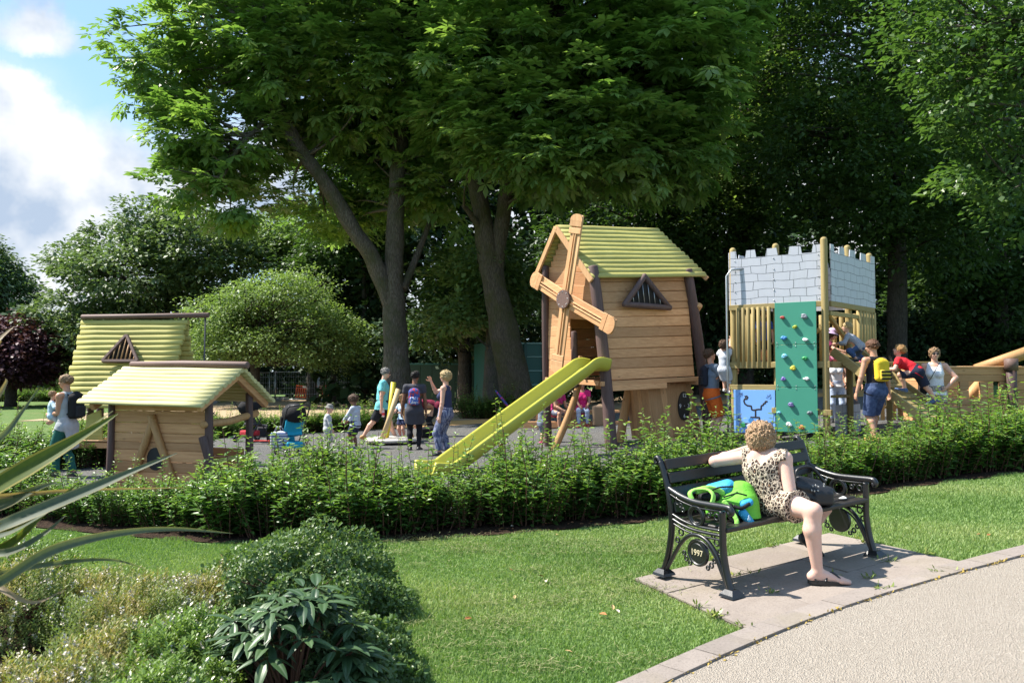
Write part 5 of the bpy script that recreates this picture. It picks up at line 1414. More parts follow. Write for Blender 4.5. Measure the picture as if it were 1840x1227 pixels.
b.beam(Vector((Lx-.05,-.10,zb-.42)), Vector((Lx*.48,-.10,zb-.42)), .06, .10); b.beam(Vector((Lx-.05,-.10,zb-1.33)), Vector((Lx*.48,-.10,zb-1.33)), .06, .08)
b.beam(Ry*.02+Vector((0,0,zt0-.22))+ofR*.5, Ry*.98+Vector((0,0,zt0-.22))+ofR*.5, .05, .08); b.beam(Ry*.08+Vector((0,0,zt0-.18))-ofR, Ry*.75+Vector((0,0,zb+.25))-ofR, .07, .07)
b.beam(Vector((Lx,0,zb+.1))+Ry*.9, Vector((Lx*.3,0,zt0-.1))+Ry*.9, .07, .07); b.beam(ofR+Vector((0,0,zb)), Ry+ofR+Vector((0,0,zb)), .05, .12)
b.build('rails', W_GREENX, root)
b = MB()
for k in range(11):
    t = (k+.5)/11; b.beam(Vector((Lx,0,zb+.02))+Ry*t, Vector((0,0,zb+.02))+Ry*t, .13*Ry.length/1.5, .04)
b.build('platform', W_GREENX, root)
def slats(o, u, L, n, z0, z1, r, name='balustrade'):
    b = MB()
    for k in range(n): p = o+u*(L*(k+.5)/n); b.tube([p+Vector((0,0,z0)), p+Vector((0,0,z1))], r, 10, True, .02, None, .15)
    return b.build(name, W_GREEN, root)
slats(Vector((Lx+.07,-.10,0)), Vector((1,0,0)), -Lx*.40, 7, zb-.03, zt0-.06, .036)
slats(Ry*.62+ofR*.7, bd, Ry.length*.42, 6, zb-.02, zt0-.10, .050)
slats(Vector((Lx*.9,0,0))+Ry, Vector((1,0,0)), -Lx*.85, 11, zb-.02, zt0-.10, .045); slats(Vector((Lx,0,0))+bd*.1, bd, Ry.length*.5, 4, zb-.02, zt0-.1, .045)
# green climbing wall
gx0, gx1 = Lx*.505, Lx*.075; g_top, g_bot = zt0-.005, zat(779,14.0)-cA.z; gy = -.20; seams = [g_bot, g_bot+(g_top-g_bot)*.343, g_bot+(g_top-g_bot)*.672, g_top]
M_GREENP = plain('green_panel', (.05,.26,.175), .5, .06, 2.5, .05, .4); b = MB()
for k in range(3): b.box(((gx0+gx1)/2, gy, (seams[k]+seams[k+1])/2), (gx1-gx0, .03, seams[k+1]-seams[k]-.006), None, .004, .5)
cw = b.build('climbing_wall', M_GREENP, root)
b = MB(); 
for k in range(1,3):
    for x_ in (.05,.5,.95): b.ball((gx0+(gx1-gx0)*x_, gy-.017, seams[k]+.03), .009, 8, 4); b.ball((gx0+(gx1-gx0)*x_, gy-.017, seams[k]-.03), .009, 8, 4)
b.build('screws', M_STEEL, cw)
HC = {'red':(.45,.06,.05),'grey':(.22,.24,.27),'lime':(.38,.42,.03),'blue':(.05,.22,.50),'white':(.72,.72,.72),'green':(.03,.28,.08),'yellow':(.62,.52,.04),'purple':(.20,.14,.42),'sky':(.20,.50,.66),'slate':(.12,.16,.17),'orange':(.62,.15,.06),'violet':(.16,.13,.30)}
hm = {k: plain('hold_'+k, c_, .45, .1, 20) for k, c_ in HC.items()}
holds = [(392,500,'red',.10),(506,494,'grey',.13),(453,552,'lime',.10),(398,605,'blue',.13),(510,616,'white',.11),(396,705,'sky',.13),(504,718,'green',.11),(446,766,'yellow',.15),(396,825,'purple',.11),(511,823,'white',.12),(424,958,'violet',.13),(368,1005,'sky',.09),(525,1000,'slate',.12),(420,1062,'white',.13),(486,1076,'orange',.12)]
for i, (x_, y_, c_, s_) in enumerate(holds):
    rr = random.Random(i); px_, py_ = 1280+x_*.3422, 400+y_*.3422
    u_ = (px_-1400)/(1472-1400); v_ = (py_-543)/(778-543); c0 = Vector((gx0+(gx1-gx0)*u_, gy-.016, g_top+(g_bot-g_top)*v_))
    f = Field(c0-Vector((.12,.12,.12)), c0+Vector((.12,.1,.12)), .008); r_ = s_*.5
    for k in range(4): f.ell(c0+Vector((rr.uniform(-.5,.5)*r_, -.022, rr.uniform(-.4,.4)*r_)), (r_*rr.uniform(.4,.7), .028, r_*rr.uniform(.3,.5)), None, .02)
    f.ell(c0+Vector((0,-.055,.0)), (.012,.02,.012), None, 0, True); smesh(f, 'hold', cw, hm[c_])
# blue maze panel
mx0, mx1, mz0, mz1 = Lx+.03, Lx*.525, zb-1.28, zb-.47; my = -.135
b = MB(); b.box(((mx0+mx1)/2, my, (mz0+mz1)/2), (mx1-mx0, .02, mz1-mz0), None, .003, .5); mp_ = b.build('maze_panel', plain('sky_blue_panel', (.19,.40,.80), .45, .05, 2), root)
MZ = lambda x_, y_: Vector((mx0+(mx1-mx0)*(x_-215)/(752-215), my-.0115, mz1+(mz0-mz1)*(y_-190)/(800-190)))
b = MB()
def slot(pts, w=11):
    q = [MZ(*p) for p in pts]; b.tube(q, w*(mx1-mx0)/537, 8, True, 0, .5, .6, False, .12, (1,0,0) if abs((q[1]-q[0]).z) > abs((q[1]-q[0]).x) else (0,0,1))
arc = lambda cx,cy,r,a0,a1,n=8: [(cx+r*math.cos(R_(a0+(a1-a0)*i/n)), cy+r*math.sin(R_(a0+(a1-a0)*i/n))) for i in range(n+1)]
for pts in ([(378,300),(365,280),(390,275),(402,295),(390,320),(360,320)],[(360,320),(350,350),(365,390),(395,412),(445,418)],[(445,418),(448,440)],[(448,440),(450,465),(470,475)],[(470,475),(500,470)],[(500,470),(500,570)],[(500,470),(530,462)],[(530,462),(572,462)],[(572,462),(574,420)],[(574,410),(600,400)],[(600,400),(605,380)],[(605,380),(625,375)],[(625,375),(628,352)],[(628,350),(652,350)],[(440,575),(548,575)],[(548,575),(550,640)],[(550,640),(560,670),(585,670),(598,645),(612,632),(632,645),(650,675)],[(440,575),(440,610)],[(360,670),(420,668)],[(470,640),(455,700)]):
    slot(pts)
b.build('maze_groove', plain('groove_black', (.012,.012,.016), .6, .1), mp_)
for x_, y_, c_ in ((340,690,'green'),(423,698,'white'),(446,620,'blue'),(656,690,'yellow')):
    q = MZ(x_,y_); b = MB(); b.tube([q, q+Vector((0,-.045,0))], .045, 14); b.build('knob', hm[c_], mp_)
b = MB(); rr = random.Random(3)
for cx, cy in ((305,260),(670,280),(285,590),(700,650),(290,650)):
    for _ in range(5):
        q = [MZ(cx+rr.uniform(-40,40), cy+rr.uniform(-35,35)) for _ in range(4)]; b.tube([p_+Vector((0,.0005,0)) for p_ in q], .0022, 4, False)
b.build('doodle', plain('pencil_grey', (.13,.20,.36), .6, .1), mp_)
# fireman's pole
b = MB(); q = T(P(1306,560,15.0)); x_ = q.x; y_ = q.y
b.tube([Vector((x_+.30,y_+.15,zv-.20)), Vector((x_+.08,y_+.04,zv-.22)), Vector((x_,y_,zv-.34)), Vector((x_,y_,zb)), Vector((x_,y_,-.2))], .020, 10); b.build('pole', M_STEEL, root)
# boarded crawl ramp down towards the hedge
r0, r1 = P(1499,636,14.55), P(1690,780,12.95); rd = (r1-r0).normalized(); rs = Vector((0,0,1)).cross(rd).normalized(); rs = rs if rs.x > 0 else -rs; RW = .82; rn = rs.cross(rd); rn = rn if rn.z > 0 else -rn
b = MB(); n = 15
for k in range(n): t = (k+.5)/n; p = r0.lerp(r1,t); b.beam(T(p+rs*.05), T(p+rs*(RW-.03)), (r1-r0).length/n*.9, .03, T.R@rn)
rp = b.build('ramp', W_GREENX, root); b = MB()
for s_ in (0, RW): b.beam(T(r0+rs*s_+rn*.02-rd*.06), T(r1+rs*s_+rn*.02), .05, .16, T.R@rn)
for k in range(0,n,2): t = (k+.9)/n; p = r0.lerp(r1,t)+rn*.03; b.beam(T(p+rs*.06), T(p+rs*(RW-.04)), .05, .03, T.R@rn)
b.build('ramp_sides', W_GREENX, rp)
b = MB(); b.beam(T(r0.lerp(r1,.35))-Vector((0,0,.05)), T(r0.lerp(r1,.35))*Vector((1,1,0))+Vector((0,0,-.1)), .09, .09, (1,0,0)); b.build('ramp_post', W_GREEN, rp); b = MB(); b.beam(T(r0.lerp(r1,.3)+rs*RW)-Vector((0,0,.05)), T(r0.lerp(r1,.3)+rs*RW)*Vector((1,1,0))+Vector((0,0,-.1)), .09, .09, (1,0,0)); b.build('ramp_post', W_GREEN, rp)
# lower play counter and stone print panel under the floor
b = MB(); b.beam(Vector((0,.1,.78))+Ry*.15, Vector((Lx*.1,0,.78))+Ry, .20, .05); b.build('counter', W_GREENX, root)
b = MB(); b.prism([(0,-.1),(1.2,-.1),(1.2,.62),(0,.62)], Ry*.15+Vector((-.02,.12,0)), bd, (0,0,1), .016, .5); b.build('stone_panel', M_STONEY, root)

# ---------------------------------------------------------------- wooden play boat at the right
o = onground(1688,15.6); root = thing('play_boat', 'wooden plank play boat with square window holes, dark bow post and log bowsprit', 'play boat', o, R_(4)); T = Frame(root)
b = MB(); zs = [.02,.20,.37,.51,.67,.84,.98,1.11]; X1 = 2.05
wins = [(.18,.41),(.60,.83),(1.00,1.24)]
for i in range(len(zs)-1):
    z0, z1 = zs[i], zs[i+1]; mid = (z0+z1)/2; sp_ = [(-.10,X1)]
    if .51 < mid < .84:
        sp_ = []; x_ = -.10
        for a, c_ in wins: sp_.append((x_, a)); x_ = c_
        sp_.append((x_, X1))
    for a, c_ in sp_: b.box(((a+c_)/2, 0, mid), (c_-a, .05, z1-z0-.005), None, .007)
b.build('hull', wood('boat_boards', (.38,.19,.085), (.57,.33,.16), 'x', .6, .2), root)
b = MB(); b.box((.97,.0,1.13), (2.2,.10,.04), None, .008); b.build('gunwale', W_LARCH, root)
b = MB()
for i in range(len(zs)-1): b.box((.95,1.25,(zs[i]+zs[i+1])/2), (2.1,.05,zs[i+1]-zs[i]-.005))
b.build('far_hull', W_LARCH, root); b = MB()
for i in range(len(zs)-1): b.box((-.10,.63,(zs[i]+zs[i+1])/2), (.05,1.2,zs[i+1]-zs[i]-.005))
b.build('stern', W_LARCHY, root)
b = MB(); b.tube([(.55,.5,.1),(1.25,.3,1.0)], .11, 12, True, .04); b.build('inner_log', W_LOG, root)
b = MB(); b.tube([(1.42,-.12,-.2),(1.42,-.12,.6),(1.42,-.12,1.28)], .095, 16, True, .02); post_ = b.build('bow_post', W_STAIN, root)
b = MB(); b.tube([(1.42,-.12,1.06),(1.42,-.12,1.30)], .125, 16, True, .02); b.build('post_cap', W_STAINX, post_)
b = MB(); b.tube([(1.0,.35,1.08),(1.6,.1,1.32),(2.3,-.2,1.62)], [.11,.12,.11], 14, True, .03); b.build('bowsprit', W_LOG, root)
o = onground(1620,16.8); root = thing('picket_fence', 'low wooden paling screen in shade between tower ramp and play boat', 'fence', o, R_(3))
b = MB()
for k in range(12): b.box((-.55+k*.125,0,.62), (.085,.025,1.2), None, .006)
b.build('palings', W_GREEN, root)
for z_, y_ in ((1.24,-.03),(.3,.03)): b = MB(); b.box((.13,y_,z_),(1.6,.06,.06)); b.build('rail', W_GREENX, root)

# ---------------------------------------------------------------- little shop hut
o = onground(375,10.2); root = thing('play_hut', 'small open sided play hut with pale yellow roof and log ridge', 'playhouse', o, R_(-18)); T = Frame(root)
HL, HD, ez, rz_ = 1.56, .80, 1.32, 1.75; z0 = .04
b = MB(); board_wall(b, Vector((-HL,0,z0)), Vector((0,0,z0)), Vector((-HL+.02,0,ez)), Vector((0,0,ez)), 9, .035, (0,-1,0)); hw = b.build('front_wall', W_LARCH, root)
b = MB(); board_wall(b, Vector((-HL,HD,z0)), Vector((-.05,HD,z0)), Vector((-HL,HD,.62)), Vector((-.05,HD,.62)), 5, .035, (0,1,0)); b.build('back_wall', W_LARCH, root)
b = MB(); board_wall(b, Vector((-HL,0.03,z0)), Vector((-HL,HD,z0)), Vector((-HL,.03,.7)), Vector((-HL,HD,.7)), 5, .035, (-1,0,0)); b.build('end_wall', W_LARCHY, root); b = MB(); board_wall(b, Vector((0,.05,z0)), Vector((0,HD,z0)), Vector((0,.05,.50)), Vector((0,HD,.50)), 4, .035, (1,0,0)); b.build('end_wall', W_LARCHY, root)
for x_, y_, h_, r_ in ((.02,-.02,1.36,.055),(-HL-.02,-.03,1.32,.05),(.03,HD,1.38,.055),(-HL,HD,1.38,.05)): post((x_,y_,-.15), (x_*.98,y_,h_), r_, root, curve=.015)
b = MB(); el, er, rl, rr = Vector((-HL-.25,-.36,ez-.05)), Vector((.17,-.36,ez-.08)), Vector((-HL-.18,HD/2,rz_)), Vector((.24,HD/2,rz_-.03))
course_roof(b, el, er, rl, rr, 10, .028); course_roof(b, Vector((-HL-.25,HD+.36,ez-.03)), Vector((.20,HD+.36,ez-.06)), rl, rr, 10, .028)
b.build('roof', wood('pale_yellow_roof', (.48,.44,.19), (.60,.56,.30), 'x', .7, .07, knots=False), root)  # paler yellow than the other roofs
b = MB(); b.tube([rl+Vector((.10,0,.035)), (rl+rr)/2+Vector((0,0,.055)), rr+Vector((.05,0,.05))], [.045,.05,.05], 14, True, .04, None, .3); b.build('ridge_log', W_STAINX, root)
for s_, y_ in ((-1,-.30),(1,HD+.30)):
    b = MB(); b.beam(Vector((.12,HD/2,rz_-.13)), Vector((.09,y_,ez-.11)), .07, .09, (0,0,1)); b.build('rafter', W_LARCHY, root); b = MB(); b.beam(Vector((-HL-.05,HD/2,rz_-.13)), Vector((-HL-.05,y_,ez-.11)), .07, .09, (0,0,1)); b.build('rafter', W_LARCHY, root)
b = MB(); b.tube([(.0,-.10,1.00),(.05,.35,1.02),(.02,HD+.18,1.10)], .05, 12, True, .06, None, .3); b.build('counter_rail', W_LOG, root)
b = MB(); b.box((.05,.40,.52), (.15,.76,.035), None, .01); b.build('counter', W_ROOF, root)
post((.28,-.02,-.1), (-.0,-.10,.84), .058, root, name='leaning_log')
b = MB(); b.tube([(-.86,-.06,1.10),(-.70,-.05,.70),(-.46,-.05,.20)], .050, 12, True, .05, None, .3); b.build('leaning_log', W_LOG, root); b = MB(); b.tube([(-.82,-.055,1.06),(-1.0,-.06,.62),(-1.10,-.06,.36)], .048, 12, True, .05, None, .3); b.build('leaning_log', W_LOG, root)
b = MB(); b.prism([(.135*math.cos(i*math.pi/12), .15*math.sin(i*math.pi/12)) for i in range(24)], (-.815,-.021,.53), (1,0,0), (0,0,1), .006); b.build('porthole', plain('porthole_shade', (.015,.015,.018), .5, .1), hw)  # dark disc on uncut boards paints the shade of a hole
b = MB(); b.box((-.75,.45,.50),(.05,.02,.3)); b.build('inner_shelf', W_LARCH, root)

# ---------------------------------------------------------------- tall yellow-roofed play tower behind
o = onground(240,14.6); root = thing('play_tower', 'tall play tower with steep yellow wavy roof and triangular barred window', 'playhouse', o, R_(-3)); T = Frame(root)
w_, d0 = 1.0, .35
zt, zb_ = T(P(240,571,14.0)).z, T(P(240,733,14.0)).z
b = MB(); el, er, rl, rr = Vector((-w_+.03,-.62,zb_)), Vector((w_-.05,-.62,zb_)), Vector((-w_,0,zt)), Vector((w_,0,zt))
course_roof(b, el, er, rl, rr, 17, .032, .022); course_roof(b, Vector((-w_-.09,.62,zb_)), Vector((w_-.05,.62,zb_)), rl, rr, 17, .032, .022); rf = b.build('roof', W_ROOF, root)
b = MB(); b.tube([Vector((-w_-.02,0,zt+.06)), Vector((0,0,zt+.07)), Vector((w_+.40,0,zt+.09))], .048, 12, True, .04, None, .2); b.build('ridge_log', W_STAINX, root)
sl_ = lambda x_, t: Vector((x_, -.62*(1-t)-.05, zb_+(zt-zb_)*t-.0))
wt = [sl_(-.02,.80), sl_(.30,.50), sl_(-.36,.50)]; off = Vector((0,-.06,.03)); b = MB()
for i in range(3): p, q = wt[i], wt[(i+1)%3]; b.beam(p+off, q+off, .05, .075, (0,-1,.4))
wf = b.build('window_frame', W_STAINX, root); b = MB(); b.add([p+Vector((0,-.028,.01)) for p in wt], [[0,1,2]]); b.build('window_dark_sheet', bpy.data.materials['interior_shade'], wf)  # dark sheet laid on the roof stands in for the unlit inside
b = MB()
for k in range(7):
    t = .14+.12*k; p = wt[2].lerp(wt[1], t); tt = t*2 if t < .5 else (1-t)*2; q = p+(wt[0]-(wt[1]+wt[2])/2)*tt*.95; b.tube([p+off*.9, q+off*.9], .013, 8)
b.build('bars', W_LOG, wf)
for x_, y_ in ((-w_+.12,-.42),(w_-.15,-.42),(-w_+.12,.42),(w_-.15,.42),(-w_+.30,-.2)): post((x_,y_,-.15), (x_,y_,zb_+.06), .065, root)
b = MB(); b.beam(Vector((-w_-.1,-.5,.42)), Vector((w_,-.5,.42)), .10, .10); 
for k in range(7): b.beam(Vector((-w_,-.48+k*.16,.5)), Vector((w_,-.48+k*.16,.5)), .15, .03)
b.build('deck', W_LARCH, root)
b = MB(); b.tube([(w_+.34,0,zt+.06),(w_+.32,0,.0)], .016, 8); b.build('pole', plain('dark_steel', (.04,.04,.045), .5), root)
b = MB(); b.prism([(0,0),(.35,0),(.30,.55),(.05,.45)], (-w_+.35,-.45,.5), (1,0,0), (0,0,1), .03); b.build('side_panel', W_ROOF, root)

# ---------------------------------------------------------------- spinner with crossed logs
o = onground(707,18.7); root = thing('spinner_roundabout', 'pale round spinner platform with a yellow and a bare log rising from it', 'roundabout', o, 0)
b = MB(); b.lathe([(.02,.06),(.60,.06),(.66,.08),(.67,.12),(.64,.145),(.02,.15)], (0,0,0), 36); ds = b.build('platform', plain('pale_disc', (.50,.46,.42), .6, .12, 6), root)
b = MB()
for a in range(6): b.beam((0,0,.152),(.62*math.cos(a*1.047),.62*math.sin(a*1.047),.152),.018,.006)
b.build('grooves', M_DKHOLE, ds)
b = MB(); b.tube([(-.15,-.1,.12),(-.06,-.05,.8),(.0,0,1.46)], [.060,.062,.064], 14, True, .02); yl = b.build('yellow_log', plain('yellow_painted_log', (.50,.43,.02), .5, .12, 6), root)
b = MB(); b.tube([(-.022,-.017,1.08),(-.009,-.006,1.20)], .071, 14); b.build('band', M_BLACK, yl)
b = MB(); b.tube([(-.20,-.42,.12),(-.02,-.28,.7),(.14,-.16,1.30)], [.060,.062,.058], 12, True, .05); b.build('bare_log', wood('pale_log', (.50,.34,.16), (.66,.50,.28), 'z', .6, .1), root)
b = MB(); b.tube([(.45,.1,.14),(.28,.05,.6),(.16,.0,1.15)], .045, 10, True, .05); b.build('bare_log', W_LOG, root)
b = MB(); b.lathe([(.02,-.05),(.22,-.05),(.22,.06),(.02,.06)], (0,0,0), 20); b.build('pedestal', M_BLACK, root)

# ---------------------------------------------------------------- site fence, barriers, container, hoarding
def heras(px0, px1, d, label):
    a, c = onground(px0,d), onground(px1,d); root = thing('fence_panel', label, 'fence', a, math.atan2((c-a).y,(c-a).x), 'temporary mesh fence panels'); L = (c-a).length; H_ = 2.02
    b = MB()
    for p, q in (((0,0,.08),(0,0,H_)),((L,0,.08),(L,0,H_)),((0,0,H_),(L,0,H_)),((0,0,.15),(L,0,.15))): b.tube([p,q], .035, 8)
    b.build('frame', M_STEEL, root); b = MB()
    k = .12
    while k < L: b.tube([(k,0,.15),(k,0,H_)], .005, 4, False); k += .16
    for z_ in (.5,.9,1.3,1.7): b.tube([(0,0,z_),(L,0,z_)], .006, 4, False)
    b.build('mesh', M_STEEL, root); b = MB(); b.box((0,0,.06),(.7,.25,.12)); b.build('foot', plain('concrete_block', (.3,.29,.28), .9) if 'concrete_block' not in bpy.data.materials else bpy.data.materials['concrete_block'], root)
heras(386,484,54,'mesh fence panel seen just right of the play hut roof'); heras(495,571,54,'mesh fence panel in front of the leaning orange barrier'); heras(573,658,54,'right hand mesh fence panel beside the grey chestnut trunk'); heras(484,494,53.4,'narrow mesh fence panel turned end on between two others')
M_OR = plain('orange_plastic', (.80,.12,.02), .5, .08)
def barrier(px, d, label, tilt):
    o = onground(px,d); root = thing('barrier', label, 'barrier', o, R_(6), 'orange plastic barriers'); root.rotation_euler[1] = tilt; b = MB()
    b.box((0,0,.98),(1.2,.06,.10)); b.box((0,0,.18),(1.2,.06,.10)); b.box((0,0,.82),(1.2,.06,.06))
    for k in range(9): b.box((-.57+k*.1425,0,.5),(.055,.05,.66))
    b.box((-.5,0,.06),(.08,.45,.06)); b.box((.5,0,.06),(.08,.45,.06)); b.build('frame', M_OR, root)
    b = MB(); b.box((0,-.045,.94),(.30,.012,.14)); b.build('plate', M_WHITE, root)
barrier(545,57,'leaning orange plastic barrier behind the middle fence panel',.10); barrier(580,58,'orange plastic barrier further right, behind the fence post',-.03)
a, c = onground(874,33.3), onground(1010,34.2); root = thing('shipping_container', 'dark green steel container behind the mossy chestnut trunk', 'container', a, math.atan2((c-a).y,(c-a).x)); L = (c-a).length; H_ = 3.0
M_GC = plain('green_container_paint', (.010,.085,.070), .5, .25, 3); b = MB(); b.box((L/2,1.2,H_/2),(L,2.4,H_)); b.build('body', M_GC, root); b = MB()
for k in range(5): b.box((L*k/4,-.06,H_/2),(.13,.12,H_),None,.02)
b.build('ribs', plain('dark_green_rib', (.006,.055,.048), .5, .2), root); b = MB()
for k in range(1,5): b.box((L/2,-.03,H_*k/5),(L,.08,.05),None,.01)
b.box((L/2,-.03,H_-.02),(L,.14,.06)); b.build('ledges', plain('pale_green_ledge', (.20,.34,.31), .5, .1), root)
a, c = onground(735,37.5), onground(880,37.5); root = thing('hoarding', 'dark green solid hoarding in deep shade between the chestnut trunks', 'hoarding', a, 0); b = MB()
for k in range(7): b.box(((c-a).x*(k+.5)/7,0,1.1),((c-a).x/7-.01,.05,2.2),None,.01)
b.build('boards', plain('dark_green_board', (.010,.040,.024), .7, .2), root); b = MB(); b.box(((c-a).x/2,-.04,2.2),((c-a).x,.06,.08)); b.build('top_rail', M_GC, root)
a = onground(520,75); root = thing('hoarding', 'dark boundary fence far behind the mesh panels', 'fence', a, 0); b = MB()
for k in range(14): b.box((-9+k*1.8,0,1.1),(1.78,.06,2.2),None,.01)
b.build('boards', plain('weathered_board', (.03,.022,.018), .8, .3), root)
# far left: boarded fence, notice board, parked car
a = onground(60,70); root = thing('board_fence', 'brown boarded fence at the far left beyond the lawn', 'fence', a, R_(2)); b = MB()
for k in range(16): b.box((-1+k*.5,0,.8),(.48,.05,1.6),None,.01)
b.build('boards', plain('brown_board', (.10,.055,.03), .8, .3), root)
a = onground(108,64); root = thing('notice_board', 'grey notice board on two posts at the far left', 'sign', a, 0); b = MB(); b.box((0,0,1.75),(1.35,.05,.55)); b.build('panel', plain('grey_sign', (.30,.34,.38), .5), root); b = MB(); b.box((-.6,.03,.9),(.07,.05,1.8)); b.box((.6,.03,.9),(.07,.05,1.8)); b.build('posts', M_BLACK, root)
a = onground(94,78); root = thing('parked_car', 'silver white parked car beyond the boarded fence', 'car', a+Vector((0,0,.75)), R_(8)); b = MB()
prof_ = [(-2.0,.35),(-2.05,.75),(-1.75,.95),(-1.0,1.02),(-.55,1.42),(.75,1.45),(1.45,1.05),(1.95,.95),(2.05,.6),(2.0,.35)]
b.prism(prof_, (0,0,0), (1,0,0), (0,0,1), 1.7, .5); b.build('body', plain('silver_paint', (.62,.64,.66), .25, .04, coat=.5), root); b = MB()
b.prism([(-.88,1.03),(-.50,1.36),(.70,1.39),(1.25,1.05)], (0,-.855,0), (1,0,0), (0,0,1), .012); b.build('side_window', M_BLACK, root)
for x_ in (-1.25,1.25): b = MB(); b.tube([(x_,-.88,.33),(x_,-.66,.33)], .33, 20); wh = b.build('wheel', M_BLACK, root); b = MB(); b.tube([(x_,-.885,.33),(x_,-.87,.33)], .2, 16); b.build('rim', M_STEEL, wh)
# low timber bench in the shade of the tree
o = onground(1030,22.3); root = thing('timber_bench', 'low long timber bench in the shade where the woman in pink sits', 'bench', o, R_(2)); b = MB(); b.box((0,0,.44),(2.6,.42,.06)); b.build('seat', W_LARCH, root); b = MB()
for x_ in (-1.0,0,1.0): b = MB(); b.box((x_,0,.2),(.12,.36,.42)); b.build('support', W_LARCHZ, root)
b = MB(); b.box((0,-.35,.09),(3.2,.12,.18)); b.build('kickboard', W_LARCH, root)
# ---------------------------------------------------------------- people
S_PALE = skin('pale', (.62,.37,.27)); S_MID = skin('tanned', (.50,.28,.18)); S_BROWN = skin('brown', (.20,.095,.055)); S_OLIVE = skin('olive', (.40,.22,.14))
H_BLOND = hairmat('blond', (.42,.28,.12), (.72,.56,.30)); H_BROWN = hairmat('brown', (.06,.03,.018), (.16,.09,.05)); H_BLACK = hairmat('black', (.008,.007,.007), (.03,.025,.022)); H_GREY = hairmat('grey', (.14,.13,.12), (.34,.32,.30)); H_SANDY = hairmat('sandy', (.22,.12,.06), (.46,.30,.16)); H_AUBURN = hairmat('auburn', (.10,.04,.02), (.26,.13,.07)); H_GINGER = hairmat('ginger', (.35,.17,.05), (.60,.36,.15))
SH_DARK = plain('dark_shoe', (.02,.02,.022), .5); SH_BLUE = plain('blue_shoe', (.06,.11,.24), .6); SH_TAN = plain('tan_shoe', (.48,.24,.08), .6); SH_PINK = plain('pink_shoe', (.75,.10,.28), .5); SH_RED = plain('red_shoe', (.40,.06,.05), .6); SH_WHITE = plain('white_shoe', (.6,.6,.58), .6)
def at(px, d, dz=0): p = onground(px, d); return (p.x, p.y, p.z+dz)
def patterned(name, base, ink, scale, lo=.4, hi=.5, stretch=(1,1,1), kind='noise'):
    t = NT('print_'+name); v = t.coord('Object', stretch)
    if kind == 'noise': f = t.ramp(t.noise(v, scale, 3), [(lo,0),(hi,1)])
    elif kind == 'wave':
        q = t.n('ShaderNodeTexWave', _Scale=scale, bands_direction='Z'); t.l(v, q.inputs['Vector']); f = t.ramp(q.outputs['Fac'], [(lo,0),(hi,1)])
    elif kind == 'check':
        q = t.n('ShaderNodeTexWave', _Scale=scale, bands_direction='Z'); t.l(v, q.inputs['Vector']); q2 = t.n('ShaderNodeTexWave', _Scale=scale, bands_direction='X'); t.l(v, q2.inputs['Vector'])
        f = t.ramp(t.math('MAXIMUM', q.outputs['Fac'], q2.outputs['Fac']), [(lo,0),(hi,1)])
    t.bsdf(t.mix(f, base, ink), .85, t.bump(t.noise(t.coord('Object'), 14, 4), .5, .02), .2); return t.m
def bottle(loc, label):
    r = thing('bottle', label, 'bottle', loc); b = MB(); b.lathe([(.02,-.11),(.034,-.105),(.034,.03),(.014,.07),(.014,.09)],(0,0,0),14); b.build('body', plain('clear_pink_drink', (.62,.45,.50), .2), r)
    b = MB(); b.lathe([(.0345,-.07),(.0355,-.065),(.0355,-.01),(.0345,-.005)],(0,0,0),14); b.build('label', plain('red_label', (.55,.03,.04), .5), r); b = MB(); b.lathe([(.016,.088),(.016,.105),(.004,.107)],(0,0,0),10); b.build('cap', M_WHITE, r); return r
def worldpt(root, p): return Matrix.Rotation(root.rotation_euler.z, 3, 'Z') @ Vector(p)+Vector(root.location)
def daypack(root, J, label, mat, mat2, size=(.26,.13,.38), bands=None, dz=0.0, back=.105):
    """a backpack worn on the back: a thing of its own"""
    H = J['H']; T = J['T']; c = J['chest']+T @ Vector((0,-back*H/1.6-size[1]*.45,-.035*H+dz)); r = thing('backpack', label, 'backpack', tuple(worldpt(root, c)), root.rotation_euler.z)
    rot = np.array(T); w, d, h = size
    f = Field([-.32]*3, [.32]*3, .009); f.rbox((0,0,0), (w/2,d/2,h/2), rot, .06, .02); f.ell(T@Vector((0,.0,h*.38)), (w*.42,d*.42,h*.24), rot, .04); smesh(f, 'body', r, mat)
    f = Field([-.32]*3, [.32]*3, .009); f.rbox(T@Vector((0,-d*.52,-h*.2)), (w*.38,d*.22,h*.24), rot, .03, .02); smesh(f, 'pocket', r, mat2)
    b = MB(); 
    for s_ in (-1,1):
        p = [T@Vector((s_*w*.28,d*.4,h*.42)), T@Vector((s_*.075,d*.5+.10,h*.5+.03)), T@Vector((s_*.085,d*.5+.22,h*.25)), T@Vector((s_*.11,d*.5+.19,-h*.15)), T@Vector((s_*w*.36,d*.45,-h*.32))]
        b.tube(p, .016, 8, True, 0, None, 0, False, .6)
    b.build('straps', mat2, r)
    if bands:
        f = MB()
        for z_ in bands[1]: f.beam(T@Vector((-w*.39,-d*.76,z_)), T@Vector((w*.39,-d*.76,z_)), .012, .03)
        f.build('bands', bands[0], r)
    return r
STAND = {}
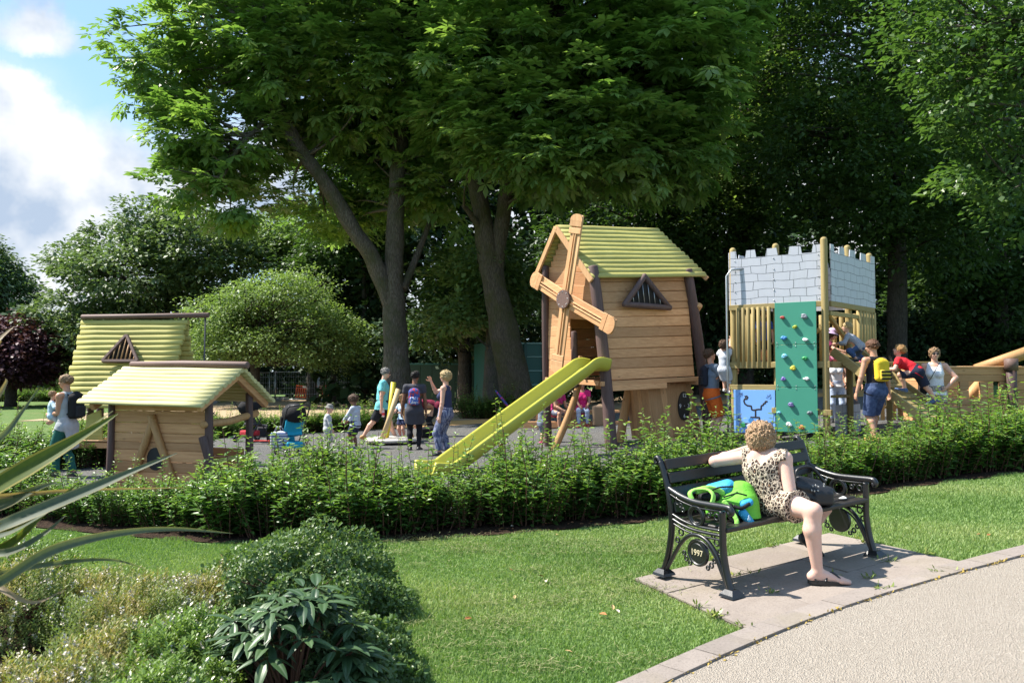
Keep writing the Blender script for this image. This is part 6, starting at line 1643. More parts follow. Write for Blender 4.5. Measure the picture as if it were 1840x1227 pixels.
# woman with a baby on the left
gr, J = person('woman in grey vest with fair hair tied up, carrying a baby', 1.66, dict(wrL=(-.02,.17,.62), wrR=(.10,.20,.57), hpitch=-5, hyaw=12, anL=(-.05,.06,.045), anR=(.05,-.05,.045)), at(121,12.9), R_(82), S_MID, ('bun', H_SANDY), (cloth('heather_grey', (.36,.38,.40)), None, .03, .010), (cloth('bottle_green', (.02,.11,.09)), 1.9, .014, .006), SH_DARK, 0, True)
daypack(gr, J, 'soft black backpack worn by the woman with the baby', cloth('black_nylon', (.014,.014,.016)), cloth('black_nylon2', (.025,.025,.028)), (.28,.15,.40))
f = Field([-.45,-.45,-.5],[.45,.45,.3],.011); b0 = J['pel']
f.econe(Vector((0,-.01,.06)), Vector((0,-.02,-.02)), .17,.135,.18,.145,(1,0,0)); f.econe(Vector((.0,-.09,0)), Vector((.02,-.12,-.36)), .16,.06,.13,.04,(1,0,0)); f.cone((.03,.12,.03),(.04,.17,-.2),.04,.035)
f.d = f.d; ck = thing('cardigan', 'pale grey cardigan tied round the waist of the woman with the baby', 'cardigan', tuple(worldpt(gr, b0))); ck.rotation_euler = gr.rotation_euler; smesh(f, 'wrap', ck, cloth('pale_grey_knit', (.42,.41,.43)))
person('baby in pale blue held against the chest of the woman in grey', .72, dict(pelvis=(0,0,.5), anL=(-.12,.10,.18), anR=(.12,.06,.16), wrL=(-.2,.22,.62), wrR=(.2,.2,.66), hyaw=20), tuple(worldpt(gr, Vector((-.04,.235,.66)))), R_(-60), S_PALE, ('short', H_SANDY), (cloth('baby_blue', (.42,.58,.68)), 1.6, .03, .008), (cloth('baby_pale', (.58,.56,.60)), 1.9, .008, 0), SH_WHITE, 1.0)
# toddler with sun hat, boy with dark curls
person('toddler in grey cardigan and grey sun hat behind the tall hedge shoots', .97, dict(wrL=(-.2,.06,.40), wrR=(.19,.10,.42), hpitch=-14), at(589,17.6), R_(-70), S_PALE, None, (cloth('pale_grey', (.42,.43,.45)), 1.9, .10, .012), (cloth('stone_trousers', (.50,.46,.44)), 1.9, .010, 0), SH_WHITE, 1.0, hat=('sun', cloth('hat_grey', (.22,.21,.19))))
person('boy with dark curly hair in pale long sleeved top and navy shorts', 1.18, dict(wrL=(-.06,.26,.47), wrR=(.09,.25,.46), epL=(-.3,-.6,-.6), epR=(.3,-.6,-.6), hpitch=-16, anL=(-.06,.03,.045)), at(639,17.4), R_(72), S_BROWN, ('afro', H_BROWN), (cloth('pale_blue_grey', (.50,.54,.62)), 1.92, .03, .012), (cloth('navy', (.025,.03,.07)), .80, .016, .012), SH_BLUE, .75)
# man in turquoise shirt
mm, J = person('man in turquoise checked shirt and black shorts striding past the spinner', 1.82, dict(pelvis=(0,0,.505), lean=4, wrR=(.16,.0,.46), wrL=(-.15,-.04,.45), anL=(-.05,-.25,.06), anR=(.04,.20,.045), toeL=(0,1,-.35), hyaw=-8, hpitch=-10), at(686,19.4), R_(-82), S_PALE, ('short', H_GREY), (patterned('turquoise_check', (.05,.40,.44), (.24,.58,.60), 26, .6, .8, kind='check'), .62, .05, .022), (cloth('black_shorts', (.012,.013,.018)), .92, .022, .02), SH_TAN, 0, False, glasses=True)
bottle(tuple(worldpt(mm, J['wrR']+Vector((.0,.045,-.13)))), 'drink bottle with red label in the hand of the man in turquoise')
# child behind the spinner
person('small child in pale blue top and navy shorts behind the spinner logs', 1.12, dict(wrL=(-.12,.2,.62), wrR=(.12,.2,.62), hpitch=-10), at(724,20.0), R_(150), S_PALE, ('bob', H_SANDY), (cloth('sky_top', (.45,.62,.80)), .5, .03, .012), (cloth('navy2', (.03,.04,.10)), .6, .016, .01), SH_PINK, .8, True)
# woman in charcoal tunic with backpack
gw, J = person('woman in charcoal tunic and black leggings seen from behind by the spinner', 1.68, dict(wrL=(-.17,.06,.45), wrR=(.15,.03,.45), hyaw=-12, hpitch=-10), at(745,16.9), R_(4), S_BROWN, ('bun', H_BLACK), (cloth('charcoal', (.055,.055,.068)), .42, .15, .016), (cloth('black_leggings', (.012,.012,.016)), 1.95, .004, 0), SH_DARK, 0, True)
daypack(gw, J, 'child sized red and blue printed backpack on the woman in charcoal', patterned('backpack_print', (.50,.06,.05), (.06,.09,.30), 16, .44, .5), patterned('backpack_print2', (.62,.62,.66), (.05,.12,.42), 24, .42, .52), (.24,.12,.33), dz=-.04)
# fair curly woman in navy
person('fair curly haired woman in navy vest and patterned trousers raising one hand to her eyes', 1.66, dict(wrR=(.055,.20,.885), epR=(.35,.9,-.7), wrL=(-.15,.03,.46), hpitch=2, anL=(-.05,.06,.045), anR=(.05,-.01,.045)), at(801,15.6), R_(78), S_PALE, ('curly', H_BLOND), (cloth('navy_vest', (.035,.042,.10)), None, .06, .008), (patterned('blue_print', (.07,.085,.17), (.24,.26,.36), 30, .45, .56, (1,1,.35)), 1.86, .026, .004), SH_DARK, 0, True)
# stooping person in maroon with black bag
person('person in maroon top bending down to a black bag behind the fair haired woman', 1.68, dict(pelvis=(0,-.10,.49), lean=82, wrL=(-.06,.22,.22), wrR=(.06,.24,.20), epL=(-.5,.2,.2), epR=(.5,.2,.2), hpitch=-20), at(775,20.6), R_(100), S_MID, ('short', H_BROWN), (cloth('maroon', (.16,.012,.035)), .5, .03, .018), (cloth('black_trousers', (.015,.015,.018)), 1.9, .012, 0), SH_DARK, 0, False)
def softbag(name, label, loc, half, mat, handle=True, cat='bag', rz=0):
    r = thing(name, label, cat, loc, rz); f = Field([-half[0]*1.5-.05,-half[1]*1.5-.05,-.04],[half[0]*1.5+.05,half[1]*1.5+.05,half[2]*2.4+.05],.011)
    f.rbox((0,0,half[2]), half, None, min(half)*.6, .02); f.ell((half[0]*.2,0,half[2]*1.7),(half[0]*.7,half[1]*.8,half[2]*.45),None,.04); f.ell((-half[0]*.5,half[1]*.3,half[2]*.6),(half[0]*.5,half[1]*.8,half[2]*.5),None,.04); smesh(f,'body',r,mat)
    if handle: b = MB(); b.tube([(-half[0]*.6,0,half[2]*1.9),(-half[0]*.3,0,half[2]*2.6),(half[0]*.3,0,half[2]*2.6),(half[0]*.6,0,half[2]*1.9)], .013, 8); b.build('handle', mat, r)
    return r
softbag('bag', 'black holdall on the ground in front of the person in maroon', at(772,20.2), (.22,.14,.15), cloth('black_bag', (.012,.012,.013)))
# seated woman in pink, friend beside her, paper bag
person('woman with long black hair in bright pink top seated on the timber bench', 1.62, dict(pelvis=(0,0,.31), lean=-2, anL=(-.075,.21,.045), anR=(.07,.24,.045), wrL=(-.08,.16,.36), wrR=(.05,.17,.36), hpitch=-18), at(1046,22.2), R_(178), S_OLIVE, ('long', H_BLACK), (cloth('hot_pink', (.55,.02,.15)), .45, .07, .012), (cloth('pale_jeans', (.42,.50,.66)), 1.88, .006, 0), SH_RED, 0, True)
person('woman in pink leaning forward, seated left of the long haired woman', 1.62, dict(pelvis=(0,0,.31), lean=28, anL=(-.075,.2,.045), anR=(.07,.22,.045), wrL=(-.10,.30,.36), wrR=(.08,.32,.34), hpitch=-18), at(994,22.1), R_(-140), S_MID, ('long', H_BROWN), (cloth('rose_pink', (.45,.03,.15)), .45, .07, .012), (cloth('grey_denim', (.16,.18,.24)), .9, .012, 0), SH_DARK, 0, True)
softbag('paper_bag', 'brown paper bag on the ground right of the seated woman in pink', at(1076,21.8), (.18,.11,.29), plain('kraft_paper', (.30,.20,.12), .85, .15, 6, .3), False)
person('small child in grey denim shorts standing left of the windmill post', 1.02, dict(wrL=(-.17,.1,.42), wrR=(.14,.12,.46)), at(974,17.6), R_(-60), S_PALE, ('bob', H_BROWN), (cloth('grey_tee', (.20,.22,.26)), .5, .04, .014), (cloth('grey_denim2', (.17,.20,.27)), .85, .02, .012), SH_PINK, .85, True)
# father at the pole lifting a child
om, J = person('man in grey T-shirt and orange shorts lifting a child at the pole', 1.80, dict(wrL=(.0,.20,.735), wrR=(.10,.22,.75), epL=(-.3,-.3,-.9), epR=(.3,-.3,-.9), hpitch=16), at(1279,15.7), R_(-84), S_PALE, ('short', H_BROWN), (cloth('slate_tee', (.13,.17,.23)), .55, .03, .018), (cloth('orange_shorts', (.66,.13,.02)), .95, .028, .02), SH_DARK, 0, False)
daypack(om, J, 'dark navy backpack on the man in orange shorts', cloth('dark_navy_pack', (.015,.018,.03)), cloth('dark_navy_pack2', (.02,.02,.024)), (.26,.12,.38))
person('child in pale dress gripping the metal pole, held up by the man', 1.02, dict(pelvis=(0,0,.48), wrL=(-.02,.16,.98), wrR=(.05,.17,1.03), epL=(-.6,.3,-.5), epR=(.6,.3,-.5), anL=(-.06,.12,.09), anR=(.06,.10,.05), hpitch=14), at(1302,15.15,.93), R_(-40), S_PALE, ('bob', H_BROWN), (cloth('pale_dress', (.48,.50,.55)), .5, .20, .014), (cloth('pale_leggings', (.5,.5,.54)), 1.3, .006, 0), SH_WHITE, .85, True)
# woman with the yellow striped backpack
yw, J = person('short haired woman in black vest and denim shorts walking beside the ramp', 1.72, dict(wrL=(-.19,.06,.455), wrR=(.20,.04,.46), lean=3, anL=(-.05,-.05,.045), anR=(.05,.12,.045), hyaw=28, hpitch=-4), at(1574,13.45), R_(16), S_MID, ('short', H_AUBURN), (cloth('black_vest', (.014,.014,.018)), None, .03, .012), (patterned('denim', (.035,.055,.12), (.07,.10,.19), 18, .4, .6), .98, .022, .02), SH_TAN, 0, True)
daypack(yw, J, 'yellow backpack with black stripes worn by the woman in denim shorts', cloth('bee_yellow', (.72,.50,.03)), cloth('bee_yellow2', (.66,.47,.05)), (.26,.14,.36), (cloth('bee_black', (.015,.015,.015)), (-.02,-.08,-.14)), dz=-.01)
# boy in red climbing the ramp
rpt = lambda t, s_: r0.lerp(r1, t)+rs*s_+rn*.03
q = rpt(.66,.50)
person('fair haired boy in red T-shirt clambering up the ramp on hands and feet', 1.22, dict(pelvis=(0,0,.46), lean=58, wrL=(-.16,.42,.48), wrR=(.14,.46,.50), anL=(-.07,.16,.20), anR=(.08,-.22,.03), toeL=(0,1,.3), toeR=(0,1,-.3), kpL=(-.3,1,.2), hpitch=42, curlL=.2, curlR=.2), (q.x,q.y,q.z), R_(60), S_PALE, ('short', H_GINGER), (cloth('bright_red', (.62,.02,.03)), .55, .05, .014), (cloth('navy_shorts', (.018,.022,.045)), .95, .024, .014), SH_BLUE, .7)
# woman in white top
wp, J = person('woman with fringe and sunglasses in white sleeveless top beyond the ramp', 1.55, dict(wrL=(-.125,.06,.565), epL=(-1,-.25,0), wrR=(.17,.05,.46), hyaw=14, hpitch=-4), at(1680,14.1,-.05), R_(152), S_PALE, ('bob', H_SANDY), (cloth('white_top', (.72,.73,.76)), None, .05, .012), (patterned('floral_shorts', (.45,.41,.36), (.14,.14,.13), 45, .46, .54), .52, .020, .012), SH_TAN, 0, True, glasses=True)
b = MB(); hb_ = thing('shoulder_bag', 'small dark bag on a thin strap across the woman in white', 'bag', tuple(worldpt(wp, J['pel']+Vector((.16,.05,-.02)))), wp.rotation_euler.z)
b.tube([(-.0,.03,.08),(-.12,.10,.28),(-.20,.10,.44),(-.26,.0,.55)], .006, 6); b.build('strap', M_BLACK, hb_); f = Field([-.15]*3,[.15]*3,.01); f.rbox((0,.02,0),(.08,.04,.09),None,.03); smesh(f,'body',hb_,cloth('black_bag',(.012,.012,.013)))
# children on the tower
pz = cA.z+zb+.03
def onplat(px, d, z): p = P(px, 600, d); return (p.x, p.y, z)
person('girl in lilac sun hat and pink shoes sitting at the top of the ramp', 1.12, dict(pelvis=(0,0,.06), lean=-4, anL=(-.06,.36,.03), anR=(.07,.37,.05), kpL=(-.2,.4,1), kpR=(.2,.4,1), wrL=(-.2,.02,.12), wrR=(.16,.24,.20), hpitch=-20), onplat(1492,15.0,pz), R_(-122), S_PALE, ('long', H_BROWN), (cloth('plum', (.16,.02,.06)), .5, .05, .014), (cloth('pink_shorts', (.45,.16,.25)), .5, .012, 0), SH_PINK, .8, True, hat=('sun', cloth('lilac_hat', (.48,.36,.58))))
q = rpt(.12,.35)
person('toddler in navy and white striped top crawling up the ramp', .98, dict(pelvis=(0,-.05,.30), lean=48, wrL=(-.14,.36,.34), wrR=(.13,.38,.34), anL=(-.08,.02,.04), anR=(.10,-.16,.02), kpL=(-.4,1,0), kpR=(.5,.8,0), hpitch=24), (q.x,q.y,q.z), R_(64), S_PALE, ('short', H_BLOND), (patterned('navy_stripe', (.60,.60,.62), (.03,.04,.10), 17, .45, .55, kind='wave'), 1.6, .03, .012), (cloth('jeans_blue', (.05,.09,.20)), 1.7, .012, 0), SH_DARK, 1.0)
person('child in blue behind the tower balustrade', 1.05, dict(), onplat(1372,15.55,pz), R_(170), S_PALE, ('short', H_BROWN), (cloth('royal_blue', (.03,.09,.40)), .6, .05, .014), (cloth('navy_shorts', (.018,.022,.045)), .9, .012, 0), SH_DARK, .8)
person('dark haired woman in white strappy top behind the tower corner post', 1.62, dict(wrL=(-.10,.16,.55), wrR=(.10,.16,.55), hyaw=30), at(1502,17.6), R_(168), S_MID, ('long', H_BROWN), (cloth('white_top', (.72,.73,.76)), None, .03, .008), (cloth('pale_jeans', (.42,.50,.66)), 1.9, .008, 0), SH_DARK, 0, True)
person('person in pale yellow shirt in shadow under the ramp', 1.60, dict(wrL=(-.12,.14,.5), wrR=(.12,.12,.5)), at(1524,18.0), R_(190), S_OLIVE, ('short', H_BLACK), (cloth('pale_yellow', (.62,.52,.18)), .6, .04, .016), (cloth('grey_jeans', (.16,.17,.2)), 1.9, .012, 0), SH_DARK)
# ---------------------------------------------------------------- cast iron bench
t = NT('black_gloss_iron'); v = t.coord('Object'); n = t.noise(v, 40, 5, .7); n2 = t.noise(v, 6, 4)
c = t.mix(t.ramp(n,[(.66,0),(.74,1)]), (.006,.007,.009), (.045,.048,.055)); t.bsdf(c, t.math('MULTIPLY_ADD', n2, .25, .26), t.bump(n, .25, .003), .6, 0, .2); M_IRON = t.m
W_BLACK = wood('black_bench_slats', (.010,.008,.007), (.030,.024,.021), 'x', .42, .25, knots=False, spec=.5)
yaw = math.atan2(5.97-5.19, 2.74-1.43); bl0 = Vector((2.085, 5.58, 0)); bl0.z = G(bl0.x)+.030
root = bench = thing('park_bench', 'black park bench with ornate cast iron ends dated 1997 and dark slats', 'bench', bl0, yaw); bench.rotation_euler[1] = -.055
BM = bench.rotation_euler.to_matrix()
def bw(x, y, z): return BM @ Vector((x,y,z))+bl0
L_ = .755
def smooth(pts, n=6):
    pts = [Vector(p) for p in pts]; o = []
    for i in range(len(pts)-1):
        p0,p1,p2,p3 = pts[max(0,i-1)],pts[i],pts[i+1],pts[min(len(pts)-1,i+2)]
        for k in range(n): u = k/n; o.append(.5*((2*p1)+(p2-p0)*u+(2*p0-5*p1+4*p2-p3)*u*u+(3*p1-p0-3*p2+p3)*u**3))
    return o+[pts[-1]]
def end_frame(x, sgn):
    b = MB(); Q = lambda *ps: smooth([(x,y,z) for y,z in ps]); X = (1,0,0)
    bar = lambda ps, r=.019, fl=.75: b.tube(ps, r, 10, True, 0, None, 0, False, fl, X)
    bar(Q((.66,.02),(.60,.14),(.555,.30),(.54,.44),(.555,.60),(.60,.76),(.625,.82)), .027); bar(Q((.625,.82),(.655,.848),(.68,.835),(.675,.805),(.655,.808)), .020)
    bar(Q((.0,.02),(.035,.14),(.055,.28),(.05,.42),(.045,.55)), .027)
    bar(Q((.56,.635),(.44,.595),(.30,.572),(.15,.572),(.0,.575),(-.03,.565),(-.035,.545),(-.015,.538)), .020, 1.1); bar(Q((.55,.60),(.44,.562),(.30,.540),(.15,.540),(.06,.545)), .011)
    bar(Q((.54,.46),(.42,.425),(.28,.41),(.06,.415)), .014); bar(Q((.54,.425),(.42,.392),(.28,.378),(.06,.382)), .016); bar(Q((.54,.395),(.42,.362),(.33,.352)), .010); bar(Q((.24,.348),(.06,.352)), .010)
    cr = lambda y,z,r,th: b.tube([(x, y+r*math.cos(a), z+r*math.sin(a)) for a in [i*2*math.pi/24 for i in range(24)]], th, 8, False, 0, None, 0, True, 1.0, X)
    cr(.29,.478,.066,.013); cr(.29,.478,.050,.006)
    bar(Q((.015,.03),(.06,.13),(.12,.25),(.20,.325),(.29,.348),(.38,.325),(.47,.25),(.56,.13),(.635,.03)), .016, .9); bar(Q((.04,.04),(.09,.14),(.145,.24),(.22,.30),(.29,.318)), .008)
    for (y,z,r) in ((.11,.33,.022),(.085,.27,.018),(.14,.365,.014),(.45,.34,.022),(.49,.28,.018),(.43,.38,.014),(.14,.20,.014),(.17,.165,.016),(.43,.20,.014),(.41,.165,.016),(.10,.50,.020),(.14,.53,.012),(.17,.50,.014),(.47,.55,.020),(.44,.53,.014),(.42,.50,.014),(.205,.14,.013),(.375,.14,.013)): cr(y,z,r,.0062)
    for y in (.0,.655): b.add([(x+dx*.058,y+dy*.062,.0) for dx,dy in ((-1,-1),(1,-1),(1,1),(-1,1))]+[(x+dx*.052,y+dy*.056,.018) for dx,dy in ((-1,-1),(1,-1),(1,1),(-1,1))]+[(x+dx*.026,y+dy*.032,.045) for dx,dy in ((-1,-1),(1,-1),(1,1),(-1,1))], [[3,2,1,0]]+[[k*4+i,k*4+(i+1)%4,k*4+4+(i+1)%4,k*4+4+i] for k in (0,1) for i in range(4)]+[[8,9,10,11]])
    fr = b.build('end_frame', M_IRON, root)
    b = MB(); N_ = 28; Rm = Matrix(((0,0,1),(1,0,0),(0,1,0)))      # lathe axis along x
    m2 = MB(); m2.lathe([(.002,-.014),(.090,-.014),(.094,-.008),(.094,.008),(.090,.016),(.080,.016),(.074,.010),(.066,.010),(.062,.013),(.002,.013)], (0,0,0), N_, None, False)
    c0 = Vector((x,.29,.228)); m2.v = [tuple(c0+Vector((sgn*q[2], q[0], q[1]))) for q in m2.v]; md = m2.build('medallion', M_IRON, fr)
    text('lettering', '1997', .058, plain('cream_lettering', (.62,.55,.36), .5) if 'cream_lettering' not in bpy.data.materials else bpy.data.materials['cream_lettering'], md, c0+Vector((sgn*.0145,0,0)), (0,-sgn*-1,0) if sgn > 0 else (0,-1,0), (0,0,1), .0015)
end_frame(-L_, -1); end_frame(L_, 1)
b = MB()
for k in range(5): b.box((0,.065+.105*k,.418-.004*k*(k-2)*.5), (2*L_-.02,.088,.030), None, .007)
b.build('seat', W_BLACK, root); b = MB()
for k, (y,z) in enumerate(((.545,.50),(.560,.605),(.583,.705),(.610,.80))):
    b.box((0,y-.022,z), (2*L_-.02,.024,.076), Matrix.Rotation(-.22,3,'X'), .006)
b.build('backrest', W_BLACK, root)
pp = bw(.55,.10,.446); pr = thing('paper_napkin', 'crumpled white paper left on the seat near the right arm of the bench', 'paper', pp, .4); f = Field([-.06]*3,[.06]*3,.004); f.ell((0,0,.004),(.035,.022,.006),None,.01); f.ell((.012,.006,.008),(.016,.012,.008),None,.01); smesh(f,'sheet',pr,M_WHITE)

# ---------------------------------------------------------------- woman on the bench, seen from behind
H = 1.67; J = dict(H=H, child=0.0, female=True); seatz = bw(-.03,.08,.433).z
V3 = Vector
J['B'] = Matrix.Rotation(R_(-66),3,'Z'); J['T'] = Matrix.Rotation(R_(-30),3,'Z') @ Matrix.Rotation(R_(-12),3,'X')
pel = P(1390,900,5.66); pel.z = seatz+.092; J['pel'] = pel; J['neck'] = P(1376,812,5.70); J['chest'] = P(1379,842,5.655); J['waist'] = P(1386,876,5.645)
J['HM'] = Matrix.Rotation(R_(-14),3,'Z') @ Matrix.Rotation(R_(-10),3,'X'); J['hh'] = .069*1.58; J['head'] = P(1367,789,5.72); J['sw'] = .105*H
T = J['T']
J['shL'] = P(1342,820,5.74); J['shR'] = P(1409,824,5.55); J['elL'] = P(1284,829,5.84); J['wrL'] = P(1343,806,5.99); J['elR'] = P(1422,896,5.46); J['wrR'] = P(1438,912,5.68)
J['hdL'] = V3((.75,.2,.5)).normalized(); J['hdR'] = (J['wrR']-J['elR']).normalized()
J['hipR'] = pel+V3((.035,-.075,-.02)); J['hipL'] = pel+V3((-.01,.085,-.02))
J['knR'] = P(1461,918,5.30); a_ = P(1469,1024,5.33); J['anR'] = a_; J['toeR'] = V3((.97,-.20,-.05)).normalized()
J['knL'] = P(1480,912,5.92); J['anL'] = P(1452,962,6.02); J['toeL'] = V3((.5,.3,-.4)).normalized()
gz_ = G(J['anR'].x)+.030+.050*H*1.1; J['anR'].z = gz_
root = thing('person', 'curly haired woman in leopard print playsuit sitting sideways on the park bench', 'person', (pel.x,pel.y,0))
O = Vector(root.location)
for k in list(J):
    if isinstance(J[k], Vector) and not k.startswith(('toe','hd')): J[k] = J[k]-O
pts = [J[k] for k in J if isinstance(J[k], Vector) and not k.startswith(('toe','hd'))]
h = .0062
f = body_field(J, h); torso(f, J); X, rot = headfield(f, J)
for n in 'LR': arm(f, J, n); leg(f, J, n); hand(f, J, n, curl=.7); foot(f, J, n)
# shoulder blades and spine hollow
fw = T @ V3((0,1,0)); sdv = T @ V3((1,0,0))
for s_ in (-1,1): f.ell(J['chest']*.6+J['neck']*.4-fw*.052*H+sdv*s_*.045*H, (.028*H,.016*H,.04*H), np.array(T), .03)
t = NT('fair_skin'); v = t.coord('Object'); n = t.noise(v, 9, 4); n2 = t.noise(v, 60, 4, .7)
c = t.mix(n, (.60,.36,.28), (.72,.49,.40)); c = t.mix(t.math('MULTIPLY', t.ramp(n2,[(.5,0),(.75,1)]), .35), c, (.62,.33,.25)); q_ = t.bsdf(c, .55, t.bump(n2, .12, .003), .35)
q_.node.inputs['Subsurface Weight'].default_value = .15; q_.node.inputs['Subsurface Radius'].default_value = (.012,.004,.002); q_.node.inputs['Subsurface Scale'].default_value = .5
smesh(f, 'body', root, t.m)
t = NT('leopard_print'); v = t.coord('Object', (1,1,.8)); wv = t.n('ShaderNodeTexNoise', _Scale=30.0, _Detail=2.0); t.l(v, wv.inputs['Vector']); ad = t.n('ShaderNodeMix', data_type='VECTOR', _Factor=.018)
ad.inputs['Factor'].default_value = .02; t.l(v, ad.inputs[4]); t.l(wv.outputs['Color'], ad.inputs[5])
vo = t.n('ShaderNodeTexVoronoi', _Scale=42.0, _Randomness=.85); t.l(ad.outputs[1], vo.inputs['Vector'])
ve = t.n('ShaderNodeTexVoronoi', _Scale=42.0, feature='DISTANCE_TO_EDGE', _Randomness=.85); t.l(ad.outputs[1], ve.inputs['Vector'])
gap = t.ramp(t.noise(v, 75, 2), [(.36,0),(.44,1)])
ring = t.math('MULTIPLY', t.ramp(ve.outputs['Distance'], [(.055,0),(.10,1)]), t.math('MAXIMUM', gap, .25))
core = t.ramp(ve.outputs['Distance'], [(.36,0),(.44,1)])
nb = t.noise(v, 7, 3); c = t.mix(t.math('MULTIPLY', nb, .6), (.66,.55,.43), (.50,.38,.27)); c = t.mix(ring, c, (.028,.018,.016)); c = t.mix(core, c, (.30,.17,.10))
fold = t.noise(t.coord('Object', (1,1,.25)), 22, 4, .6, 1.0); t.bsdf(c, .75, t.bump(fold, .9, .03), .25); M_LEO = t.m
f = body_field(J, h); torso(f, J, .012)
f.econe(J['waist'], J['chest'], .088*H, .078*H, .096*H, .080*H, sdv, .03)
for k in range(6):      # soft folds low on the back
    a = (k-2.5)*.030*H; f.cone(J['chest']*.5+J['waist']*.5-fw*.068*H+sdv*a, J['waist']-fw*.066*H+sdv*a*.9, .006, .013, .025)
w_, p_ = f._win(f.lo-1, f.lo+f.n*f.h+1); q_ = p_-np.array(J['neck']); lat = np.abs(q_@np.array(sdv)); zz = q_[...,2]; dep = q_@np.array(fw)
vz = np.clip((zz+.08)/.10, 0, 1.4); wv_ = .058*H*vz
f.d = np.maximum(f.d, np.where(zz > -.08, (wv_-lat)*.8, -1))                       # V neckline
wa_ = (.100+.035*np.clip((-.02-zz)/.13, 0, 1))*H
f.d = np.maximum(f.d, np.where(zz > -.155, (lat-wa_)*.8, -1)).astype(np.float32)     # armholes
for n in 'LR': f.cone(J['sh'+n].lerp(J['el'+n],.12), J['el'+n], .037*H, .030*H, 0, True)
for n, s_ in (('L',-1),('R',1)):      # loose shorts
    q = J['hip'+n].lerp(J['kn'+n], .56); dd = (J['kn'+n]-J['hip'+n]).normalized()
    f.cone(J['hip'+n], q, .066*H, .069*H, .03); f.ell(J['pel']+J['B']@V3((s_*.05*H,-.02*H,-.02*H)), (.062*H,.062*H,.062*H), None, .03)
    f.cut_local(q-dd*.012, dd, .10*H)
f.econe(J['pel']-V3((0,0,.02)), J['waist'], .110*H, .088*H, .090*H, .074*H, J['B'] @ V3((1,0,0)), .03)
for k in range(9): a = k*.7; f.cone(J['waist']+V3((math.cos(a)*.09,math.sin(a)*.09,-.02)), J['pel']+V3((math.cos(a)*.15,math.sin(a)*.13,-.03)), .008, .014, .02)
smesh(f, 'playsuit', root, M_LEO)
f = Field([v_-.01 for v_ in np.min([np.array(J['waist'])-.16], 0)], [v_+.01 for v_ in np.array(J['waist'])+.16], h); f.econe(J['waist']-V3((0,0,.006)), J['waist']+V3((0,0,.006)), .093*H, .074*H, .093*H, .074*H, sdv, 0); smesh(f, 'waistband', root, M_LEO)
rnd = random.Random(5); hm_ = hairmat('curly_light', (.24,.12,.055), (.95,.66,.40))  # wide tone range paints highlights and dark gaps into the curls
me = hairmesh(J, 'curly2', .0042, rnd); link('hair', me, root, hm_)
b = MB()      # loose curls standing off the head
for _ in range(330):
    a = rnd.uniform(0,6.283); z_ = rnd.uniform(-.9,1); r_ = math.sqrt(1-z_*z_); q = V3((r_*math.cos(a), r_*math.sin(a), z_))
    if q.y > .35 and q.z < .4: continue
    p = X(q.x*.93, -.12+q.y*1.08, .16+q.z*(1.0 if z_ > 0 else 1.12)); t1 = q.orthogonal().normalized(); t2 = q.cross(t1); ph = rnd.uniform(0,6.28); rr = rnd.uniform(.007,.014)
    pts_ = [p+(t1*math.cos(ph+u*.9)+t2*math.sin(ph+u*.9))*rr+V3((0,0,-.0035*u))+q*.0022*math.sin(u*1.4) for u in range(7)]
    b.tube(pts_, [.0022,.0026,.0026,.0024,.0022,.0018,.0010], 5, False)
b.build('curls', hairmat('curl_strand', (.30,.18,.09), (.95,.72,.46)), root)
# strap sandal
for n in 'R':
    s_ = J['to'+'e'+n]; s_ = V3((s_.x,s_.y,0)).normalized(); w_ = V3((-s_.y,s_.x,0)); c0 = J['an'+n]+s_*.042*H; c0.z = G(c0.x+O.x)+.032; b = MB()
    pl = [(.135*math.cos(a), (.044-.008*math.cos(a))*math.sin(a)*(1+.12*math.cos(a))) for a in [i*2*math.pi/22 for i in range(22)]]; b.prism(pl, c0+V3((0,0,.012)), s_, w_, .024)
    fz = V3((0,0,1)); b.tube(smooth([c0+w_*.042+fz*.02-s_*.03, c0+fz*.078+s_*.015, c0-w_*.03+fz*.03+s_*.085]), .0075, 6); b.tube(smooth([c0-w_*.042+fz*.02-s_*.03, c0+fz*.078+s_*.015, c0+w_*.02+fz*.03+s_*.09]), .0075, 6); b.tube(smooth([c0+w_*.04+fz*.02-s_*.08, c0-s_*.11+fz*.06, c0-w_*.04+fz*.02-s_*.08]), .006, 6)
    b.build('sandal', M_BLACK, root)
f = body_field(J, .008); foot(f, J, 'L', .006); smesh(f, 'shoe', root, SH_DARK)
b = MB()
for s_ in (-1,1): b.ball(X(s_*.28,.70,.06), .105*J['hh'], 8, 6)
b.build('eyes', M_EYE, root)

# ---------------------------------------------------------------- bags on the bench
def bagroot(name, label, p, cat='bag'): return thing(name, label, cat, p)
C_LIME = cloth('lime_green', (.16,.50,.05), .7); C_AQUA = cloth('aqua_blue', (.04,.33,.58), .6); C_BLK = cloth('black_webbing', (.010,.010,.012), .6)
o = P(1300,925,5.52); o.z = bw(-.42,.2,.436).z; root = bagroot('backpack', 'lime green and bright blue rucksack lying on the left of the bench seat', o, 'backpack')
Q = lambda px, py, d: P(px,py,d)-o
f = Field([-.32,-.32,-.03],[.32,.32,.36],.007)
f.econe(Q(1296,915,5.60), Q(1336,905,5.56), .11,.12,.10,.12,(0,0,1),.03); f.econe(Q(1330,885,5.60), Q(1346,938,5.48), .085,.10,.075,.09,(0,1,0),.03); f.cut((0,0,.004),(0,0,-1)); smesh(f,'body',root,C_LIME)
f = Field([-.32,-.32,-.03],[.32,.32,.36],.007); f.econe(Q(1278,882,5.66), Q(1308,876,5.62), .052,.08,.06,.08,(0,0,1),.03); f.econe(Q(1336,905,5.46), Q(1346,902,5.46), .030,.045,.028,.04,(0,0,1),.02); smesh(f,'lid',root,C_AQUA)
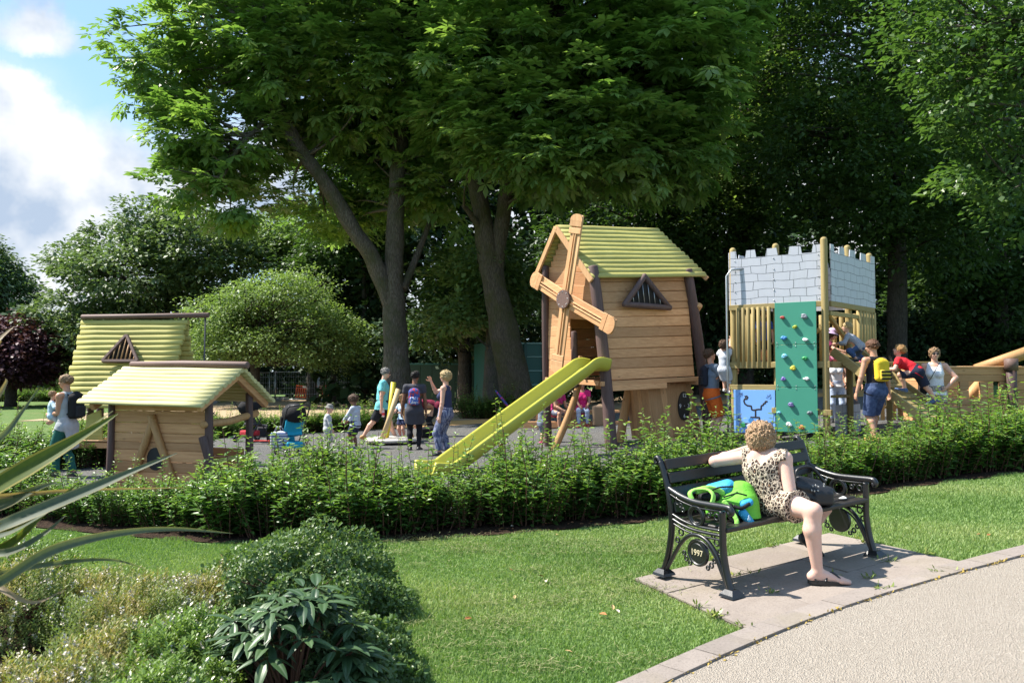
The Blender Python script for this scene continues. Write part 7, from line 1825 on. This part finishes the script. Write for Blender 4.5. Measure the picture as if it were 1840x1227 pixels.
f = Field([-.32,-.32,-.03],[.32,.32,.36],.006); f.econe(Q(1335,922,5.42), Q(1352,943,5.40), .032,.034,.026,.030,(1,0,.6),.02); smesh(f,'side_pocket',root,C_AQUA)
b = MB(); b.tube(smooth([Q(1318,909,5.42),Q(1332,913,5.40),Q(1347,905,5.42)]), .013, 8); b.tube(smooth([Q(1300,893,5.50),Q(1316,888,5.46),Q(1326,886,5.46),Q(1342,890,5.46)]), .006, 6); b.tube(smooth([Q(1268,887,5.56),Q(1290,876,5.52),Q(1318,874,5.52)]), .006, 6); b.tube(smooth([Q(1308,905,5.44),Q(1312,930,5.40),Q(1326,945,5.38)]), .012, 8); b.build('zip_binding', C_BLK, root)
b = MB(); b.tube(smooth([Q(1244,898,5.46),Q(1240,885,5.48),Q(1252,879,5.50),Q(1272,880,5.48),Q(1282,890,5.44),Q(1279,905,5.42)]), .020, 10, True, 0, None, .3, False, .55); b.tube(smooth([Q(1300,900,5.42),Q(1312,915,5.40),Q(1324,936,5.36),Q(1318,948,5.36),Q(1304,950,5.38)]), .016, 10, True, 0, None, .3, False, .5); b.tube(smooth([Q(1252,882,5.50),Q(1275,878,5.54),Q(1300,886,5.56)]), .024, 10, True, 0, None, .3, False, .6); b.build('shoulder_straps', cloth('lime_strap', (.30,.66,.12), .7), root)
b = MB(); b.prism([(-.012,-.015),(.012,-.015),(0,.02)], Q(1346,930,5.36), (1,.2,0), (0,.2,1), .004); b.build('patch', cloth('pale_patch', (.45,.62,.75)), root)
f = Field([-.32,-.32,-.03],[.32,.32,.36],.007); f.econe(Q(1310,912,5.47), Q(1322,935,5.43), .035,.05,.03,.05,(1,0,.3),.02); f.econe(Q(1262,893,5.55), Q(1285,892,5.55), .03,.05,.035,.05,(0,0,1),.02); smesh(f,'back_panel',root,C_BLK)
o = P(1458,915,5.80); o.z = bw(.26,.2,.436).z; root = bagroot('handbag', 'slouchy black handbag with metal buckles on the seat right of the woman', o)
f = Field([-.25,-.25,-.03],[.25,.25,.32],.007); f.rbox((.01,.0,.075),(.135,.075,.075),np.array(Matrix.Rotation(.08,3,'Y')),.035,.02); f.rbox((-.02,.02,.155),(.10,.05,.045),np.array(Matrix.Rotation(.22,3,'Y')),.03,.04); f.rbox((.06,-.065,.06),(.075,.03,.05),None,.022,.015); f.cone((-.12,-.06,.14),(.10,-.07,.10),.018,.012,.02); f.cone((-.10,-.065,.09),(.0,-.08,.05),.016,.010,.02); f.ell((-.02,-.03,.125),(.11,.03,.012),np.array(Matrix.Rotation(.4,3,'Y')),.015); f.cut((0,0,.003),(0,0,-1)); smesh(f,'body',root,plain('black_leather', (.012,.012,.014), .42, .3, 30, .4))
b = MB()
for x_, z_ in ((-.02,.15),(.0,.155),(.02,.145),(-.03,.12),(-.01,.115),(.015,.118),(.06,.15),(.062,.165),(.075,.195),(.082,.21)): b.box((x_,-.085-.004*random.random(),z_), (.011,.012,.014), Matrix.Rotation(random.uniform(-.5,.5),3,'Y'), .003)
b.build('buckles', M_STEEL, root); b = MB(); b.tube(smooth([(-.10,.0,.15),(-.09,.03,.25),(.02,.04,.27),(.11,.02,.16)]), .011, 8); b.build('handle', M_BLACK, root)

# ---------------------------------------------------------------- pushchairs, scooter, loose things
def pushchair(label, px, d, rz, seatm, hoodm, red=False, s=1.0):
    root = thing('pushchair', label, 'pushchair', onground(px,d), rz); root.scale = (s,s,s); b = MB(); X = .23
    for x_ in (-X,X):
        b.tube([(x_,-.30,.12),(x_,.05,.52),(x_,.42,.98),(x_*.9,.50,1.03)], .014, 8); b.tube([(x_,.36,.10),(x_,.10,.45),(x_,-.02,.60)], .014, 8); b.tube([(x_,-.30,.12),(x_,.36,.12)], .010, 6)
    b.tube([(-X*.9,.50,1.03),(0,.54,1.05),(X*.9,.50,1.03)], .017, 8); b.tube([(-X,.36,.12),(X,.36,.12)], .012, 6); b.build('frame', plain('dark_frame', (.03,.03,.034), .4) if 'dark_frame' not in bpy.data.materials else bpy.data.materials['dark_frame'], root)
    f = Field([-.34,-.5,0],[.34,.6,1.15],.012); f.rbox((0,-.02,.42),(.19,.20,.025),np.array(Matrix.Rotation(.15,3,'X')),.02,.02); f.rbox((0,.20,.66),(.19,.03,.26),np.array(Matrix.Rotation(-.45,3,'X')),.02,.03); f.rbox((0,-.24,.27),(.17,.02,.16),np.array(Matrix.Rotation(.3,3,'X')),.015,.02); smesh(f,'seat',root,seatm)
    f = Field([-.34,-.5,.4],[.34,.6,1.25],.012); f.ell((0,.16,.86),(.235,.30,.22),None,0); f.ell((0,.10,.82),(.205,.30,.21),None,0,True); f.cut((0,.1,.80),(0,-.5,-1)); smesh(f,'hood',root,hoodm)
    f = Field([-.3,-.2,.1],[.3,.5,.4],.012); f.rbox((0,.14,.23),(.19,.17,.07),None,.04,.02); smesh(f,'basket',root,seatm if not red else cloth('red_basket',(.45,.04,.05)))
    for x_ in (-X,X):
        for y_ in (-.30,.36):
            b = MB(); b.tube([(x_-.02,y_,.095),(x_+.02,y_,.095)], .095, 18); wh = b.build('wheel', M_BLACK, root); b = MB(); b.tube([(x_-.024,y_,.095),(x_+.024,y_,.095)], .045, 12); b.build('rim', M_STEEL, wh)
    return root
pushchair('black pushchair with red basket parked behind the play hut', 458, 19.8, R_(150), cloth('pram_grey', (.05,.05,.058)), cloth('pram_black', (.012,.012,.014)), True)
bp = pushchair('black and bright blue pushchair hung with bags by the tall hedge shoots', 524, 16.2, R_(215), cloth('pram_blue', (.02,.34,.52)), cloth('pram_black', (.012,.012,.014)))
pushchair('dark pushchair half hidden under the play hut roof', 388, 23.5, R_(120), cloth('pram_grey', (.05,.05,.058)), cloth('pram_grey2', (.10,.10,.11)))
p = onground(503,16.0); sb = softbag('shopping_bag', 'blue and white striped cloth bag hanging beside the blue pushchair', (p.x,p.y,p.z+.16), (.17,.08,.17), patterned('blue_stripe', (.56,.58,.62), (.08,.12,.30), 5.5, .5, .6, kind='wave'))
p = bp.location+Vector((-.06,-.10,.52)); softbag('changing_bag', 'black shoulder bag slung over the handle of the blue pushchair', tuple(p), (.13,.09,.15), cloth('black_bag', (.012,.012,.013)))
root = thing('scooter', 'red childs kick scooter with silver stem standing by the black pushchair', 'scooter', onground(462,19.0), R_(4)); b = MB(); b.box((.08,0,.085),(.46,.10,.03),None,.01); b.build('deck', plain('red_plastic', (.62,.05,.04), .4), root); b = MB(); b.tube([(-.16,0,.10),(-.19,0,.72)], .016, 8); b.build('stem', M_STEEL, root); b = MB(); b.tube([(-.19,-.15,.72),(-.19,.15,.72)], .014, 8); b.build('handlebar', M_BLACK, root)
for x_ in (-.17,.34): b = MB(); b.tube([(x_,-.018,.055),(x_,.018,.055)], .055, 16); b.build('wheel', plain('orange_wheel', (.6,.12,.05), .5) if 'orange_wheel' not in bpy.data.materials else bpy.data.materials['orange_wheel'], root)
p = P(905,735,28.2); root = thing('umbrella', 'folded pink and blue umbrella poking out of the dark shrub by the slide', 'umbrella', (p.x,p.y,G(p.x))); b = MB(); a0, a1 = Vector((.25,0,.35)), Vector((-.30,0,1.05)); b.tube([a0,a0.lerp(a1,.3),a0.lerp(a1,.9),a1], [.02,.05,.035,.012], 8); b.build('canopy', patterned('pink_blue', (.55,.06,.20), (.06,.08,.30), 9, .45, .5), root); b = MB(); b.tube([a0,a0+(a0-a1)*.3], .012, 6); b.build('shaft', M_BLACK, root)
p = onground(845,31); root = thing('carrier_bag', 'white carrier bag lying on the sand by the hoarding', 'bag', p); f = Field([-.3,-.2,-.03],[.3,.2,.35],.014); f.ell((0,0,.12),(.22,.13,.13),None,.02); f.ell((.1,.03,.2),(.1,.08,.08),None,.03); smesh(f,'body',root,cloth('white_plastic', (.6,.62,.65), .4))

# ---------------------------------------------------------------- small litter of the lawn
b = MB(); vs = [(-.03,0,0),(-.012,.013,.006),(.012,.012,.008),(.034,0,.003),(.012,-.012,.008),(-.012,-.013,.006)]; b.add(vs,[[0,1,2,3],[0,3,4,5]],.5); lo = b.build('fallen_leaf', plain('fallen_leaf_tan', (.42,.27,.12), .8, .3, 20)); lm = lo.data; bpy.data.objects.remove(lo)
lmats = [lm.materials[0], plain('fallen_leaf_pale', (.58,.50,.38), .8, .2, 20), plain('fallen_leaf_rust', (.34,.13,.04), .8, .3, 20)]; lms = []
for m_ in lmats: q_ = lm.copy(); q_.materials.clear(); q_.materials.append(m_); lms.append(q_)
for k in range(46):
    px, py = random.uniform(700,1800), random.uniform(925,1190)
    g = ground(px, py)
    if py > 1250-.30*(px-1080) or (1130 < px < 1740 and py > 960): continue
    o_ = link('fallen_leaf', random.choice(lms)); o_.location = g+Vector((0,0,.028)); o_.rotation_euler = (random.uniform(-.4,.4),random.uniform(-.4,.4),random.uniform(0,6.28)); o_.scale = (random.uniform(.6,1.1),)*3; tag(o_, 'small dry leaf lying on the mown lawn', 'leaf', 'dry leaves scattered on the lawn')
# mown clippings lying in loose rows, weeds in the joints, moss along the edging
def scatter(name, P0, L, W, mat, flat=.15, tint=None):
    n = len(P0); d = rdir(n); d[:,2] = np.abs(d[:,2])*flat+.05; V, Fc = leaves1(P0, d, np.array([0,0,1.0])+rdir(n)*.3, L*(.5+rng.random(n)), W*(.6+.8*rng.random(n)), .1)
    tag(link(name, np_mesh(name, V, Fc, 4, rng.random(n) if tint is None else tint), None, mat), kind='stuff')
pts = []
for k in range(150):
    px, py = random.uniform(690,1190), random.uniform(962,1215)
    if k % 3 == 0: py = 985+.0*px+random.uniform(-14,14); px = random.uniform(680,1230)
    g = ground(px, py); m = random.randint(15,70); s_ = random.uniform(.05,.16); q = rng.normal(size=(m,2))*np.array([s_*1.8,s_*.6]); x = g.x+q[:,0]; y = g.y+q[:,1]
    pts.append(np.stack([x,y,Gv(x)+.026+.010*rng.random(m)],1))
pts = np.concatenate(pts); k2 = np.interp(pts[:,0], kb[:,0], kb[:,1], left=0); pts = pts[(pts[:,1] > k2+.02)]
scatter('grass_clippings', pts, .045, .0045, leafmat('clippings', (.06,.075,.025), (.13,.14,.06), (.22,.21,.11), .2, .7, .2), .12)
pts = []
for k in range(900):
    i = random.random()*46; q = kf[int(i)]*(1-i%1)+kf[int(i)+1]*(i%1)
    if math.sin(i*2.3)+math.sin(i*5.1) > -.3: pts.append((q[0]+random.gauss(0,.012), q[1]+random.gauss(0,.012), G(q[0])+.022))
scatter('moss', np.array(pts), .02, .012, plain('ochre_moss', (.34,.24,.05), .9, .3, 20), .6)
pts = []
for k in range(16):
    r_ = random.choice((0.,.34,.70,1.,0.)); q = bil(random.random(), r_) if k % 2 else bil(random.choice((0,1,.36,.62)), random.random())
    for _ in range(random.randint(8,30)): pts.append((q.x+random.gauss(0,.03), q.y+random.gauss(0,.02), G(q.x)+.028))
scatter('joint_weeds', np.array(pts), .045, .014, leafmat('weed_leaf', (.05,.08,.02), (.10,.14,.03), (.22,.22,.05)), .9)
